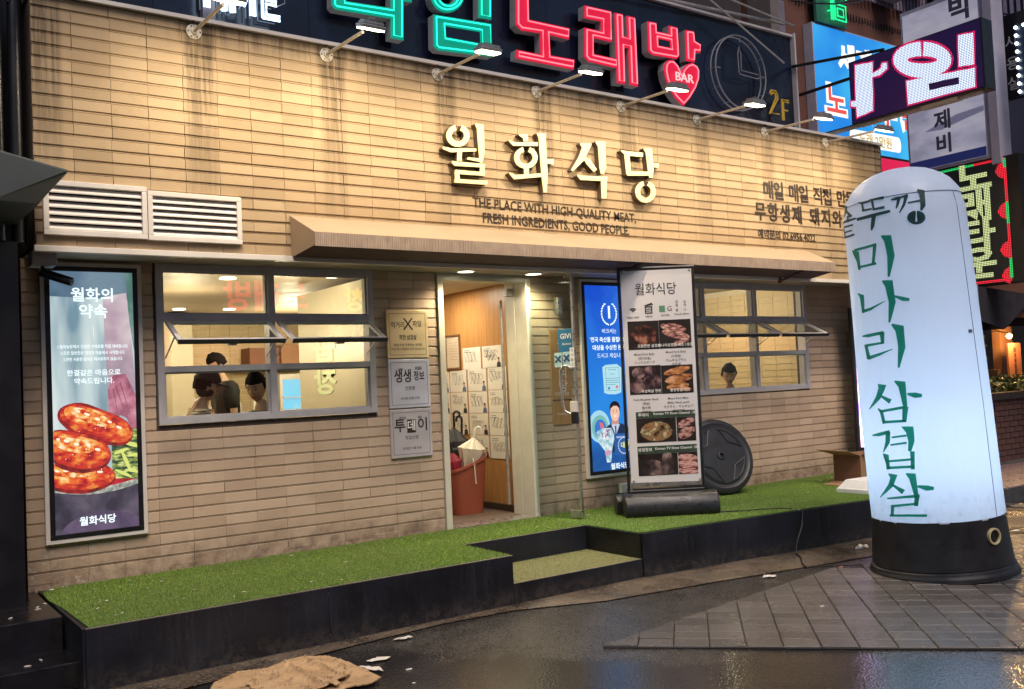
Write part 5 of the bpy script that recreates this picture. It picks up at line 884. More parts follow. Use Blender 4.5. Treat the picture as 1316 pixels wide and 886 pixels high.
def sc(p,k): return (c_.x+(p[0]-c_.x)*k,c_.y+(p[1]-c_.y)*k)
vs=[(*p,.335) for p in a]+[(*p,.375) for p in a]+[(*sc(p,.95),.38) for p in a]+[(*sc(p,.68),.455) for p in a]
fs=[(0,1,2,3)]+[(i+k,(i+1)%4+k,(i+1)%4+k+4,i+k+4) for k in (0,4,8) for i in range(4)]+[(12,13,14,15)]
q.add(vs,fs); q.build('tray_shell',mat('off_white_foam',(.62,.62,.64),.6,var=.08,scale=20),tr,bevel=.004)
bnr=thing('dark_banner_frame','narrow dark banner frame with a lit edge standing behind the white balloon','sign',(8.5,.25,.33))
MB().box(8.38,8.95,.20,.23,.38,2.20).build('frame',BLACKM,bnr,bevel=.003); MB().box(8.44,8.90,.192,.199,.62,1.65).build('lit_print',pmix('banner_side_print',[(60,40,120),(170,130,240),(235,215,255),(210,90,150)],5,4.5,3,(1,1,.4)),bnr); MB().box(8.38,8.95,.10,.34,.335,.375).build('foot',BLACKM,bnr)
tag(MB().tube([(5.05,-.66,.345),(5.35,-.80,.342),(5.60,-.93,.343),(5.68,-1.02,.338),(5.70,-1.095,.315),(5.66,-1.115,.20),(5.55,-1.14,.08),(5.45,-1.20,.012),(5.35,-1.33,.004),(5.15,-1.50,.004),(5.05,-1.62,.005),(5.35,-1.80,.005),(5.60,-1.95,.005)],.0055,6).build('power_cable',BLACKM,smooth=True),'thin black cable running off the turf and down to the ground beside the balloon','cable')
# ------------------------------------------------------------------ litter
def litter(name,label,x,y,z,rx,ry,h,mt,seed,cat='litter',ang=0):
    if rx<.15: rx*=.8; ry*=.75; h*=.7
    rnd=random.Random(seed); n=17; mb=MB(); top=[];bot=[]
    for k in range(n):
        a=2*math.pi*k/n; r=1+rnd.uniform(-.42,.30); px=rx*r*math.cos(a); py=ry*r*math.sin(a); X=x+px*math.cos(ang)-py*math.sin(ang); Y=y+px*math.sin(ang)+py*math.cos(ang)
        bot.append((X,Y,z)); top.append((X*.85+x*.15+rnd.gauss(0,rx*.08),Y*.85+y*.15+rnd.gauss(0,ry*.08),z+h*rnd.uniform(.1,.8)))
    mb.add(bot+top+[(x,y,z+h*.6)],[(i,(i+1)%n,n+(i+1)%n,n+i) for i in range(n)]+[(n+i,n+(i+1)%n,2*n) for i in range(n)])
    return tag(mb.build(name,mt),label,cat)
PAPW=mat('soggy_white_paper',(.62,.58,.54),.7,var=.15,scale=40,bump=.3,bscale=80)
litter('paper_scrap','crumpled white paper scrap on the gritty strip in front of the step',1.80,-1.16,0,.075,.03,.015,PAPW,1,ang=-.35)
litter('paper_scrap','white pulp smear just right of the flattened cardboard',1.47,-1.45,0,.075,.045,.006,PAPW,2,ang=-.2)
litter('paper_scrap','small white crumb lying on the dark asphalt by the cardboard corner',1.52,-1.72,-.01,.025,.012,.006,PAPW,3)
litter('paper_scrap','tiny white crumb nearest the bottom edge of the picture',1.42,-1.95,-.01,.012,.010,.005,PAPW,4)
litter('paper_scrap','white paper scrap on the ground left of the balloon base',4.63,-1.60,0,.075,.035,.018,PAPW,5,ang=-.4)
litter('pink_scrap','small pinkish scrap by the cable left of the balloon base',5.25,-1.78,0,.04,.02,.012,mat('pink_scrap',(.40,.16,.14),.7),6)
litter('paper_scrap','thin pale leaflet scrap lying on the paving tiles',4.12,-2.45,.006,.035,.012,.004,PAPW,7,ang=.3)
litter('plastic_scraps','white plastic scraps heaped at the foot of the platform beside the balloon',6.05,-1.42,0,.10,.05,.05,PAPW,8)
litter('white_fleck','white fleck on the turf in front of the open box',6.62,-.45,.342,.03,.010,.006,PAPW,9)
litter('white_fleck','white fleck on the turf at the foot of the glass door',4.33,.10,.342,.014,.010,.006,PAPW,10)
litter('white_fleck','white fleck on the left end corner of the turf',.10,.33,.342,.020,.016,.010,PAPW,11)
litter('paper_scrap','grey-white scrap on the ground at the far right beyond the balloon',7.55,-1.95,.01,.06,.03,.015,PAPW,12)
# flattened cardboard
rnd=random.Random(4)
out=[(.60,-1.25),(.68,-1.20),(.77,-1.145),(.91,-1.20),(1.04,-1.13),(1.17,-1.125),(1.27,-1.21),(1.30,-1.36),(1.315,-1.56),(1.31,-1.81),(1.22,-1.86),(1.10,-1.83),(.96,-1.98),(.72,-1.93),(.55,-1.70),(.50,-1.45)]
from mathutils import noise as mn
bm=bmesh.new(); NG=90
ix={}
for i in range(NG):
    for j in range(NG):
        x=.48+i*.0098; y=-2.0+j*.0100
        if inpoly(x,y,out):
            q=Vector((x,y,0)); rg=1-abs(mn.noise(q*7+Vector((3,1,0)))*2); rg2=1-abs(mn.noise(q*17)*2)
            amt=max(0,min(1,(-1.20-y)*4+.25))*(.4+.6*max(0,min(1,(x-.7)*3)))
            z=.010+.012*abs(mn.noise(q*1.7))+.035*max(0,(y+1.22)*4)*0
            ix[(i,j)]=bm.verts.new((x,y,z))
for (i,j),v in list(ix.items()):
    if (i+1,j) in ix and (i,j+1) in ix and (i+1,j+1) in ix: bm.faces.new((v,ix[(i+1,j)],ix[(i+1,j+1)],ix[(i,j+1)]))
tor=[(.70,-1.44),(.82,-1.34),(.93,-1.33),(1.02,-1.25),(1.13,-1.23),(1.20,-1.30),(1.23,-1.48),(1.20,-1.70),(1.06,-1.80),(.88,-1.82),(.72,-1.68)]
bt=bmesh.new(); ix={}
for i in range(NG):
    for j in range(NG):
        x=.48+i*.0098; y=-2.0+j*.0100
        if inpoly(x+.03*mn.noise(Vector((x*14,y*14,2))),y+.03*mn.noise(Vector((x*14,y*14,7))),tor):
            q=Vector((x,y,0)); cell=mn.cell_vector(Vector((math.floor(x*9+2*mn.noise(q*5)),math.floor(y*9+2*mn.noise(q*5+Vector((5,5,5)))),1)))
            rg=1-abs(mn.noise(q*8+Vector((3,1,0)))*2.2)
            z=.024+.012*abs(mn.noise(q*1.7))+.022*max(0,rg)**4+(cell.x*(x*9%1)+cell.y*(y*9%1))*.007
            ix[(i,j)]=bt.verts.new((x,y,z))
for (i,j),v in list(ix.items()):
    if (i+1,j) in ix and (i,j+1) in ix and (i+1,j+1) in ix: bt.faces.new((v,ix[(i+1,j)],ix[(i+1,j+1)],ix[(i,j+1)]))
mt2=bpy.data.meshes.new('torn_layer'); bt.to_mesh(mt2); bt.free()
me=bpy.data.meshes.new('sheet'); bm.to_mesh(me); bm.free()
CARD=bpy.data.materials.new('crumpled_cardboard'); CARD.use_nodes=True; nt=CARD.node_tree; b=nt.nodes['Principled BSDF']; g=nt.nodes.new('ShaderNodeNewGeometry')
n1=noise(nt,g.outputs['Position'],7,6,.7); n2=noise(nt,g.outputs['Position'],28,5,.7)
c=mixrgb(nt,ramp(nt,n1,.4,.65),(.46,.30,.165),(.34,.215,.115)); c=mixrgb(nt,ramp(nt,n2,.57,.66,0,.8),c,(.13,.075,.042)); c=mixrgb(nt,ramp(nt,n2,.25,.34,.6,0),c,(.62,.46,.30))
nt.links.new(c,b.inputs['Base Color']); b.inputs['Roughness'].default_value=.6
bp=nt.nodes.new('ShaderNodeBump'); bp.inputs['Strength'].default_value=.5; bp.inputs['Distance'].default_value=.01; nt.links.new(n1,bp.inputs['Height']); nt.links.new(bp.outputs[0],b.inputs['Normal'])
me.materials.append(CARD)
fc=thing('flattened_cardboard','crumpled flattened brown cardboard lying on the ground in front of the platform','cardboard',(.9,-1.4,0))
mt2.materials.append(CARD); o=bpy.data.objects.new('torn_layer',mt2); COL.objects.link(o); o.parent=fc; o.location=-fc.location; s_=o.modifiers.new('thick','SOLIDIFY'); s_.thickness=.003
o=bpy.data.objects.new('sheet',me); COL.objects.link(o); o.parent=fc; o.location=-fc.location; s_=o.modifiers.new('thick','SOLIDIFY'); s_.thickness=.006
litter('torn_paper','torn white paper sticking out from under the flattened cardboard',1.36,-1.60,0,.13,.02,.012,PAPW,21,ang=-1.25)
# ------------------------------------------------------------------ inflatable advertising balloon
import numpy as np
BA=Vector((5.62,-2.39,0)); BT=Vector((-.112,.079,2.8)); BT/=2.8; TN=BT.normalized()
BU=Vector((1,0,0)); BU=(BU-TN*BU.dot(TN)).normalized(); BV=TN.cross(BU)
prof=[(0,.5),(.03,.505),(.06,.49),(.08,.475),(.40,.455),(.42,.455),(1.2,.450),(2.0,.434),(2.65,.422),(2.78,.395),(2.88,.33),(2.95,.22),(2.985,.1),(2.99,0)]
def brad(h):
    return float(np.interp(h,[p[0] for p in prof],[p[1] for p in prof]))
def bpt(th,h,off=0):
    r=brad(h)+off; return BA+TN*h+(BU*math.cos(th)+BV*math.sin(th))*r
bal=thing('inflatable_balloon_sign','tall white glowing inflatable pillar with green Korean lettering on a black base','balloon',BA)
BALM=bpy.data.materials.new('lit_balloon_fabric'); BALM.use_nodes=True; nt=BALM.node_tree; b=nt.nodes['Principled BSDF']
g=nt.nodes.new('ShaderNodeNewGeometry'); sp=nt.nodes.new('ShaderNodeSeparateXYZ'); nt.links.new(g.outputs['Position'],sp.inputs[0])
b.inputs['Roughness'].default_value=.38
nt.links.new(mixrgb(nt,mth(nt,'MULTIPLY',ramp(nt,sp.outputs[2],.42,.75,1,0),ramp(nt,noise(nt,g.outputs['Position'],14,5,.7),.45,.65,0,.6)),(.62,.66,.76),(.36,.35,.36)),b.inputs['Base Color'])
tl=nt.nodes.new('ShaderNodeBsdfTranslucent'); tl.inputs[0].default_value=(.62,.70,.82,1); mxs=nt.nodes.new('ShaderNodeMixShader'); mxs.inputs[0].default_value=.42
out_=[n for n in nt.nodes if n.type=='OUTPUT_MATERIAL'][0]; nt.links.new(b.outputs[0],mxs.inputs[1]); nt.links.new(tl.outputs[0],mxs.inputs[2]); nt.links.new(mxs.outputs[0],out_.inputs[0])
for hh_,en_ in ((.74,19),(1.10,15),(1.6,7),(2.2,4)):  # points added up the axis to spread the single base lamp's glow
    ld=bpy.data.lights.new('inner_glow_point','POINT'); ld.energy=en_*.66; ld.color=(.62,.82,1.0); ld.shadow_soft_size=.10
    lo=bpy.data.objects.new('inner_glow_point',ld); COL.objects.link(lo); lo.parent=bal; lo.location=TN*hh_
mp_2=nt.nodes.new('ShaderNodeMapping'); mp_2.inputs['Scale'].default_value=(4,4,1.2); nt.links.new(g.outputs['Position'],mp_2.inputs[0]); nn_=noise(nt,mp_2.outputs[0],3,3)
bp=nt.nodes.new('ShaderNodeBump'); bp.inputs['Strength'].default_value=.45; bp.inputs['Distance'].default_value=.03; nt.links.new(nn_,bp.inputs['Height']); nt.links.new(bp.outputs[0],b.inputs['Normal'])
hs=[.415+.06*k for k in range(38)]; hs=[h for h in hs if h<2.62]+[2.65,2.72,2.78,2.82,2.86,2.90,2.93,2.955,2.975,2.987]
bod=MB(); nseg=72; vs=[]
for h in hs:
    for k in range(nseg):
        th=2*math.pi*k/nseg; off=0
        if h>2.7 and h<2.93: off=.004*math.sin(th*26+1)*(1-abs(h-2.8)/.13)
        off+=.0022*mn.noise(Vector((math.cos(th)*2.2,math.sin(th)*2.2,h*1.1)))
        if h<.56: off+=.0035*math.sin(th*17+3*mn.noise(Vector((math.cos(th)*2,math.sin(th)*2,0))))*(.56-h)/.14
        if abs(h-2.72)<.001: off-=.004
        vs.append(bpt(th,h,off))
vs.append(BA+TN*2.992)
fs=[(i*nseg+k,i*nseg+(k+1)%nseg,(i+1)*nseg+(k+1)%nseg,(i+1)*nseg+k) for i in range(len(hs)-1) for k in range(nseg)]+[((len(hs)-1)*nseg+k,(len(hs)-1)*nseg+(k+1)%nseg,len(vs)-1) for k in range(nseg)]
body=bod.add(vs,fs).build('balloon_body',BALM,bal,smooth=True)
SEAM=mat('seam_thread',(.10,.11,.16),.6,var=0)
MB().tube([bpt(2*math.pi*k/60,2.74,.0015) for k in range(61)],.0028,5,cap=False).build('top_seam',SEAM,bal)
for th in (-1.60,1.2): MB().tube([bpt(th+.0*h,h,.001) for h in [.43+.1*k for k in range(24)]],.0022,5).build('side_seam',SEAM,bal)
FAB=mat('black_base_fabric',(.012,.013,.018),.45,var=.25,scale=7,bump=.35,bscale=14)
vs=[]; hb=[0,.015,.03,.045,.06,.07,.08,.085,.16,.24,.32,.40,.418,.424]
for h in hb:
    for k in range(nseg):
        th=2*math.pi*k/nseg; off=.006*mn.noise(Vector((math.cos(th)*3,math.sin(th)*3,h*7))) if h>.1 else 0
        if h in (.07,.085): off+=.006
        vs.append(bpt(th,h,off+.002))
fs=[(i*nseg+k,i*nseg+(k+1)%nseg,(i+1)*nseg+(k+1)%nseg,(i+1)*nseg+k) for i in range(len(hb)-1) for k in range(nseg)]
MB().add(vs,fs).build('balloon_base',FAB,bal,smooth=True)
MB().tube([bpt(2*math.pi*k/60,.012,.006) for k in range(61)],.008,6,cap=False).build('base_rope',BLACKM,bal)
thp=None
def angpx(): pass
# round vent port at the right of the base, facing the street
pth=-1.76; pc=bpt(pth,.300,.006); pn=(BU*math.cos(pth)+BV*math.sin(pth)).normalized()
MB().lathe(pc,[(-.01,.058),(.012,.058),(.014,.050),(.010,.044),(-.01,.044)],22,pn,cap=False).build('vent_ring',mat('yellowed_plastic_ring',(.50,.44,.26),.5),bal,smooth=True)
MB().lathe(pc-pn*.004,[(0,.046),(.002,.046)],18,pn).build('vent_mesh',BLACKM,bal)
MB().obox(bpt(-1.69,1.73,.003),pn,TN,pn.cross(TN),.003,.012,.016).build('tag',SEAM,bal)
def paint(name,c,tc):
    m=mat(name,c,.45,var=.1,scale=10); nt=m.node_tree; b=nt.nodes['Principled BSDF']; out_=[n for n in nt.nodes if n.type=='OUTPUT_MATERIAL'][0]
    t=nt.nodes.new('ShaderNodeBsdfTranslucent'); t.inputs[0].default_value=(*tc,1); x=nt.nodes.new('ShaderNodeMixShader'); x.inputs[0].default_value=.5
    nt.links.new(b.outputs[0],x.inputs[1]); nt.links.new(t.outputs[0],x.inputs[2]); nt.links.new(x.outputs[0],out_.inputs[0]); return m
GRN=paint('green_paint_letter',(.012,.16,.11),(.02,.40,.24)); GRD=paint('shaded_green_letter',(.015,.06,.06),(.03,.12,.12))  # darker copy puts the weaker backlight of the top letters into their paint
for i,pls in enumerate(G['BAL']):
    mb=MB(); ok=True
    for k,pl in enumerate(pls):
        pl=[(a if a>0 else a+2*math.pi,h) for a,h in pl]; n=len(pl); o1=.0030+.0004*k
        bm=bmesh.new(); vv=[bm.verts.new((a*.44,h,0)) for a,h in pl]
        try: f_=bm.faces.new(vv)
        except Exception: bm.free(); continue
        bmesh.ops.triangulate(bm,faces=[f_])
        for _ in range(4):
            bmesh.ops.subdivide_edges(bm,edges=[e for e in bm.edges if e.calc_length()>.035],cuts=1); bmesh.ops.triangulate(bm,faces=bm.faces)
        bm.verts.index_update(); mb.add([bpt(v.co.x/.44,v.co.y,o1) for v in bm.verts],[tuple(v.index for v in f.verts) for f in bm.faces]); bm.free()
    mb.build('painted_letter',GRD if i<3 else GRN,bal,fix=False)
# ------------------------------------------------------------------ inside of the restaurant
IW=mat('warm_white_interior',(.62,.55,.42),.7,var=.05)
inn=MB().box(-.02,8.9,.62,7.6,.20,.33).build('interior_floor',mat('interior_floor',(.22,.16,.11),.4,var=.2),rest)
MB().box(-.02,8.9,.62,7.6,2.62,2.66).build('interior_ceiling',mat('interior_ceiling',(.24,.185,.125),.6,var=.08,scale=3),rest)
bw=MB().box(-.02,8.9,7.5,7.6,.33,2.62).build('interior_back_wall',IW,rest)
MB().box(-.12,-.02,.62,7.6,.33,2.62).build('interior_left_wall',IW,rest)
sw=MB().box(8.72,8.80,.46,7.6,.33,2.62).build('interior_right_wall',IW,rest)
MB().box(-.02,8.84,.60,.62,2.48,4.0).build('wall_rear',BLACKM,rest)
MB().box(-.12,8.86,.60,7.6,2.66,2.75).build('flat_roof',BLACKM,rest)
# cladding strips inside: far back wall courses, right wall bricks
mb=MB()
k=0; z=1.2
while z<2.5:
    x=2.0+(k%1)*.1
    while x<7.0:
        mb.box(x+.002,x+.288,7.482,7.498,z+.004,z+.076); x+=.29
    z+=.08; k+=1
mb.build('interior_bricks',BRI,bw,kind='stuff')
mb=MB(); z=.9
while z<2.55:
    y=.62
    while y<4.2: mb.box(8.702,8.718,y+.002,y+.228,z+.004,z+.074); y+=.23
    z+=.0787
mb.build('interior_bricks',BRI,sw,kind='stuff')
CL=glow('ceiling_disc',(255,243,214),7)
for i,(x,y) in enumerate(((1.99,2.36),(2.46,5.54),(3.07,5.49),(3.79,3.71),(3.78,4.77),(2.90,2.02),(3.41,2.65),(5.6,2.0),(6.9,1.6),(7.6,3.2))):
    t=MB().lathe((x,y,2.617),[(0,.075),(-.010,.075),(-.012,.06)],20).build('ceiling_light',CL,rest)
for i,(x,y,e) in enumerate(((1.0,1.7,20),(2.4,2.2,24),(1.9,3.4,45),(3.9,5.4,85),(5.8,3.0,55),(7.5,1.9,48),(1.6,5.4,50))):  # points added to brighten the room, below and apart from the discs
    ld=bpy.data.lights.new('room_fill_lamp','POINT'); ld.shadow_soft_size=.12; ld.energy=e*1.25; ld.color=(1,.80,.52)
    lo=bpy.data.objects.new('room_fill_lamp',ld); COL.objects.link(lo); lo.location=(x,y,2.15)
# vestibule
WOOD=bpy.data.materials.new('orange_wood_veneer'); WOOD.use_nodes=True; nt=WOOD.node_tree; b=nt.nodes['Principled BSDF']; g=nt.nodes.new('ShaderNodeNewGeometry'); mp3=nt.nodes.new('ShaderNodeMapping'); mp3.inputs['Scale'].default_value=(18,18,1.1); nt.links.new(g.outputs['Position'],mp3.inputs[0])
n_=noise(nt,mp3.outputs[0],2.2,6,.7); c=mixrgb(nt,ramp(nt,n_,.3,.7),(.40,.185,.055),(.56,.29,.10)); nt.links.new(c,b.inputs['Base Color']); b.inputs['Roughness'].default_value=.38
MB().box(4.078,4.12,.76,2.6,.33,2.55).build('vestibule_wood_wall',WOOD,rest)
MB().box(4.040,4.0775,.62,2.6,.33,.40).build('skirting',mat('dark_skirting',(.05,.03,.02),.5),rest)
MB().box(3.02,3.06,.62,3.2,.33,2.55).build('vestibule_screen',mat('beige_screen',(.50,.44,.33),.4,var=.05),rest)
MB().box(3.06,4.078,2.6,2.64,.33,2.55).build('vestibule_back_wall',WOOD,rest)
MB().box(3.06,4.04,.62,2.6,2.44,2.48).build('vestibule_ceiling',IW,rest)
MB().box(3.08,4.04,.62,2.2,.331,.341).build('vestibule_mat',mat('brown_doormat',(.10,.065,.045),.9,var=.3,scale=40,bump=.3),rest)
for i,(ch,z) in enumerate((('곱',1.93),('창',1.60))):
    text(ch,.28,(3.015,2.55,z),(0,1,0),(0,0,1),mat('pale_green_letter',(.62,.70,.45),.5,var=0),rest,extrude=.002,bold=.03,sx=2.1)
ld=bpy.data.lights.new('vestibule_light','AREA'); ld.size=.3; ld.energy=20; ld.color=(1,.90,.72); lo=bpy.data.objects.new('vestibule_light',ld); COL.objects.link(lo); lo.location=(3.6,1.5,2.43)
MB().lathe((3.6,1.5,2.436),[(0,.07),(-.008,.07)],20).build('vestibule_lamp',CL,rest)
# autograph cards
PAPER=mat('card_paper',(.80,.74,.62),.6,var=.04)
INK=mat('pen_ink',(.03,.025,.025),.6,var=0)
rows=[[(1.301,1.621,1.672,1.884),(.952,1.273,1.675,1.882)],
 [(1.90,1.99,1.455,1.668),(1.571,1.881,1.455,1.670),(1.219,1.545,1.458,1.672),(.886,1.195,1.465,1.680)],
 [(1.90,1.99,1.245,1.450),(1.571,1.881,1.243,1.450),(1.219,1.545,1.246,1.452),(.884,1.195,1.250,1.460)],
 [(1.90,1.99,1.035,1.238),(1.571,1.881,1.034,1.238),(1.219,1.545,1.036,1.240),(.880,1.195,1.036,1.246)],
 [(1.219,1.545,.822,1.030),(.878,1.195,.816,1.030)]]
vn=['left card of the top row, with a short signature','right card of the top row with dense bold writing']
rn=['top row','second row','third row','fourth row','bottom row']; cn={2:['left','right'],4:['narrow far left','left middle','right middle','rightmost']}
rnd=random.Random(11)
SKN=mat('photo_skin',(.50,.30,.22),.6,var=0); DRK=mat('photo_dark_suit',(.03,.03,.04),.6,var=0); BLS=mat('photo_blue_suit',(.12,.18,.30),.6,var=0)
for ri,row in enumerate(rows):
    for ci,(ya,yb,za,zb) in enumerate(row):
        t=thing('autograph_card','white signed card, %s of the %s inside the door'%(cn[len(row)][ci],rn[ri]),'card',(4.07,(ya+yb)/2,za),'signed cards pinned on the wooden wall')
        xx=4.0765; MB().box(xx-.004,xx,ya,yb,za,zb).build('card_sheet',PAPER,t)
        F2=lambda u,v,d: (xx-.0045-d,u,v)
        # pen scribble
        sc_=MB(); yc,zc=(ya+yb)/2+.02,(za+zb)/2+.012; w_=(yb-ya)*.30; h_=(zb-za)*.28
        pts=[]; ph=rnd.uniform(0,6)
        for q in range(34):
            u=q/33; pts.append((xx-.005,yc+w_*(1-2*u)+w_*.35*math.sin(ph+q*1.9),zc+h_*math.sin(ph+q*1.27+rnd.uniform(-.4,.4))*(.9 if q%5 else .2)))
        sc_.tube(pts,.0008 if ri or ci==0 else .0015,4); sc_.build('signature',INK,t)
        if yb-ya>.2:
            for q in range(2): MB().box(xx-.0046,xx-.004,yb-.05-.10*rnd.uniform(.6,1),yb-.03,zb-.028-.016*q,zb-.024-.016*q).build('dedication',INK,t)
        if rnd.random()<.85 or ri==4:
            py=ya+.045
            MB().prism([(py-.034,za+.002),(py+.034,za+.002),(py+.028,za+.042),(py+.012,za+.052),(py-.012,za+.052),(py-.028,za+.042)],F2,0,.001).build('photo_suit',rnd.choice([DRK,DRK,BLS]),t)
            MB().prism(disc(py,za+.068,.015,.020,12),F2,.0002,.0012).build('photo_face',SKN,t); MB().prism(disc(py,za+.080,.018,.015,12,0,0,180),F2,.0013,.002).build('photo_hair',DRK,t)
t=thing('framed_certificate','small brown framed certificate left of the signed cards inside the door','frame',(4.07,1.79,1.68))
xx=4.0765; MB().box(xx-.018,xx,1.66,1.675,1.685,2.03).box(xx-.018,xx,1.915,1.93,1.685,2.03).box(xx-.0178,xx,1.675,1.915,1.685,1.70).box(xx-.0178,xx,1.675,1.915,2.015,2.03).build('frame',mat('bronze_frame',(.30,.17,.09),.4,metal=.4),t)
MB().box(xx-.006,xx,1.675,1.915,1.70,2.015).build('print',mat('aged_paper',(.62,.50,.36),.6,var=.05),t)
for k in range(7): MB().box(xx-.0068,xx-.006,1.71,1.88-.02*(k%2),1.78+.028*k,1.783+.028*k).build('print_line',mat('faint_ink',(.3,.2,.14),.6),t)
# bin and umbrellas
bn_=thing('umbrella_bin','tapered terracotta red plastic bin holding umbrellas inside the doorway','bin',(3.70,1.15,.335))
MB().lathe((3.70,1.16,.342),[(0,.145),(.46,.185),(.47,.195),(.485,.195),(.485,.18),(.45,.175),(.02,.135)],4,cap=False)
def squircle(r,n=28): return [(r*(abs(math.cos(t))**.6)*(1 if math.cos(t)>=0 else -1),r*(abs(math.sin(t))**.6)*(1 if math.sin(t)>=0 else -1)) for t in [2*math.pi*k/n for k in range(n)]]
vs=[];n=28
for (z,r) in ((0,.155),(.42,.195),(.43,.207),(.455,.207),(.455,.193),(.40,.185),(.02,.14)):
    for (a,b_) in squircle(r): vs.append((3.72+a,1.16+b_,.342+z+(a*.34+.02)*(z/.45)))
fs=[(i*n+k,i*n+(k+1)%n,(i+1)*n+(k+1)%n,(i+1)*n+k) for i in range(6) for k in range(n)]+[tuple(range(n)),tuple(6*n+k for k in range(n))]
MB().add(vs,fs).build('bin_shell',mat('terracotta_plastic',(.30,.075,.045),.35,var=.1,scale=5),bn_,smooth=True)
def umbrella(name,label,foot,top,col,hookdir,rr,handle=None,wp=.70):
    t=thing(name,label,'umbrella',foot,'umbrellas in the red bin')
    a=Vector(foot); b_=Vector(top); d=(b_-a).normalized(); L_=(b_-a).length
    n=16; vs=[]; hs=[.02,.25,wp-.02,wp,wp+.14,wp+.16]; rs=[.012,.26*rr,.97*rr,rr,.14*rr,.07*rr]
    s1=d.cross(Vector((0,1,0))).normalized(); s2=d.cross(s1)
    for h,r in zip(hs,rs):
        for k in range(n):
            th=2*math.pi*k/n; q=r*(1 if k%2 else .80)*(1+.06*math.sin(3*th+h*3)); vs.append(a+d*(h*L_)+(s1*math.cos(th)+s2*math.sin(th)*.6)*q)
    m=len(hs); fs=[(i*n+k,i*n+(k+1)%n,(i+1)*n+(k+1)%n,(i+1)*n+k) for i in range(m-1) for k in range(n)]+[tuple(range(n)),tuple((m-1)*n+k for k in range(n))]
    MB().add(vs,fs).build('folded_canopy',mat('umbrella_'+col[0],col[1],.6,var=.15,scale=15),t)
    hd=Vector(hookdir).normalized(); p=b_; R_=.028; arc=[a+d*L_*.75,p]+[p+hd*(R_-R_*math.cos(q))+d*(R_*math.sin(q)) for q in [math.pi*k/8 for k in range(1,9)]]+[p+hd*2*R_-d*.02]
    MB().tube(arc,.011,8).build('handle',handle or BLACKM,t,smooth=True)
    return t
umbrella('umbrella','white umbrella with a curved white handle leaning out of the red bin',(3.73,1.13,.47),(3.80,1.04,1.10),('white',(.74,.66,.54)),(.85,-.4,0),.145,mat('ivory_handle',(.75,.72,.62),.4),.74)
umbrella('umbrella','black umbrella with the tallest curved handle in the red bin',(3.70,1.24,.42),(3.70,1.24,1.25),('black',(.018,.018,.022)),(.85,-.4,0),.16,None,.70)
umbrella('umbrella','black umbrella with the lower curved handle at the left of the bin',(3.68,1.22,.42),(3.615,1.22,1.14),('black',(.018,.018,.022)),(-.85,.4,0),.12,None,.70)
umbrella('umbrella','half open black umbrella spreading at the right behind the white one',(3.78,1.28,.42),(3.80,1.26,1.20),('black',(.018,.018,.022)),(-.5,.8,0),.17,None,.66)
umbrella('umbrella','dark red umbrella at the left rim of the bin',(3.62,1.06,.42),(3.56,1.08,.99),('red',(.24,.012,.03)),(-.5,.6,0),.09,None,.72)
MB().tube([(3.72,.97,.86),(3.72,.945,.76),(3.725,.94,.62)],.005,5).build('strap',mat('ivory_handle'),bn_)
# fridge with bottles
FGX=-.42
fg=thing('drinks_fridge','glowing glass door drinks fridge with green bottles seen through the left window','fridge',(4.95,7.1,.33))
MB().box(4.66,5.20,6.9,7.45,.33,1.80).build('cabinet',mat('fridge_white',(.6,.62,.62),.4),fg)
MB().box(4.70,5.16,6.86,6.885,.45,1.72).build('lit_interior',glow('fridge_glow',(120,195,232),1.15),fg)
MB().box(4.66,4.70,6.84,6.9,.4,1.8).box(5.16,5.20,6.84,6.9,.4,1.8).box(4.70,5.16,6.84,6.9,1.72,1.8).build('door_frame',WHITEM,fg)
for z in (1.19,1.45): MB().box(4.70,5.16,6.80,6.86,z,z+.015).build('shelf',WHITEM,fg)
BOT=[glow('green_bottle',(30,140,80),.9),glow('blue_bottle',(50,110,190),.9),glow('pale_bottle',(150,205,225),1.0)]
for k in range(9):
    x=4.725+.05*k; m_=BOT[0] if k<5 else BOT[1]
    MB().lathe((x,6.83,1.205-.30),[(0,.02),(.13,.02),(.17,.009),(.22,.009)],8).build('bottle',m_,fg,smooth=True)
for k in range(6): MB().lathe((4.86+.05*k,6.83,1.205),[(0,.02),(.10,.02),(.13,.009),(.17,.009)],8).build('bottle',BOT[2],fg,smooth=True)
# counter / shelves
fg.location.x+=FGX
t=thing('kitchen_counter','long counter with a pale top running along the back of the dining room','counter',(2.6,6.6,.33))
MB().box(1.2,4.4,6.3,7.3,.33,1.25).build('counter_body',mat('counter_wood',(.38,.25,.13),.5),t); MB().box(1.15,4.45,6.25,7.35,1.25,1.29).build('counter_top',WHITEM,t)
t=thing('cardboard_cartons','brown cartons stacked on the high shelf seen through the left window','carton',(4.6,7.2,1.95))
for (a,b_,h) in ((3.9,4.35,.30),(4.38,4.8,.34),(4.83,5.3,.32)): MB().box(a,b_,7.1,7.45,1.90,1.90+h).build('carton',CBO if b_<4.4 else CB,t)
MB().box(3.5,5.6,7.05,7.48,1.87,1.895).build('shelf_board',WHITEM,t)
for i,(a,z_) in enumerate(((2.9,1.30),(3.05,1.30),(3.18,1.30),(3.5,1.30),(3.75,1.30),(4.0,1.30))):
    MB().lathe((a,6.5,z_),[(0,.05),(.10+.03*(i%3),.05),(.13+.03*(i%3),.03),(.15+.03*(i%3),.02)],12).build('kitchen_pot',[STEEL,WHITEM,CB][i%3],t,smooth=True)
t=thing('wall_shelf','shelf of small jars and bottles on the left back wall of the dining room','shelf',(2.2,7.3,1.5))
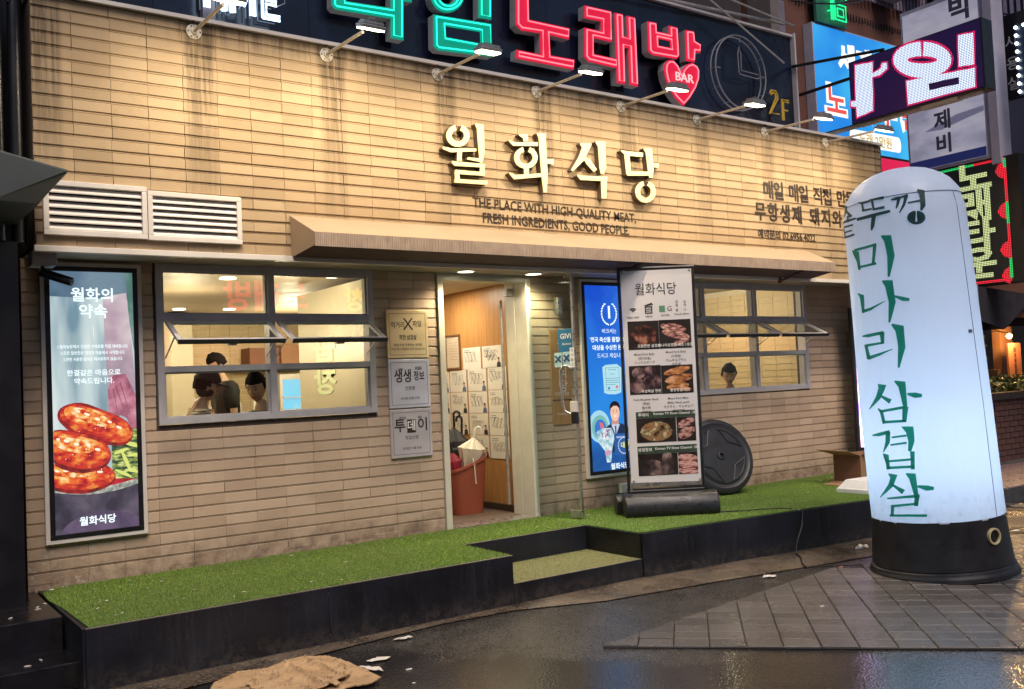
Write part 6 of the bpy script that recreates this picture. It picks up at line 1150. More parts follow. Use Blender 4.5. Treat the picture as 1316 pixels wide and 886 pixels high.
for z_ in (1.35,1.72): 
    MB().box(2.0,3.4,7.2,7.48,z_,z_+.025).build('board',WHITEM,t)
    for k in range(11): MB().lathe((2.07+.12*k,7.32,z_+.025),[(0,.035),(.10+.03*((k*7)%3),.035),(.15+.03*((k*7)%3),.015)],8).build('jar',[CB,WHITEM,STEEL,CBO][(k*5)%4],t,smooth=True)
t=thing('white_column','white service column standing behind the diners in the left window','column',(2.6,6.0,.33)); MB().box(2.45,2.72,5.9,6.2,.33,2.60).build('shaft',IW,t)
# ------------------------------------------------------------------ people
SKIN=mat('skin',(.62,.40,.28),.5,var=.05,scale=6)
SKIN.node_tree.nodes['Principled BSDF'].inputs['Subsurface Weight'].default_value=.0
HAIR=mat('black_hair',(.010,.008,.008),.8,spec=.15,var=.3,scale=60,bump=.5,bscale=120)
def skin_mesh(J,E_,root,sub=1):
    me=bpy.data.meshes.new('body'); names=list(J); me.from_pydata([J[n][0] for n in names],[(names.index(a),names.index(b_)) for a,b_ in E_],[])
    o=bpy.data.objects.new('body',me); COL.objects.link(o); m=o.modifiers.new('skin','SKIN'); m.use_smooth_shade=True
    for i,n in enumerate(names):
        r=J[n][1]; r=r if isinstance(r,tuple) else (r,r); me.skin_vertices[0].data[i].radius=r
        me.skin_vertices[0].data[i].use_root=(n==root)
    s=o.modifiers.new('sub','SUBSURF'); s.levels=sub; s.render_levels=sub
    bpy.context.view_layer.update(); r_=bpy.data.meshes.new_from_object(o.evaluated_get(bpy.context.evaluated_depsgraph_get())); bpy.data.objects.remove(o); return r_
def head_mesh():
    bm=bmesh.new(); bmesh.ops.create_uvsphere(bm,u_segments=28,v_segments=22,radius=1)
    for v in bm.verts:
        x,y,z=v.co; n=v.co.copy()
        X=x*.073; Y=y*.092; Z=z*.115
        if z<-.1: X*=1-.30*min(1,(-z-.1)/.9); Y=Y*(1-.12*(-z)) if y>0 else Y*(1-.45*(-z-.1)/.9)
        if y>.25:
            g=math.exp(-((x/.17)**2)-(((z+.12)/.20)**2)); Y+=.020*g    # nose
            g=math.exp(-((x/.10)**2)-(((z+.02)/.25)**2)); Y+=.005*g
            for sx in (-.36,.36): g=math.exp(-(((x-sx)/.18)**2)-(((z-.06)/.11)**2)); Y-=.009*g
            g=math.exp(-((x/.30)**2)-(((z+.48)/.07)**2)); Y+=.005*g; g=math.exp(-((x/.28)**2)-(((z+.42)/.03)**2)); Y-=.003*g
            g=math.exp(-((x/.3)**2)-(((z+.80)/.15)**2)); Y+=.008*g
            g=math.exp(-((x/.6)**2)-(((z-.22)/.08)**2)); Y+=.004*g
        v.co=Vector((X,Y,Z))
    return bm
def person(name,label,loc,heading,seated,shirt,lean=0,arms=None,hair='short',headturn=0,nod=0,pants=None,cap=None,h=1.0,strap=None):
    t=thing(name,label,'person',loc); T=Matrix.Translation(Vector(loc))@Matrix.Rotation(heading,4,'Z')@Matrix.Scale(h,4)
    pz=.50 if seated else .95
    sp=Matrix.Rotation(-lean,3,'X'); B0=Vector((0,0,pz))
    def up(x,y,z): return B0+sp@Vector((x,y,z))
    J={'pel':(B0,.125),'waist':(up(0,0,.16),(.115,.10)),'chest':(up(0,0,.34),(.145,.11)),'neck':(up(0,0,.50),.056),'skull':(up(0,.012,.59),.055)}
    E_=[('pel','waist'),('waist','chest'),('chest','neck'),('neck','skull')]
    ar=arms or {}
    for s,sx in (('L',-1),('R',1)):
        sh=up(.185*sx,0,.42); 
        el,wr,fd=ar.get(s,((.22*sx,.03,.14),(.20*sx,.16,-.06),(0,.9,-.4)))
        el=up(*el); wr=up(*wr); fd=(sp@Vector(fd)).normalized()
        J['sh'+s]=(sh,.056); J['el'+s]=(el,.040); J['wr'+s]=(wr,.027); pm=wr+fd*.055; J['pm'+s]=(pm,(.034,.022))
        E_+=[('chest','sh'+s),('sh'+s,'el'+s),('el'+s,'wr'+s),('wr'+s,'pm'+s)]
        side=fd.cross(Vector((0,0,1))); side=side.normalized() if side.length>.1 else Vector((1,0,0)); dn=side.cross(fd)
        for q in range(4):
            b0=pm+fd*.03+side*(.027-.018*q); l=(.036,.042,.040,.030)[q]
            J['f%s%da'%(s,q)]=(b0,.009); J['f%s%db'%(s,q)]=(b0+fd*l*.9+dn*.008,.0085); J['f%s%dc'%(s,q)]=(b0+fd*l*1.55+dn*.026,.0075)
            E_+=[('pm'+s,'f%s%da'%(s,q)),('f%s%da'%(s,q),'f%s%db'%(s,q)),('f%s%db'%(s,q),'f%s%dc'%(s,q))]
        J['th%sa'%s]=(pm+side*.040*(-sx)*(1)-fd*.01,.011); J['th%sb'%s]=(pm+side*.052*(-sx)+fd*.035+dn*.01,.009); E_+=[('pm'+s,'th%sa'%s),('th%sa'%s,'th%sb'%s)]
        hp=B0+Vector((.09*sx,0,-.03)); J['hp'+s]=(hp,.09)
        if seated: kn=B0+Vector((.11*sx,.43,.0)); an=B0+Vector((.11*sx,.40,-.44))
        else: kn=B0+Vector((.10*sx,.02,-.44)); an=B0+Vector((.10*sx,-.01,-.87))
        J['kn'+s]=(kn,.058); J['an'+s]=(an,.040); J['ft'+s]=(an+Vector((0,.15,-.05)),.035)
        E_+=[('pel','hp'+s),('hp'+s,'kn'+s),('kn'+s,'an'+s),('an'+s,'ft'+s)]
    bodym=skin_mesh(J,E_,'pel')
    bm=bmesh.new(); bm.from_mesh(bodym)
    hb_=head_mesh(); hc=up(0,.03,.675); HM=Matrix.Translation(hc)@Matrix.Rotation(headturn,4,'Z')@Matrix.Rotation(-(lean*.5+nod),4,'X')
    for v in hb_.verts: v.co=HM@v.co
    tmp=bpy.data.meshes.new('x'); hb_.to_mesh(tmp); bm.from_mesh(tmp); hb_.free()
    for sx in (-1,1):   # ears
        e=bmesh.new(); bmesh.ops.create_uvsphere(e,u_segments=10,v_segments=8,radius=1)
        for v in e.verts: v.co=HM@Vector((sx*.074+v.co.x*.010,-.008+v.co.y*.018,.0+v.co.z*.031))
        e.to_mesh(tmp); bm.from_mesh(tmp); e.free()
    full=bpy.data.meshes.new('body'); bm.to_mesh(full); bm.free()
    o=bpy.data.objects.new('body',full); COL.objects.link(o); r=o.modifiers.new('r','REMESH'); r.mode='VOXEL'; r.voxel_size=.0085; r.use_smooth_shade=True
    bpy.context.view_layer.update(); fin=bpy.data.meshes.new_from_object(o.evaluated_get(bpy.context.evaluated_depsgraph_get())); bpy.data.objects.remove(o)
    L0=Matrix.Translation(-Vector(loc))@T
    def put(nm,me,mt,sm=True):
        me.transform(L0); me.materials.clear(); me.materials.append(mt)
        if sm: me.polygons.foreach_set('use_smooth',[True]*len(me.polygons))
        q=bpy.data.objects.new(nm,me); COL.objects.link(q); q.parent=t; return q
    put('body',fin,SKIN)
    # shirt and trousers
    JS={k:J[k] for k in ('pel','waist','chest','shL','shR')}
    JS={k:(v[0],(v[1][0]+.03,v[1][1]+.03) if isinstance(v[1],tuple) else v[1]+.028) for k,v in JS.items()}
    JS['nk']=(up(0,0,.488),.080)
    for s in 'LR':
        JS['el'+s]=(J['sh'+s][0].lerp(J['el'+s][0],.85),.064)
    JS['pel']=(B0+Vector((0,0,-.03)),.135)
    sm_=skin_mesh(JS,[('pel','waist'),('waist','chest'),('chest','nk'),('chest','shL'),('chest','shR'),('shL','elL'),('shR','elR')],'pel'); put('shirt',sm_,shirt)
    JT={k:J[k] for k in ('pel','hpL','hpR','knL','knR','anL','anR')}; JT={k:(v[0],v[1]+.013) for k,v in JT.items()}
    put('trousers',skin_mesh(JT,[('pel','hpL'),('pel','hpR'),('hpL','knL'),('hpR','knR'),('knL','anL'),('knR','anR')],'pel'),pants or mat('dark_trousers',(.03,.03,.04),.7))
    # hair
    hm=bmesh.new(); bmesh.ops.create_uvsphere(hm,u_segments=36,v_segments=26,radius=1)
    for v in hm.verts:
        x,y,z=v.co; k=1.13+.09*mn.noise(Vector((x*4,y*4,z*4)))+.07*mn.noise(Vector((x*11,y*11,z*11)))
        face=(y>.18 and z<(.42 if hair!='long' else .30)) ; low=z<(-.35 if hair!='long' else -.75)
        if face or low: k=.80
        elif y>-.1 and z<-.02 and hair!='long': k=.9
        v.co=HM@Vector((x*.075*k*1.02,y*.094*k,z*.117*k))
    hme=bpy.data.meshes.new('hair'); hm.to_mesh(hme); hm.free(); put('hair',hme,HAIR)
    # eyes, brows, mouth
    for nm,pts_,mt in (('eye',[(-.028,.079,.010),(.028,.079,.010)],HAIR),):
        for p_ in pts_:
            e=bmesh.new(); bmesh.ops.create_uvsphere(e,u_segments=8,v_segments=6,radius=1)
            for v in e.verts: v.co=HM@Vector((p_[0]+v.co.x*.011,p_[1]+v.co.y*.006,p_[2]+v.co.z*.005))
            em=bpy.data.meshes.new(nm); e.to_mesh(em); e.free(); put(nm,em,mt)
            e=bmesh.new(); bmesh.ops.create_cube(e,size=1)
            for v in e.verts: v.co=HM@Vector((p_[0]+v.co.x*.030,.086+v.co.y*.006,.034+v.co.z*.005))
            em=bpy.data.meshes.new('eyebrow'); e.to_mesh(em); e.free(); put('eyebrow',em,mt)
    e=bmesh.new(); bmesh.ops.create_uvsphere(e,u_segments=10,v_segments=6,radius=1)
    for v in e.verts: v.co=HM@Vector((v.co.x*.022,.086+v.co.y*.006,-.052+v.co.z*.006))
    em=bpy.data.meshes.new('mouth'); e.to_mesh(em); e.free(); put('mouth',em,mat('lips',(.35,.12,.10),.5))
    if cap:
        c=bmesh.new(); bmesh.ops.create_uvsphere(c,u_segments=28,v_segments=20,radius=1)
        for v in c.verts:
            x,y,z=v.co; k=1.17 if z>.18 else .9; v.co=HM@Vector((x*.077*k*1.03,y*.096*k,z*.115*k*1.02+.004))
        cm=bpy.data.meshes.new('cap'); c.to_mesh(cm); c.free(); cp=put('cap',cm,cap)
        q=MB(); 
        rim=[]
        for k in range(13):
            a=R(20+140*k/12); rim.append((.085*math.cos(a),.080*math.sin(a)+.012,.030)); 
        tip=[]
        for k in range(13):
            a=R(20+140*k/12); tip.append((.080*math.cos(a),.175*math.sin(a),.022-.012*math.sin(a)))
        q.add([HM@Vector(p) for p in rim+tip]+[HM@(Vector(p)+Vector((0,0,.005))) for p in rim+tip],[(i,i+1,i+14,i+13) for i in range(12)]+[(i+26,i+39,i+40,i+27) for i in range(12)]+[(13+i,14+i,40+i,39+i) for i in range(12)])
        me=bpy.data.meshes.new('cap_brim'); me.from_pydata(q.v,[],q.f); put('cap_brim',me,cap)
        me=bpy.data.meshes.new('cap_emblem'); q=MB()
        for poly in ([(-.02,.0),(-.012,.0),(0,.020),(.012,.0),(.02,.0),(0,.034)],[(-.018,-.012),(.018,-.012),(.018,-.006),(-.018,-.006)],[(-.003,.0),(.003,.0),(.003,.02),(-.003,.02)]):
            q.prism(poly,lambda u,v,d:tuple(HM@Vector((-.0935-d,.02+u,.065+v))),0,.001)
        me.from_pydata(q.v,[],q.f); put('cap_emblem',me,WPR,False)
    if strap:
        q=MB()
        q.tube([up(-.10,-.135,.10),up(-.09,-.145,.30),up(-.11,-.07,.47),up(-.10,.06,.44)],.014,6); q.tube([up(.10,-.135,.10),up(.09,-.145,.30),up(.11,-.07,.47),up(.10,.06,.44)],.014,6)
        me=bpy.data.meshes.new('strap'); me.from_pydata([tuple(p) for p in q.v],[],q.f); put('backpack_strap',me,strap)
        q=MB().obox(up(0,-.19,.08),(1,0,0),(0,1,0),(0,0,1),.12,.05,.14); me=bpy.data.meshes.new('bag'); me.from_pydata([tuple(p) for p in q.v],[],q.f); b_=put('backpack',me,strap,False); m_=b_.modifiers.new('b','BEVEL'); m_.width=.03; m_.segments=3
    return t
BLK=mat('black_tshirt',(.016,.015,.016),.75,var=.2); CRM=mat('cream_tshirt',(.62,.56,.42),.8,var=.06); STR=mat('white_striped_shirt',(.66,.60,.50),.8,var=.06)
w_=STR.node_tree; wv=w_.nodes.new('ShaderNodeTexWave'); wv.bands_direction='Z'; wv.inputs['Scale'].default_value=16; tc_=w_.nodes.new('ShaderNodeTexCoord'); w_.links.new(tc_.outputs['Object'],wv.inputs['Vector'])
w_.links.new(mixrgb(w_,ramp(w_,wv.outputs[0],.75,.9),(.66,.60,.50),(.10,.09,.09)),w_.nodes['Principled BSDF'].inputs['Base Color'])
CAPM=mat('charcoal_cap',(.035,.030,.030),.8,var=.1)
person('person','seated person in a dark cap and striped shirt with one arm raised, left window',(1.19,1.0,.44),R(-98),True,STR,lean=.16,arms={'L':((-.30,.10,.38),(-.22,.06,.66),(.5,-.1,.8)),'R':((.24,.10,.18),(.05,.30,.12),(-.6,.8,0))},cap=CAPM,headturn=R(0),nod=.1)
person('person','person with thick black hair and black shirt seated right of the capped diner',(1.84,1.0,.41),R(100),True,BLK,lean=.14,headturn=R(35),nod=.25,hair='short')
person('person','standing person in a black shirt looking down behind the two seated diners',(2.12,2.8,.33),R(95),False,BLK,lean=.14,nod=.5,h=.93)
person('person','person in a cream shirt with a black backpack standing beside the drinks fridge',(4.50,6.0,.33),R(10),False,CRM,h=.93,strap=BLACKM,headturn=R(40))
person('person','person with black bowl shaped hair seated alone behind the right window',(7.20,1.0,.34),R(140),True,BLK,lean=.10,nod=.35)
t=thing('dining_table','wooden dining table between the seated diners in the left window','table',(1.52,1.0,.33)); MB().box(1.36,1.70,.72,1.4,1.02,1.05).build('table_top',mat('table_wood',(.30,.18,.09),.4),t)
MB().box(1.49,1.56,1.0,1.07,.36,1.02).build('leg',BLACKM,t); MB().box(1.40,1.65,.85,1.25,.33,.36).build('foot',BLACKM,t)
for i,(x,y,l_) in enumerate(((1.19,1.0,'plain stool under the capped diner'),(1.86,1.0,'plain stool under the black haired diner in the left window'),(7.20,1.0,'plain stool under the diner behind the right window'))):
    t=thing('stool',l_,'stool',(x,y,.33)); MB().box(x-.16,x+.16,y-.16,y+.16,.74,.80).build('seat',WOOD,t)
    for sx in (-1,1):
        for sy in (-1,1): MB().box(x+sx*.13-.015,x+sx*.13+.015,y+sy*.13-.015,y+sy*.13+.015,.33,.74).build('leg',BLACKM,t)
# ------------------------------------------------------------------ second floor neon sign board
NVY=bpy.data.materials.new('dark_navy_panel'); NVY.use_nodes=True; nt=NVY.node_tree; b=nt.nodes['Principled BSDF']; g=nt.nodes.new('ShaderNodeNewGeometry')
n_=noise(nt,g.outputs['Position'],2,3); c=mixrgb(nt,ramp(nt,n_,.35,.7),(.0035,.0045,.012),(.007,.010,.030)); nt.links.new(c,b.inputs['Base Color']); b.inputs['Roughness'].default_value=.22; b.inputs['Specular IOR Level'].default_value=.6
bp=nt.nodes.new('ShaderNodeBump'); bp.inputs['Strength'].default_value=.35; bp.inputs['Distance'].default_value=.06; nt.links.new(n_,bp.inputs['Height']); nt.links.new(bp.outputs[0],b.inputs['Normal'])
sb=thing('neon_sign_board','long dark navy sign board above the restaurant carrying the neon lettering','sign board',(4.2,.62,4.1))
for k in range(7): MB().box(-.30+k*1.21,-.303+(k+1)*1.21,.62,.66,3.8,5.42 if k>3 else 6.4).build('board_panel',NVY,sb)
ed=MB().box(8.14,8.165,.56,.70,3.8,5.44).build('edge_rail',FRAMEM,sb)
MB().box(4.6,8.14,.58,.62,5.40,5.425).build('top_rail',FRAMEM,sb)
# building mass behind the board
bh=thing('upper_storey_building','dark upper storey behind the neon sign board','building',(4,.8,4)); bh['group']='buildings of the street'
MB().box(-3,8.3,.70,8,3.0,5.3).box(-3,8.0,1.2,8,5.3,10).build('wall',mat('dark_upper_wall',(.035,.025,.03),.8,var=.3,scale=3),bh)
for x in (.2,1.25): MB().box(x,x+.09,.55,.62,4.0,6).build('pilaster',mat('pale_pilaster',(.18,.16,.20),.6),bh)
for (a,b_,r) in (((5.3,.5,5.36),(7.9,.5,5.48),.018),((6.3,.42,5.60),(7.75,.42,4.98),.010),((5.5,.45,5.7),(8.0,.45,5.46),.012)):
    MB().tube([a,b_],r,6).build('loose_pipe',STEEL,bh)
def neon(name,label,polys,holes,face,tube,side,yf=.46,yb=.56,cat='neon letter',grp='neon letters on the navy board',inset=.022,ts=.0075):
    t=thing(name,label,cat,(polys[0][0][0],yb,polys[0][0][1]),grp)
    for i,pl in enumerate(polys):
        n=len(pl)
        MB().prism(pl,XZ(yb),0,yb-yf-.012-.001*i).build('letter_box',side,t)
        MB().prism(pl,XZ(yf+.012+.001*i),0.0005,.006).build('letter_face',face,t)
        # tube following the outline, inset
        A=sum(pl[k][0]*pl[(k+1)%n][1]-pl[(k+1)%n][0]*pl[k][1] for k in range(n)); sg=1 if A>0 else -1
        ins=[]
        for k in range(n):
            p,a,c_=Vector(pl[k]),Vector(pl[k-1]),Vector(pl[(k+1)%n]); d1=(p-a); d2=(c_-p)
            if d1.length<1e-5 or d2.length<1e-5: continue
            d1.normalize(); d2.normalize(); n1=Vector((-d1.y,d1.x))*sg; n2=Vector((-d2.y,d2.x))*sg; m_=n1+n2
            if m_.length<.2: m_=n1
            m_.normalize(); q=max(.45,m_.dot(n1)); ins.append(p+m_*inset/q)
        pts=[(v.x,yf-.008,v.y) for v in ins]; pts.append(pts[0]); 
        MB().tube(pts,ts,6,cap=False).build('neon_tube',tube,t,smooth=True)
    for h in holes:
        MB().prism(h,XZ(yf+.008),0,.004).build('letter_hole',NVY,t); pts=[]
        cx=sum(p[0] for p in h)/len(h); cz=sum(p[1] for p in h)/len(h)
        pts=[(cx+(p[0]-cx)*1.0+(.02 if p[0]>cx else -.02),yf-.008,cz+(p[1]-cz)+(.02 if p[1]>cz else -.02)) for p in h]; pts.append(pts[0]); MB().tube(pts,ts,6,cap=False).build('neon_tube',tube,t)
    return t
TF=glow('teal_face',(0,150,125),.85); TT=glow('teal_tube',(40,255,215),1.5); RF=glow('red_face',(222,22,62),.85); RT_=glow('red_tube',(255,120,135),1.6); SD=mat('grey_letter_side',(.30,.30,.33),.5)
neon('neon_letter','leftmost teal neon letter, cut by the top of the picture',G['TEAL'][0]+G['TEAL'][1],[],TF,TT,SD)
neon('neon_letter','second teal neon letter with a round part over a square part',G['TEAL'][2]+G['TEAL'][3]+G['TEAL'][4],G['TEALH'],TF,TT,SD)
neon('neon_letter','first red neon letter from the left, an open angular shape',G['RED'][0],[],RF,RT_,SD)
neon('neon_letter','second red neon letter with two tall vertical strokes',G['RED'][1]+G['RED'][2],[],RF,RT_,SD)
neon('neon_letter','third red neon letter right above the heart',G['RED'][3]+G['RED'][4],G['REDH'],RF,RT_,SD)
ht=neon('neon_heart','pink red neon heart with the word BAR in it',[G['HEART']],[],RF,RT_,SD,cat='neon heart',grp=None)

text('BAR',.125,(6.165,.440,4.575),(1,0,0),(0,0,1),glow('pink_word',(255,190,190),1.2),ht,extrude=.004,width=.26)
# TIME neon
tn=thing('time_neon','white blue neon word TIME at the top left, partly cut by the picture edge','neon word',(1.5,.62,4.4))
WT=glow('white_blue_tube',(205,232,255),3.0)
def ntube(strokes,x0,z0,sc_,y,mt,par,r=.009):
    for s_ in strokes: MB().tube([(x0+a*sc_,y,z0+b_*sc_) for a,b_ in s_],r,6).build('neon_tube',mt,par,smooth=True)
Tt=[[(0,1),(.6,1),(.6,.88),(.36,.88),(.36,0),(.24,0),(.24,.88),(0,.88),(0,1)]]
It=[[(.0,0),(.0,1),(.12,1),(.12,0),(0,0)]]
Mt=[[(0,0),(0,1),(.14,1),(.38,.45),(.62,1),(.76,1),(.76,0),(.64,0),(.64,.72),(.42,.25),(.34,.25),(.12,.72),(.12,0),(0,0)]]
Et=[[(0,0),(0,1),(.55,1),(.55,.88),(.12,.88),(.12,.58),(.45,.58),(.45,.46),(.12,.46),(.12,.12),(.55,.12),(.55,0),(0,0)]]
for gl,x in ((Tt,1.19),(It,1.375),(Mt,1.44),(Et,1.69)): ntube(gl,x,4.385,.245,.50,WT,tn,.0125); ntube(gl,x-.012,4.385,.245,.58,mat('dark_tube_back',(.15,.17,.22),.4),tn,.005)
MB().tube([(1.78,.5,4.62),(1.86,.47,4.60),(1.87,.5,4.53),(1.80,.55,4.50)],.004,5).build('neon_wire',SD,tn)
# clock
ck=thing('neon_clock','unlit wire outline clock with hands near three on the navy board','clock',(7.12,.6,4.81))
WIRE=mat('unlit_neon_tube',(.22,.22,.25),.3,var=.05)
for r_,y in ((.405,.50),(.405,.57),(.345,.50)):
    if r_<.4: continue
    MB().tube([(7.115+r_*math.cos(2*math.pi*k/40),y,4.80+r_*math.sin(2*math.pi*k/40)) for k in range(41)],.008,6,cap=False).build('rim_tube',WIRE,ck,smooth=True)
for k in range(12):
    a=k*math.pi/6; MB().tube([(7.115+.405*math.cos(a),.50,4.80+.405*math.sin(a)),(7.115+.405*math.cos(a),.60,4.80+.405*math.sin(a))],.004,5).build('spacer',WIRE,ck)
    if k%3==0: MB().tube([(7.115+.33*math.cos(a),.5,4.80+.33*math.sin(a)),(7.115+.385*math.cos(a),.5,4.80+.385*math.sin(a))],.006,5).build('hour_mark',WIRE,ck)
MB().tube([(7.08,.5,4.80),(7.075,.5,5.0),(7.10,.5,5.08),(7.125,.5,5.0),(7.12,.5,4.82),(7.40,.5,4.815),(7.42,.5,4.785),(7.38,.5,4.765),(7.1,.5,4.775),(7.08,.5,4.80)],.006,6).build('hand_tube',WIRE,ck)
f2=thing('floor_sign','dim yellow 2F neon characters right of the clock above the wall','sign',(7.7,.6,4.4))
YW=mat('yellow_dim_neon',(.45,.30,.03),.4,emis=s2l((150,110,15)),es=.2)
ntube([[(0,.85),(.1,1),(.4,1),(.5,.85),(.5,.65),(0,0),(.55,0)],[(.08,.8),(.2,.9),(.35,.88),(.38,.7),(-.08,-.05)]],7.60,4.42,.26,.52,YW,f2,.010)
ntube([[(0,0),(0,1),(.5,1)],[(0,.5),(.4,.5)],[(.1,0),(.1,.9),(.5,.9)]],7.80,4.36,.24,.52,YW,f2,.010)
# ------------------------------------------------------------------ projecting LED sign
def dots_material(name,on,off,pitch,axis,es=1.6,rad=.34,offes=.25):
    m=bpy.data.materials.new(name); m.use_nodes=True; nt=m.node_tree; b=nt.nodes['Principled BSDF']
    g=nt.nodes.new('ShaderNodeNewGeometry'); sp=nt.nodes.new('ShaderNodeSeparateXYZ'); nt.links.new(g.outputs['Position'],sp.inputs[0])
    u=mth(nt,'SUBTRACT',mth(nt,'FRACT',mth(nt,'DIVIDE',sp.outputs[axis],pitch)),.5); v=mth(nt,'SUBTRACT',mth(nt,'FRACT',mth(nt,'DIVIDE',sp.outputs[2],pitch)),.5)
    d=mth(nt,'SQRT',mth(nt,'ADD',mth(nt,'MULTIPLY',u,u),mth(nt,'MULTIPLY',v,v)))
    k=ramp(nt,d,rad-.08,rad+.10,1,0)
    c=mixrgb(nt,k,s2l(off),s2l(on)); nt.links.new(c,b.inputs['Emission Color']); nt.links.new(mth(nt,'MULTIPLY_ADD',k,es-offes,offes),b.inputs['Emission Strength']); b.inputs['Base Color'].default_value=(.01,.01,.015,1); b.inputs['Roughness'].default_value=.3
    return m
LX=8.20
led=thing('led_sign','projecting black LED sign with big white dotted Korean characters edged in pink','LED sign',(LX,-.8,4.2))
MB().box(LX+.004,LX+.20,-1.60,-.09,4.195,4.90).build('housing',BLACKM,led,bevel=.006)
MB().box(LX-.001,LX+.003,-1.585,-.10,4.215,4.885).build('led_panel',dots_material('led_purple_dots',(46,20,84),(16,10,40),.0165,1,1.0,.3,.7),led)
LW=dots_material('led_white_dots',(236,246,255),(120,140,190),.0165,1,1.7,.36,.8); LP=dots_material('led_pink_dots',(255,40,110),(80,10,50),.0165,1,1.4,.36,.6)
def grow(pl,d):
    n=len(pl); A=sum(pl[k][0]*pl[(k+1)%n][1]-pl[(k+1)%n][0]*pl[k][1] for k in range(n)); sg=-1 if A>0 else 1; out=[]
    for k in range(n):
        p,a,c_=Vector(pl[k]),Vector(pl[k-1]),Vector(pl[(k+1)%n]); d1=(p-a); d2=(c_-p)
        d1=d1.normalized() if d1.length>1e-5 else d2.normalized(); d2=d2.normalized() if d2.length>1e-5 else d1
        m_=Vector((-d1.y,d1.x))*sg+Vector((-d2.y,d2.x))*sg
        if m_.length<.3: m_=Vector((-d1.y,d1.x))*sg
        m_.normalize(); out.append(tuple(p+m_*d))
    return out
for i,pl in enumerate(G['LEDW']):
    mb=MB(); mb.prism(grow(pl,.022),YZ(LX-.0015),0.0,.001+.0004*i); mb.build('led_edge',LP,led)
    mb=MB(); mb.prism(pl,YZ(LX-.004),0,.001+.0004*i); mb.build('led_character',LW,led)
mb=MB(); mb.prism(G['LEDH'][0],YZ(LX-.008),0,.001); mb.build('led_gap',bpy.data.materials['led_purple_dots'],led)
MB().box(LX+.02,LX+.12,-1.3,-.9,4.165,4.20).build('underside_lamp',mat('lamp_white_enamel'),led)
for z in (4.74,4.20): MB().tube([(LX+.06,-.12,z),(LX+.06,.62,z-.0)],.020,6).build('arm',BLACKM,led)
MB().tube([(LX+.06,-.5,4.93),(8.12,.60,5.05)],.018,6).build('brace',BLACKM,led); MB().tube([(LX+.06,.62,4.19),(LX+.06,-1.55,4.18)],.024,6).build('lower_beam',STEEL,led)
# ------------------------------------------------------------------ neighbouring building and signs on the right
nb=thing('brown_brick_neighbour','reddish brown neighbouring building with a ribbed pale upper cladding on the right','building',(11,1.4,0)); nb['group']='buildings of the street'
BRW=mat('reddish_brown_render',(.135,.055,.040),.8,var=.25,scale=2,bump=.1)
MB().box(8.3,13.5,1.35,9,3.0,6.85).build('wall',BRW,nb)
MB().box(8.35,13.5,1.30,1.36,6.86,11).build('upper_backing',mat('mauve_backing',(.10,.09,.13),.7),nb)
for k in range(34): MB().box(9.3+k*.085,9.345+k*.085,1.26,1.30,6.6,10).build('cladding_rib',mat('mauve_cladding',(.26,.22,.30),.5),nb)
MB().box(8.30,8.45,1.0,1.35,3.6,9).build('pilaster',mat('grey_render',(.16,.13,.13),.8),nb)
MB().box(8.62,8.76,1.15,1.30,5.75,6.15).build('vent_box',mat('pale_pilaster'),nb)
gr=MB()
rn2=random.Random(2)
for k in range(60): gr.box(9.1+k*.065,9.11+k*.065,1.318,1.334,6.28+rn2.uniform(-.03,.01),6.36)
gr.build('spiked_trim',mat('dark_trim',(.02,.015,.02),.7),nb,kind='stuff')
for (x,z,s_) in ((10.9,6.65,.28),(11.5,6.9,.3)): MB().box(x,x+s_*1.5,.95,1.26,z,z+s_).build('air_unit',mat('pale_unit',(.38,.36,.42),.5),nb,bevel=.01)
bs=thing('blue_box_sign','large bright blue box sign with red and white Korean letters behind the LED sign','sign',(10,1.2,4.4))
MB().box(9.36,12.0,1.20,1.34,4.35,6.02).build('sign_box',mat('pale_box_side',(.42,.42,.52),.5),bs)
m=bpy.data.materials.new('blue_lit_face'); m.use_nodes=True; nt=m.node_tree; b=nt.nodes['Principled BSDF']; g=nt.nodes.new('ShaderNodeNewGeometry'); c=mixrgb(nt,ramp(nt,noise(nt,g.outputs['Position'],1.1,2),.3,.7),s2l((20,130,225)),s2l((60,185,240))); nt.links.new(c,b.inputs['Emission Color']); b.inputs['Emission Strength'].default_value=1.0; b.inputs['Base Color'].default_value=(.02,.05,.1,1)
MB().box(9.38,11.98,1.192,1.1995,4.37,6.0).build('lit_face',m,bs)
WL=glow('sign_white',(250,250,245),1.1); RL=glow('sign_red',(225,85,80),1.0); YL=glow('sign_yellow_text',(190,160,60),1.0)
def lt2(b_,s_,x,y,z,m_,par,**k): return text(b_,s_,(x,y,z),(1,0,0),(0,0,1),m_,par,**k)
lt2('세계로',.42,10.45,1.188,5.60,WL,bs,bold=.05)
for i,(ch,x) in enumerate((('노',9.76),('래',10.33),('주',10.90),('문',11.46))): lt2(ch,.50,x,1.188,5.0,WL,bs,bold=.085); lt2(ch,.48,x,1.180,5.005,RL,bs,bold=.02)
MB().prism([(10.08+.06*math.cos(t)*1.0+(0 if math.cos(t)<0 else 1.05),4.59+.11*math.sin(t)) for t in [2*math.pi*k/20 for k in range(20)]],XZ(1.190),0,.004).build('white_pill',WL,bs); lt2('노래 2만원',.17,10.60,1.184,4.58,YL,bs,bold=.02)
pk=MB().box(8.9,12.0,1.0,1.2,4.12,4.30).build('pink_strip_sign',glow('pink_red_strip',(225,40,85),.9)); tag(pk,'pink red lit strip sign visible below the blue sign behind the balloon top','sign')
MB().box(8.9,12.0,1.02,1.18,4.302,4.34).build('strip_edge',mat('dark_trim'),pk)
gn=thing('green_neon_sign','small green neon Korean sign at the top edge above the blue sign','neon sign',(9.7,1.2,6.1))
GT=glow('green_tube',(30,230,140),1.6); GB=glow('green_tube_dim',(10,120,80),.8)
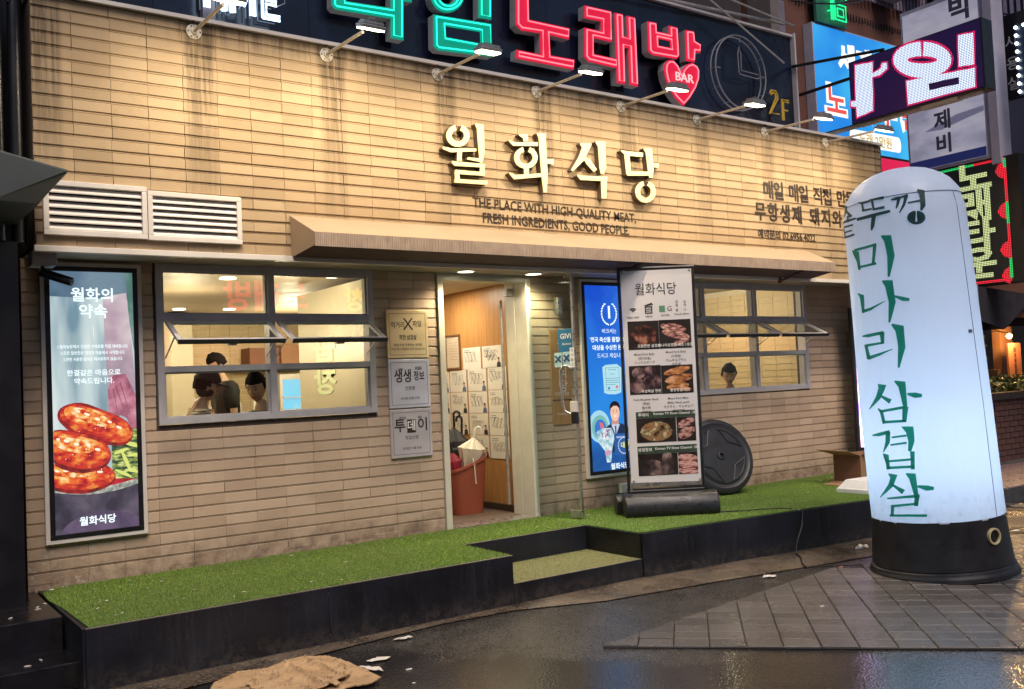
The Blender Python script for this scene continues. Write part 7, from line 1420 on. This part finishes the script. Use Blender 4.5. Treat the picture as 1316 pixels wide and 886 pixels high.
MB().box(9.42,10.05,1.16,1.2,6.03,6.9).build('backing',mat('green_backing',(.03,.16,.11),.5),gn)
for (x0,z0,s_) in ((9.48,6.32,.26),(9.78,6.32,.26)):
    ntube([[(0,1),(.7,1),(.7,.6),(.1,.6),(.1,.15),(.75,.15)],[(.9,0),(.9,1.1),(1.0,1.1),(1.0,0)],[(0,.9),(.6,.9),(.6,.7),(0,.7)]] if x0<9.7 else [[(.35+.3*math.cos(t),.75+.3*math.sin(t)) for t in [k*.52 for k in range(13)]],[(.9,.3),(.9,1.2)],[(.35+.18*math.cos(t),.75+.18*math.sin(t)) for t in [k*.52 for k in range(13)]]],x0,z0,s_,1.12,GT,gn,.010)
ntube([[(0,0),(0,.8),(.9,.8),(.9,0),(0,0)],[(.2,.2),(.2,.6),(.7,.6),(.7,.2),(.2,.2)]],9.76,6.10,.26,1.12,GT,gn,.010); ntube([[(0,0),(0,1)],[(.15,0),(.15,1)],[(0,.5),(-.3,.4)]],9.68,6.08,.25,1.12,GT,gn,.009)
# projecting white painted sign on the far side of the LED sign
js=thing('white_vertical_sign','tall white projecting sign with brush painted characters behind the LED sign','sign',(10.0,-.2,3.8))
JX=10.0
MB().box(JX+.01,JX+.22,-.68,.36,3.89,5.95).build('sign_box',mat('mauve_white_metal',(.38,.36,.46),.5,var=.08),js)
PW=pmix('landscape_print',[(150,148,172),(178,176,198),(196,192,208)],1.8,.62,4,(1,1,2.2))
MB().box(JX,JX+.009,-.63,.33,3.93,5.90).build('lit_face',PW,js); MB().box(JX-.002,JX-.0005,-.63,.33,3.93,4.04).build('navy_band',glow('navy_band_print',(32,40,92),.7),js)
MB().prism([(-.63,4.52),(-.3,4.50),(0,4.42),(.12,4.38),(-.1,4.36),(-.4,4.42),(-.63,4.46)],YZ(JX-.001),0,.001).build('painted_hills',glow('grey_hills_print',(115,115,142),.6),js)
INKG=glow('brush_ink',(48,46,62),.5)
for (ch,z,yq,sq) in (('박',5.74,-.42,.34),('제',4.46,-.12,.25),('비',4.17,-.12,.25)):
    text(ch,sq,(JX-.003,yq,z),(0,-1,0),(0,0,1),INKG,js,bold=.03,extrude=.001)
MB().box(JX-.02,JX+.24,-.80,-.69,3.80,6.0).build('corner_post',mat('mauve_white_metal'),js,bevel=.006)
# red and green LED sign
rg=thing('red_green_led_sign','vertical LED sign with a red and green dotted border right of the balloon','LED sign',(10.02,-.5,2.4))
RX=10.02
MB().box(RX+.006,RX+.26,-.98,.08,2.42,3.885).build('housing',BLACKM,rg,bevel=.005)
MB().box(RX,RX+.005,-.84,.06,2.43,3.875).build('led_panel',dots_material('led_dark_dots',(30,34,30),(10,12,12),.019,1,.8,.3,.5),rg)
DR=dots_material('led_red_dots',(255,40,60),(90,8,20),.019,1,1.5,.38,.5); DG=dots_material('led_green_dots',(40,225,110),(8,80,40),.019,1,1.4,.38,.5); DC=dots_material('led_cream_dots',(225,235,170),(90,110,60),.019,1,1.4,.36,.6)
mb=MB().box(RX-.002,RX-.0005,-.82,-.45,3.835,3.865).box(RX-.002,RX-.0005,-.82,.05,2.44,2.47).box(RX-.002,RX-.0005,-.83,-.80,2.7,3.1).box(RX-.002,RX-.0005,-.83,-.80,3.35,3.75); mb.build('red_border',DR,rg,kind='stuff')
MB().box(RX-.002,RX-.0005,-.45,.05,3.835,3.865).box(RX-.002,RX-.0005,-.83,-.80,3.1,3.35).box(RX-.002,RX-.0005,-.83,-.80,3.75,3.86).box(RX-.002,RX-.0005,-.83,-.80,2.47,2.7).build('green_border',DG,rg,kind='stuff')
for z in (3.72,3.25,2.80,2.5): MB().prism([(-.80,z-.10),(-.80,z+.10),(-.74,z+.07),(-.70,z),(-.74,z-.07)],YZ(RX-.001),0,.0012).build('red_scallop',DR,rg)
for (ch,z) in (('노',3.68),('래',3.34),('타',3.0),('운',2.66)): text(ch,.40,(RX-.004,-.44,z),(0,-1,0),(0,0,1),DC,rg,bold=.035,extrude=.001,sx=1.2)
# small black sign and bulb framed sign at the far right
hs_=thing('black_hair_salon_sign','small black vertical sign with grey Korean letters beside the white vertical sign','sign',(10.4,-1.0,4.7))
HX=10.4
MB().box(HX,HX+.1,-.98,-.62,4.62,5.62).build('sign_box',BLACKM,hs_)
for (ch,z) in (('미',5.42),('시',5.28),('용',5.02),('실',4.78)): text(ch,.17,(HX-.004,-.80,z),(0,-1,0),(0,0,1),mat('grey_letter',(.45,.45,.5),.5,var=0),hs_,bold=.01) if ch!='미' else None
bf=thing('bulb_framed_sign','dark sign framed by bright white bulbs at the right edge of the picture','sign',(10.0,-1.3,4.6))
MB().box(10.01,10.12,-1.9,-1.04,4.52,5.34).build('sign_box',mat('dark_mirror_panel',(.02,.03,.05),.15),bf)
BU_=glow('white_bulb',(240,248,255),8)
for k in range(9): MB().lathe((10.0,-1.06,4.56+.092*k),[(0,.014),(.02,.018),(.035,.012),(.04,.0)],8,(-1,0,0)).build('bulb',BU_,bf)
for k in range(1,6):
    for z in (4.56,5.30): MB().lathe((10.0,-1.06-.09*k,z),[(0,.014),(.02,.018),(.035,.012),(.04,.0)],8,(-1,0,0)).build('bulb',BU_,bf)
text('O',.16,(9.995,-1.28,5.06),(0,-1,0),(0,0,1),mat('grey_letter'),bf); text('A',.16,(9.995,-1.27,4.86),(0,-1,0),(0,0,1),mat('grey_letter'),bf)
# mauve building above with corrugated wall, far right
mbb=thing('corrugated_building','mauve corrugated building rising behind the vertical signs at the top right','building',(13.5,-.5,3)); mbb['group']='buildings of the street'
MB().box(12.25,15,-1.5,1.2,2.64,11).build('wall',mat('dark_mauve_wall',(.05,.045,.07),.7),mbb)
for k in range(30): MB().box(12.20,12.25,-1.5+k*.09,-1.46+k*.09,5.9,11).build('cladding_rib',mat('mauve_cladding'),mbb)
for z in range(22): MB().box(12.20,12.24,-2.6,-1.52,2.7+z*.16,2.84+z*.16).build('painted_block',mat('mauve_block',(.20,.19,.23),.7,var=.15,scale=5),mbb)
MB().box(12.24,15,-2.6,-1.5,2.64,11).build('wall',mat('dark_mauve_wall'),mbb)
# brown fascia with phone numbers
bf2=thing('brown_fascia_sign','brown fascia board with phone numbers under the red and green LED sign','sign',(12,-.6,2.2))
MB().box(10.12,14.6,-.32,-.26,2.06,2.52).build('board',mat('brown_board',(.17,.075,.045),.6,var=.15),bf2)
text('02.777.4642',.085,(10.32,-.33,2.31),(1,0,0),(0,0,1),WPR,bf2,bold=.01); text('010.5614-1011',.085,(10.30,-.33,2.19),(1,0,0),(0,0,1),WPR,bf2,bold=.01)
# entrance bay of the restaurant next door
bay=thing('next_door_entrance','dark timber entrance bay of the restaurant next door seen right of the balloon','entrance',(12,1.2,0)); 
DW=mat('dark_timber',(.035,.022,.018),.6,var=.3,scale=5)
MB().box(8.9,16,1.9,2.0,0,4.2).build('rear_wall',DW,bay); MB().box(8.86,9.0,.5,1.9,0,4.2).build('side_wall',DW,bay)
MB().box(9.0,16,-.2,1.9,2.55,2.62).build('ceiling',DW,bay)
MB().box(13.15,13.5,1.0,1.12,.1,2.4).build('timber_post',mat('orange_brown_timber',(.20,.085,.035),.6),bay)
for k in range(4): MB().box(12.2+k*.26,12.4+k*.26,1.78,1.9,.6,2.5).build('timber_board',mat('warm_timber_board',(.22,.12,.06),.6,var=.2),bay)
mn_=thing('hanging_menu_board','orange brown hanging menu board under a warm lamp at the far right','menu board',(13.2,.8,1.2))
MB().box(12.94,13.30,.78,.81,1.27,1.78).build('board',mat('orange_menu_paper',(.42,.14,.06),.6,var=.08),mn_)
for k in range(5): MB().box(13.09,13.14,.772,.779,1.34+.08*k,1.39+.08*k).build('lettering',mat('menu_ink',(.12,.03,.02),.6),mn_)
wl=thing('warm_wall_lamp','small warm globe lamp glowing above the hanging menu board','lamp',(13.0,.8,2.05))
MB().lathe((12.95,.76,1.88),[(-.045,.0),(-.03,.03),(0,.045),(.03,.03),(.045,0)],14,cap=False).build('globe',glow('warm_globe',(255,205,120),7),wl,smooth=True); MB().tube([(12.95,.76,1.92),(12.95,.95,1.97),(12.95,1.1,1.95)],.008,6).build('lamp_arm',BLACKM,wl)
ld=bpy.data.lights.new('globe_light','POINT'); ld.energy=60; ld.color=(1,.62,.25); ld.shadow_soft_size=.05; lo=bpy.data.objects.new('globe_light',ld); COL.objects.link(lo); lo.parent=wl; lo.location=Vector((12.95,.68,1.88))-org(wl)
# planter of bricks with plants
pl=thing('brick_planter','low dark brick planter box at the foot of the next door entrance','planter',(12.6,.8,.15))
MB().box(11.62,14.5,.42,1.0,.12,1.0).build('planter_core',GROUT,pl)
DBR=mat('dark_red_brick',(.085,.040,.034),.7,var=.35,scale=9)
dbm=bpy.data.meshes.new('brick'); q=MB().box(0,.225,-.016,0,0,.066); dbm.from_pydata(q.v,[],q.f); dbm.materials.append(DBR)
for r_ in range(11):
    for c_ in range(11):
        o=bpy.data.objects.new('brick',dbm); COL.objects.link(o); o.parent=pl; o.location=Vector((11.64+c_*.238+(.119 if r_%2 else 0),.418,.16+r_*.077))-org(pl)
MB().box(11.55,14.6,.36,1.06,1.0,1.09).build('planter_rim',DW,pl)
LEAF=[mat('leaf_a',(.05,.09,.035),.5,var=.3),mat('leaf_b',(.10,.15,.06),.5,var=.3)]
def shrub(name,label,cx,cy,cz,rx,ry,rz,n,sz,seed):
    t=thing(name,label,'plant',(cx,cy,cz)); r0=random.Random(seed)
    for mi in (0,1):
        mb=MB()
        for _ in range(n//2):
            while True:
                p=Vector((r0.uniform(-1,1),r0.uniform(-1,1),r0.uniform(-1,1)))
                if p.length<1 and mn.noise(p*2.3)>-.12: break
            c_=Vector((cx+p.x*rx,cy+p.y*ry,cz+rz+p.z*rz)); a=Vector((r0.gauss(0,1),r0.gauss(0,1),r0.gauss(0,.6))).normalized(); b_=a.cross(Vector((r0.gauss(0,1),r0.gauss(0,1),r0.gauss(0,1)))).normalized(); s_=sz*r0.uniform(.6,1.3)
            mb.add([c_-a*s_,c_+b_*s_*.4,c_+a*s_,c_-b_*s_*.4],[(0,1,2,3)])
        mb.build('foliage',LEAF[mi],t,kind='stuff',fix=False)
    st=MB()
    for _ in range(6): st.tube([(cx+r0.uniform(-.3,.3)*rx,cy,cz-.05),(cx+r0.uniform(-.8,.8)*rx,cy+r0.uniform(-.5,.5)*ry,cz+rz*1.3)],.008,5)
    st.build('stems',mat('stem',(.06,.045,.02),.7),t); return t
shrub('leafy_plant','trailing variegated plants along the top of the brick planter',12.9,.66,1.06,1.3,.28,.13,900,.045,5)
shrub('bamboo_plant','tall dark leafy shrub behind the planter at the right edge of the balloon',12.55,1.35,1.1,.50,.35,.65,1600,.06,8)
pt_=thing('terracotta_pot','terracotta pot standing in the planter below the tall shrub','pot',(12.5,1.0,1.1)); MB().lathe((12.62,1.0,1.10),[(0,.16),(.26,.21),(.30,.22),(.30,.19),(.2,.17)],20).build('pot_shell',mat('terracotta',(.26,.13,.08),.7),pt_,smooth=True)
# twisted vine arch with lit rope, dark cloth roof
vn_=thing('rope_light_hook','curved pale rope light looped over a hook by the dark fabric roof','rope light',(12,.0,2.1))
RXq=[(10.27,-.37,2.10),(10.33,-.37,2.18),(10.42,-.37,2.25),(10.52,-.37,2.29),(10.56,-.37,2.26),(10.52,-.37,2.22),(10.44,-.37,2.20)]
MB().tube(RXq,.011,8).build('rope_tube',glow('warm_rope_glow',(255,225,170),1.6),vn_,smooth=True)
rf_=thing('dark_fabric_roof','dark fabric roof flap hanging below the red and green LED sign','awning',(11,-.2,2.3))
MB().add([(9.6,-.5,2.42),(11.2,-.5,2.32),(11.5,-.5,2.18),(11.6,-.5,1.95),(11.5,.4,1.98),(11.1,.5,2.30),(9.6,.5,2.40),(9.6,-.5,2.05),(10.4,-.5,1.9),(10.4,.5,1.9),(9.6,.5,2.05)],[(0,1,5,6),(1,2,5),(2,3,4,5),(0,7,8,1),(8,9,5,1)]).build('fabric',mat('dark_fabric',(.025,.022,.03),.8,var=.3,bump=.2,bscale=8),rf_)
wd=thing('warning_plate','small dark plate with a pale triangle under the rope light','sign',(10.9,-.4,1.75))
MB().obox((10.42,-.40,2.06),(1,0,0),(0,1,0),(0,0,1),.075,.01,.07).build('plate',BLACKM,wd); MB().prism([(10.385,2.03),(10.455,2.03),(10.42,2.10)],XZ(-.4115),0,.001).build('triangle',WPR,wd)
# red LED edge strip and column right behind balloon
cs=thing('sign_column','slim purplish sign column edge with a red LED strip right behind the balloon','column',(9.0,-.9,.4))
MB().box(8.05,8.15,-1.42,-1.30,.30,2.28).build('column_edge',mat('mauve_white_metal'),cs); MB().box(8.02,8.045,-1.44,-1.36,1.9,2.22).build('led_strip',DR,cs)
# next door step and its pinkish tiles
st=thing('next_door_platform','low pinkish tiled platform in front of the next door entrance','platform',(11,.2,0))
MB().box(8.92,16,-1.02,2.0,-.05,.15).build('platform_base',mat('grey_kerb_stone',(.06,.06,.065),.6,var=.3,scale=10),st)
PT=mat('pinkish_tile',(.24,.165,.17),.28,var=.15,scale=9,bump=.1)
ptm=bpy.data.meshes.new('tile'); q=MB().box(.002,.298,.002,.298,0,.012); ptm.from_pydata(q.v,[],q.f); ptm.materials.append(PT)
for i in range(14):
    for j in range(5):
        o=bpy.data.objects.new('floor_tile',ptm); COL.objects.link(o); o.parent=st; o.location=Vector((8.95+i*.3,-1.0+j*.3,.146))-org(st)
litter('fabric_scrap','crumpled magenta cloth scrap on the pinkish platform beside the balloon',10.6,.12,.158,.22,.10,.05,mat('magenta_cloth',(.25,.02,.16),.6),31)
litter('gravel_heap','dark debris heaped along the foot of the brick planter',12.4,.25,.158,.9,.12,.05,mat('dark_debris',(.06,.05,.05),.9,var=.4,scale=20,bump=.5),32)
# ------------------------------------------------------------------ left neighbour
DKC=mat('black_painted_steel',(.008,.008,.011),.35,var=.3,scale=4,bump=.1,bscale=10)
ln=thing('black_column','black cladded column and pipes of the neighbour at the left edge','column',(-.5,.3,0)); 
MB().box(-3.0,-.10,-.02,.6,.32,2.5).box(-3.0,-.03,.55,1.2,.32,9).build('column_cladding',DKC,ln)
MB().box(-3,-.20,.05,.55,2.5,9).build('upper_cladding',DKC,ln)
for (x,y,r) in ((-.09,.02,.035),(-.19,-.02,.03),(-.05,.10,.02)): MB().tube([(x,y,2.5),(x,y,4.9)],r,10).build('pipe',DKC,ln,smooth=True)
MB().tube([(-.10,.0,4.10),(-.16,-.05,4.14),(-.2,-.04,4.05),(-.12,.0,3.98),(-.05,-.03,4.05)],.016,6).build('tangled_cable',mat('grey_cable',(.10,.10,.11),.6),ln)
MB().tube([(-.40,-.10,3.02),(-.28,-.10,3.12),(-.20,-.10,3.05),(-.19,-.10,2.90)],.004,5).build('thin_cable',mat('pale_cable',(.35,.33,.30),.5),ln)
mt_=thing('meter_box','small dim grey meter box on the black column above the dark awning','box',(-.33,-.1,2.95)); MB().box(-.42,-.24,-.12,.04,2.90,3.06).build('meter_case',mat('dim_grey_box',(.09,.08,.08),.6),mt_); MB().lathe((-.33,-.121,2.98),[(0,.03),(.004,.03)],14,(0,-1,0)).build('dial',mat('dim_dial',(.14,.12,.10),.5),mt_)
aw=thing('dark_neighbour_awning','dark grey sloping canopy corner poking in from the left over the vents','awning',(-.3,-.4,2.8))
A0=[(-1.6,.0,3.10),(-.04,.0,2.86),(.045,-.33,2.80),(.105,-.55,2.845),(-.3,-.60,2.92),(-1.6,-.62,3.02)]
A1=[(-1.6,.0,2.52),(-.10,.0,2.60),(-.02,-.33,2.69),(.085,-.548,2.825),(-.3,-.60,2.62),(-1.6,-.62,2.50)]
n=6; MB().add(A0+A1,[tuple(range(6)),tuple(range(6,12))[::-1]]+[(i,(i+1)%6,(i+1)%6+6,i+6) for i in range(6)]).build('canopy_shell',mat('dark_grey_canopy',(.06,.072,.075),.5,var=.15,scale=3),aw,bevel=.02)
ls=thing('black_stone_steps','wet black stone steps at the bottom left corner','steps',(-.5,-.5,0))
BST=mat('wet_black_stone',(.010,.009,.010),.16,var=.5,scale=9,bump=.25,bscale=25)
MB().box(-3,.02,-.46,.5,0,.325).build('top_step',BST,ls,bevel=.006); MB().box(-3,.044,-.80,-.465,0,.14).build('lower_step',BST,ls,bevel=.006); MB().box(-3,-.02,-1.1,-.805,-.01,.02).build('bottom_step',BST,ls,bevel=.004)
for i,(x,y,z) in enumerate(((-.13,.05,.327),(-.05,-.10,.327),(.0,-.02,.327),(-.06,-.16,.327),(-.22,-.3,.327),(-.12,-.62,.142),(-.2,-.7,.142))): 
    litter('leaf_scrap',['pale scrap on the black top step nearest the wall','long pale scrap in the middle of the black top step','pale flake on the black top step near the turf corner','little pale flake behind the front edge of the black top step','pale flake at the front left of the black top step','pale streak on the second black step','pale flake at the left of the second black step'][i],x,y,z,.022,.008,.006,PAPW,40+i,ang=i)
stn=thing('grey_stone_block','stepped grey stone block standing on the black steps at the left edge','stone',(-.3,.1,.33))
GS=mat('grey_stone',(.22,.21,.22),.6,var=.25,scale=18,bump=.3)
MB().box(-.60,-.125,.10,.30,.46,.565).build('lower_slab',GS,stn,bevel=.008); MB().box(-.6,-.20,.13,.27,.566,.66).build('upper_slab',GS,stn,bevel=.02); MB().box(-.60,-.17,.12,.28,.326,.459).build('foot_block',BST,stn)
# ------------------------------------------------------------------ opposite side of the street (seen in reflections)
op=thing('opposite_building','dark building across the street whose lit signs are mirrored in the windows','building',(4,-16,0)); op['group']='buildings of the street'
MB().box(-14,20,-17.5,-16.5,0,9).build('wall',mat('opposite_wall',(.05,.04,.045),.8),op)
for k in range(9): MB().box(-12+k*3.4,-10+k*3.4,-16.49,-16.45,.5,2.6).build('shop_window',glow('shop_glow_%d'%(k%3),[(170,130,90),(110,120,150),(150,90,80)][k%3],.55),op)
def osign(nm,lab_,x,z,w_,h_,rgb,txt,rgb2,es=1.3):
    t=thing(nm,lab_,'sign',(x,-16.3,z)); MB().box(x-w_/2,x+w_/2,-16.45,-16.3,z-h_/2,z+h_/2).build('sign_box',BLACKM if rgb is None else glow('osign_'+lab_[:6],rgb,es*.6),t)
    text(txt,h_*.75,(x,-16.29,z),(-1,0,0),(0,0,1),glow('otext_'+lab_[:6],rgb2,es),t,bold=.03,extrude=.005)
osign('shop_sign','red lettered shop sign across the street',8.1,4.0,2.6,1.1,None,'노래방',(255,40,60),6)
osign('shop_sign','yellow lettered shop sign across the street',10.9,3.95,1.6,.9,None,'곱창',(255,200,50),5)
osign('shop_sign','blue lit shop sign across the street',2.5,4.4,3.0,.9,(40,80,200),'노래연습장',(240,245,255),4)
osign('shop_sign','green lettered shop sign across the street',-4,4.8,3.0,.9,None,'호프 치킨',(40,230,140),5)

# string of bulbs and a point lamp added to warm the bay next door
sl=thing('added_string_lights','row of small warm bulbs added to brighten the next door entrance','lights',(12,1.4,2.4))
MB().tube([(11.4+.3*k,1.2,2.42-.05*math.sin(k*1.2)) for k in range(14)],.006,5).build('wire',BLACKM,sl)
for k in range(13): MB().lathe((11.5+.3*k,1.2,2.36-.05*math.sin(k*1.2)),[(0,0),(.015,.022),(.035,.018),(.045,.006)],8,cap=False).build('bulb',glow('added_warm_bulb',(255,190,110),6),sl)
ld=bpy.data.lights.new('added_bay_light','POINT'); ld.energy=30; ld.color=(1,.6,.28); ld.shadow_soft_size=.2; lo=bpy.data.objects.new('added_bay_light',ld); COL.objects.link(lo); lo.parent=sl; lo.location=Vector((12.4,.9,2.2))-org(sl)
wc=thing('overhead_cables','black overhead cables crossing in front of the signs at the top right','cable',(10,-1,6))
for a,b_ in (((9.3,-1.5,6.9),(11.5,.6,4.9)),((9.6,-1.5,6.8),(10.6,-1.2,4.0)),((9.0,.2,6.6),(12.4,-1.4,5.6)),((8.3,.7,5.9),(9.9,-.6,6.6))):
    A,Bv=Vector(a),Vector(b_); MB().tube([A.lerp(Bv,k/8)-Vector((0,0,.35*math.sin(math.pi*k/8))) for k in range(9)],.010,5).build('cable',BLACKM,wc)
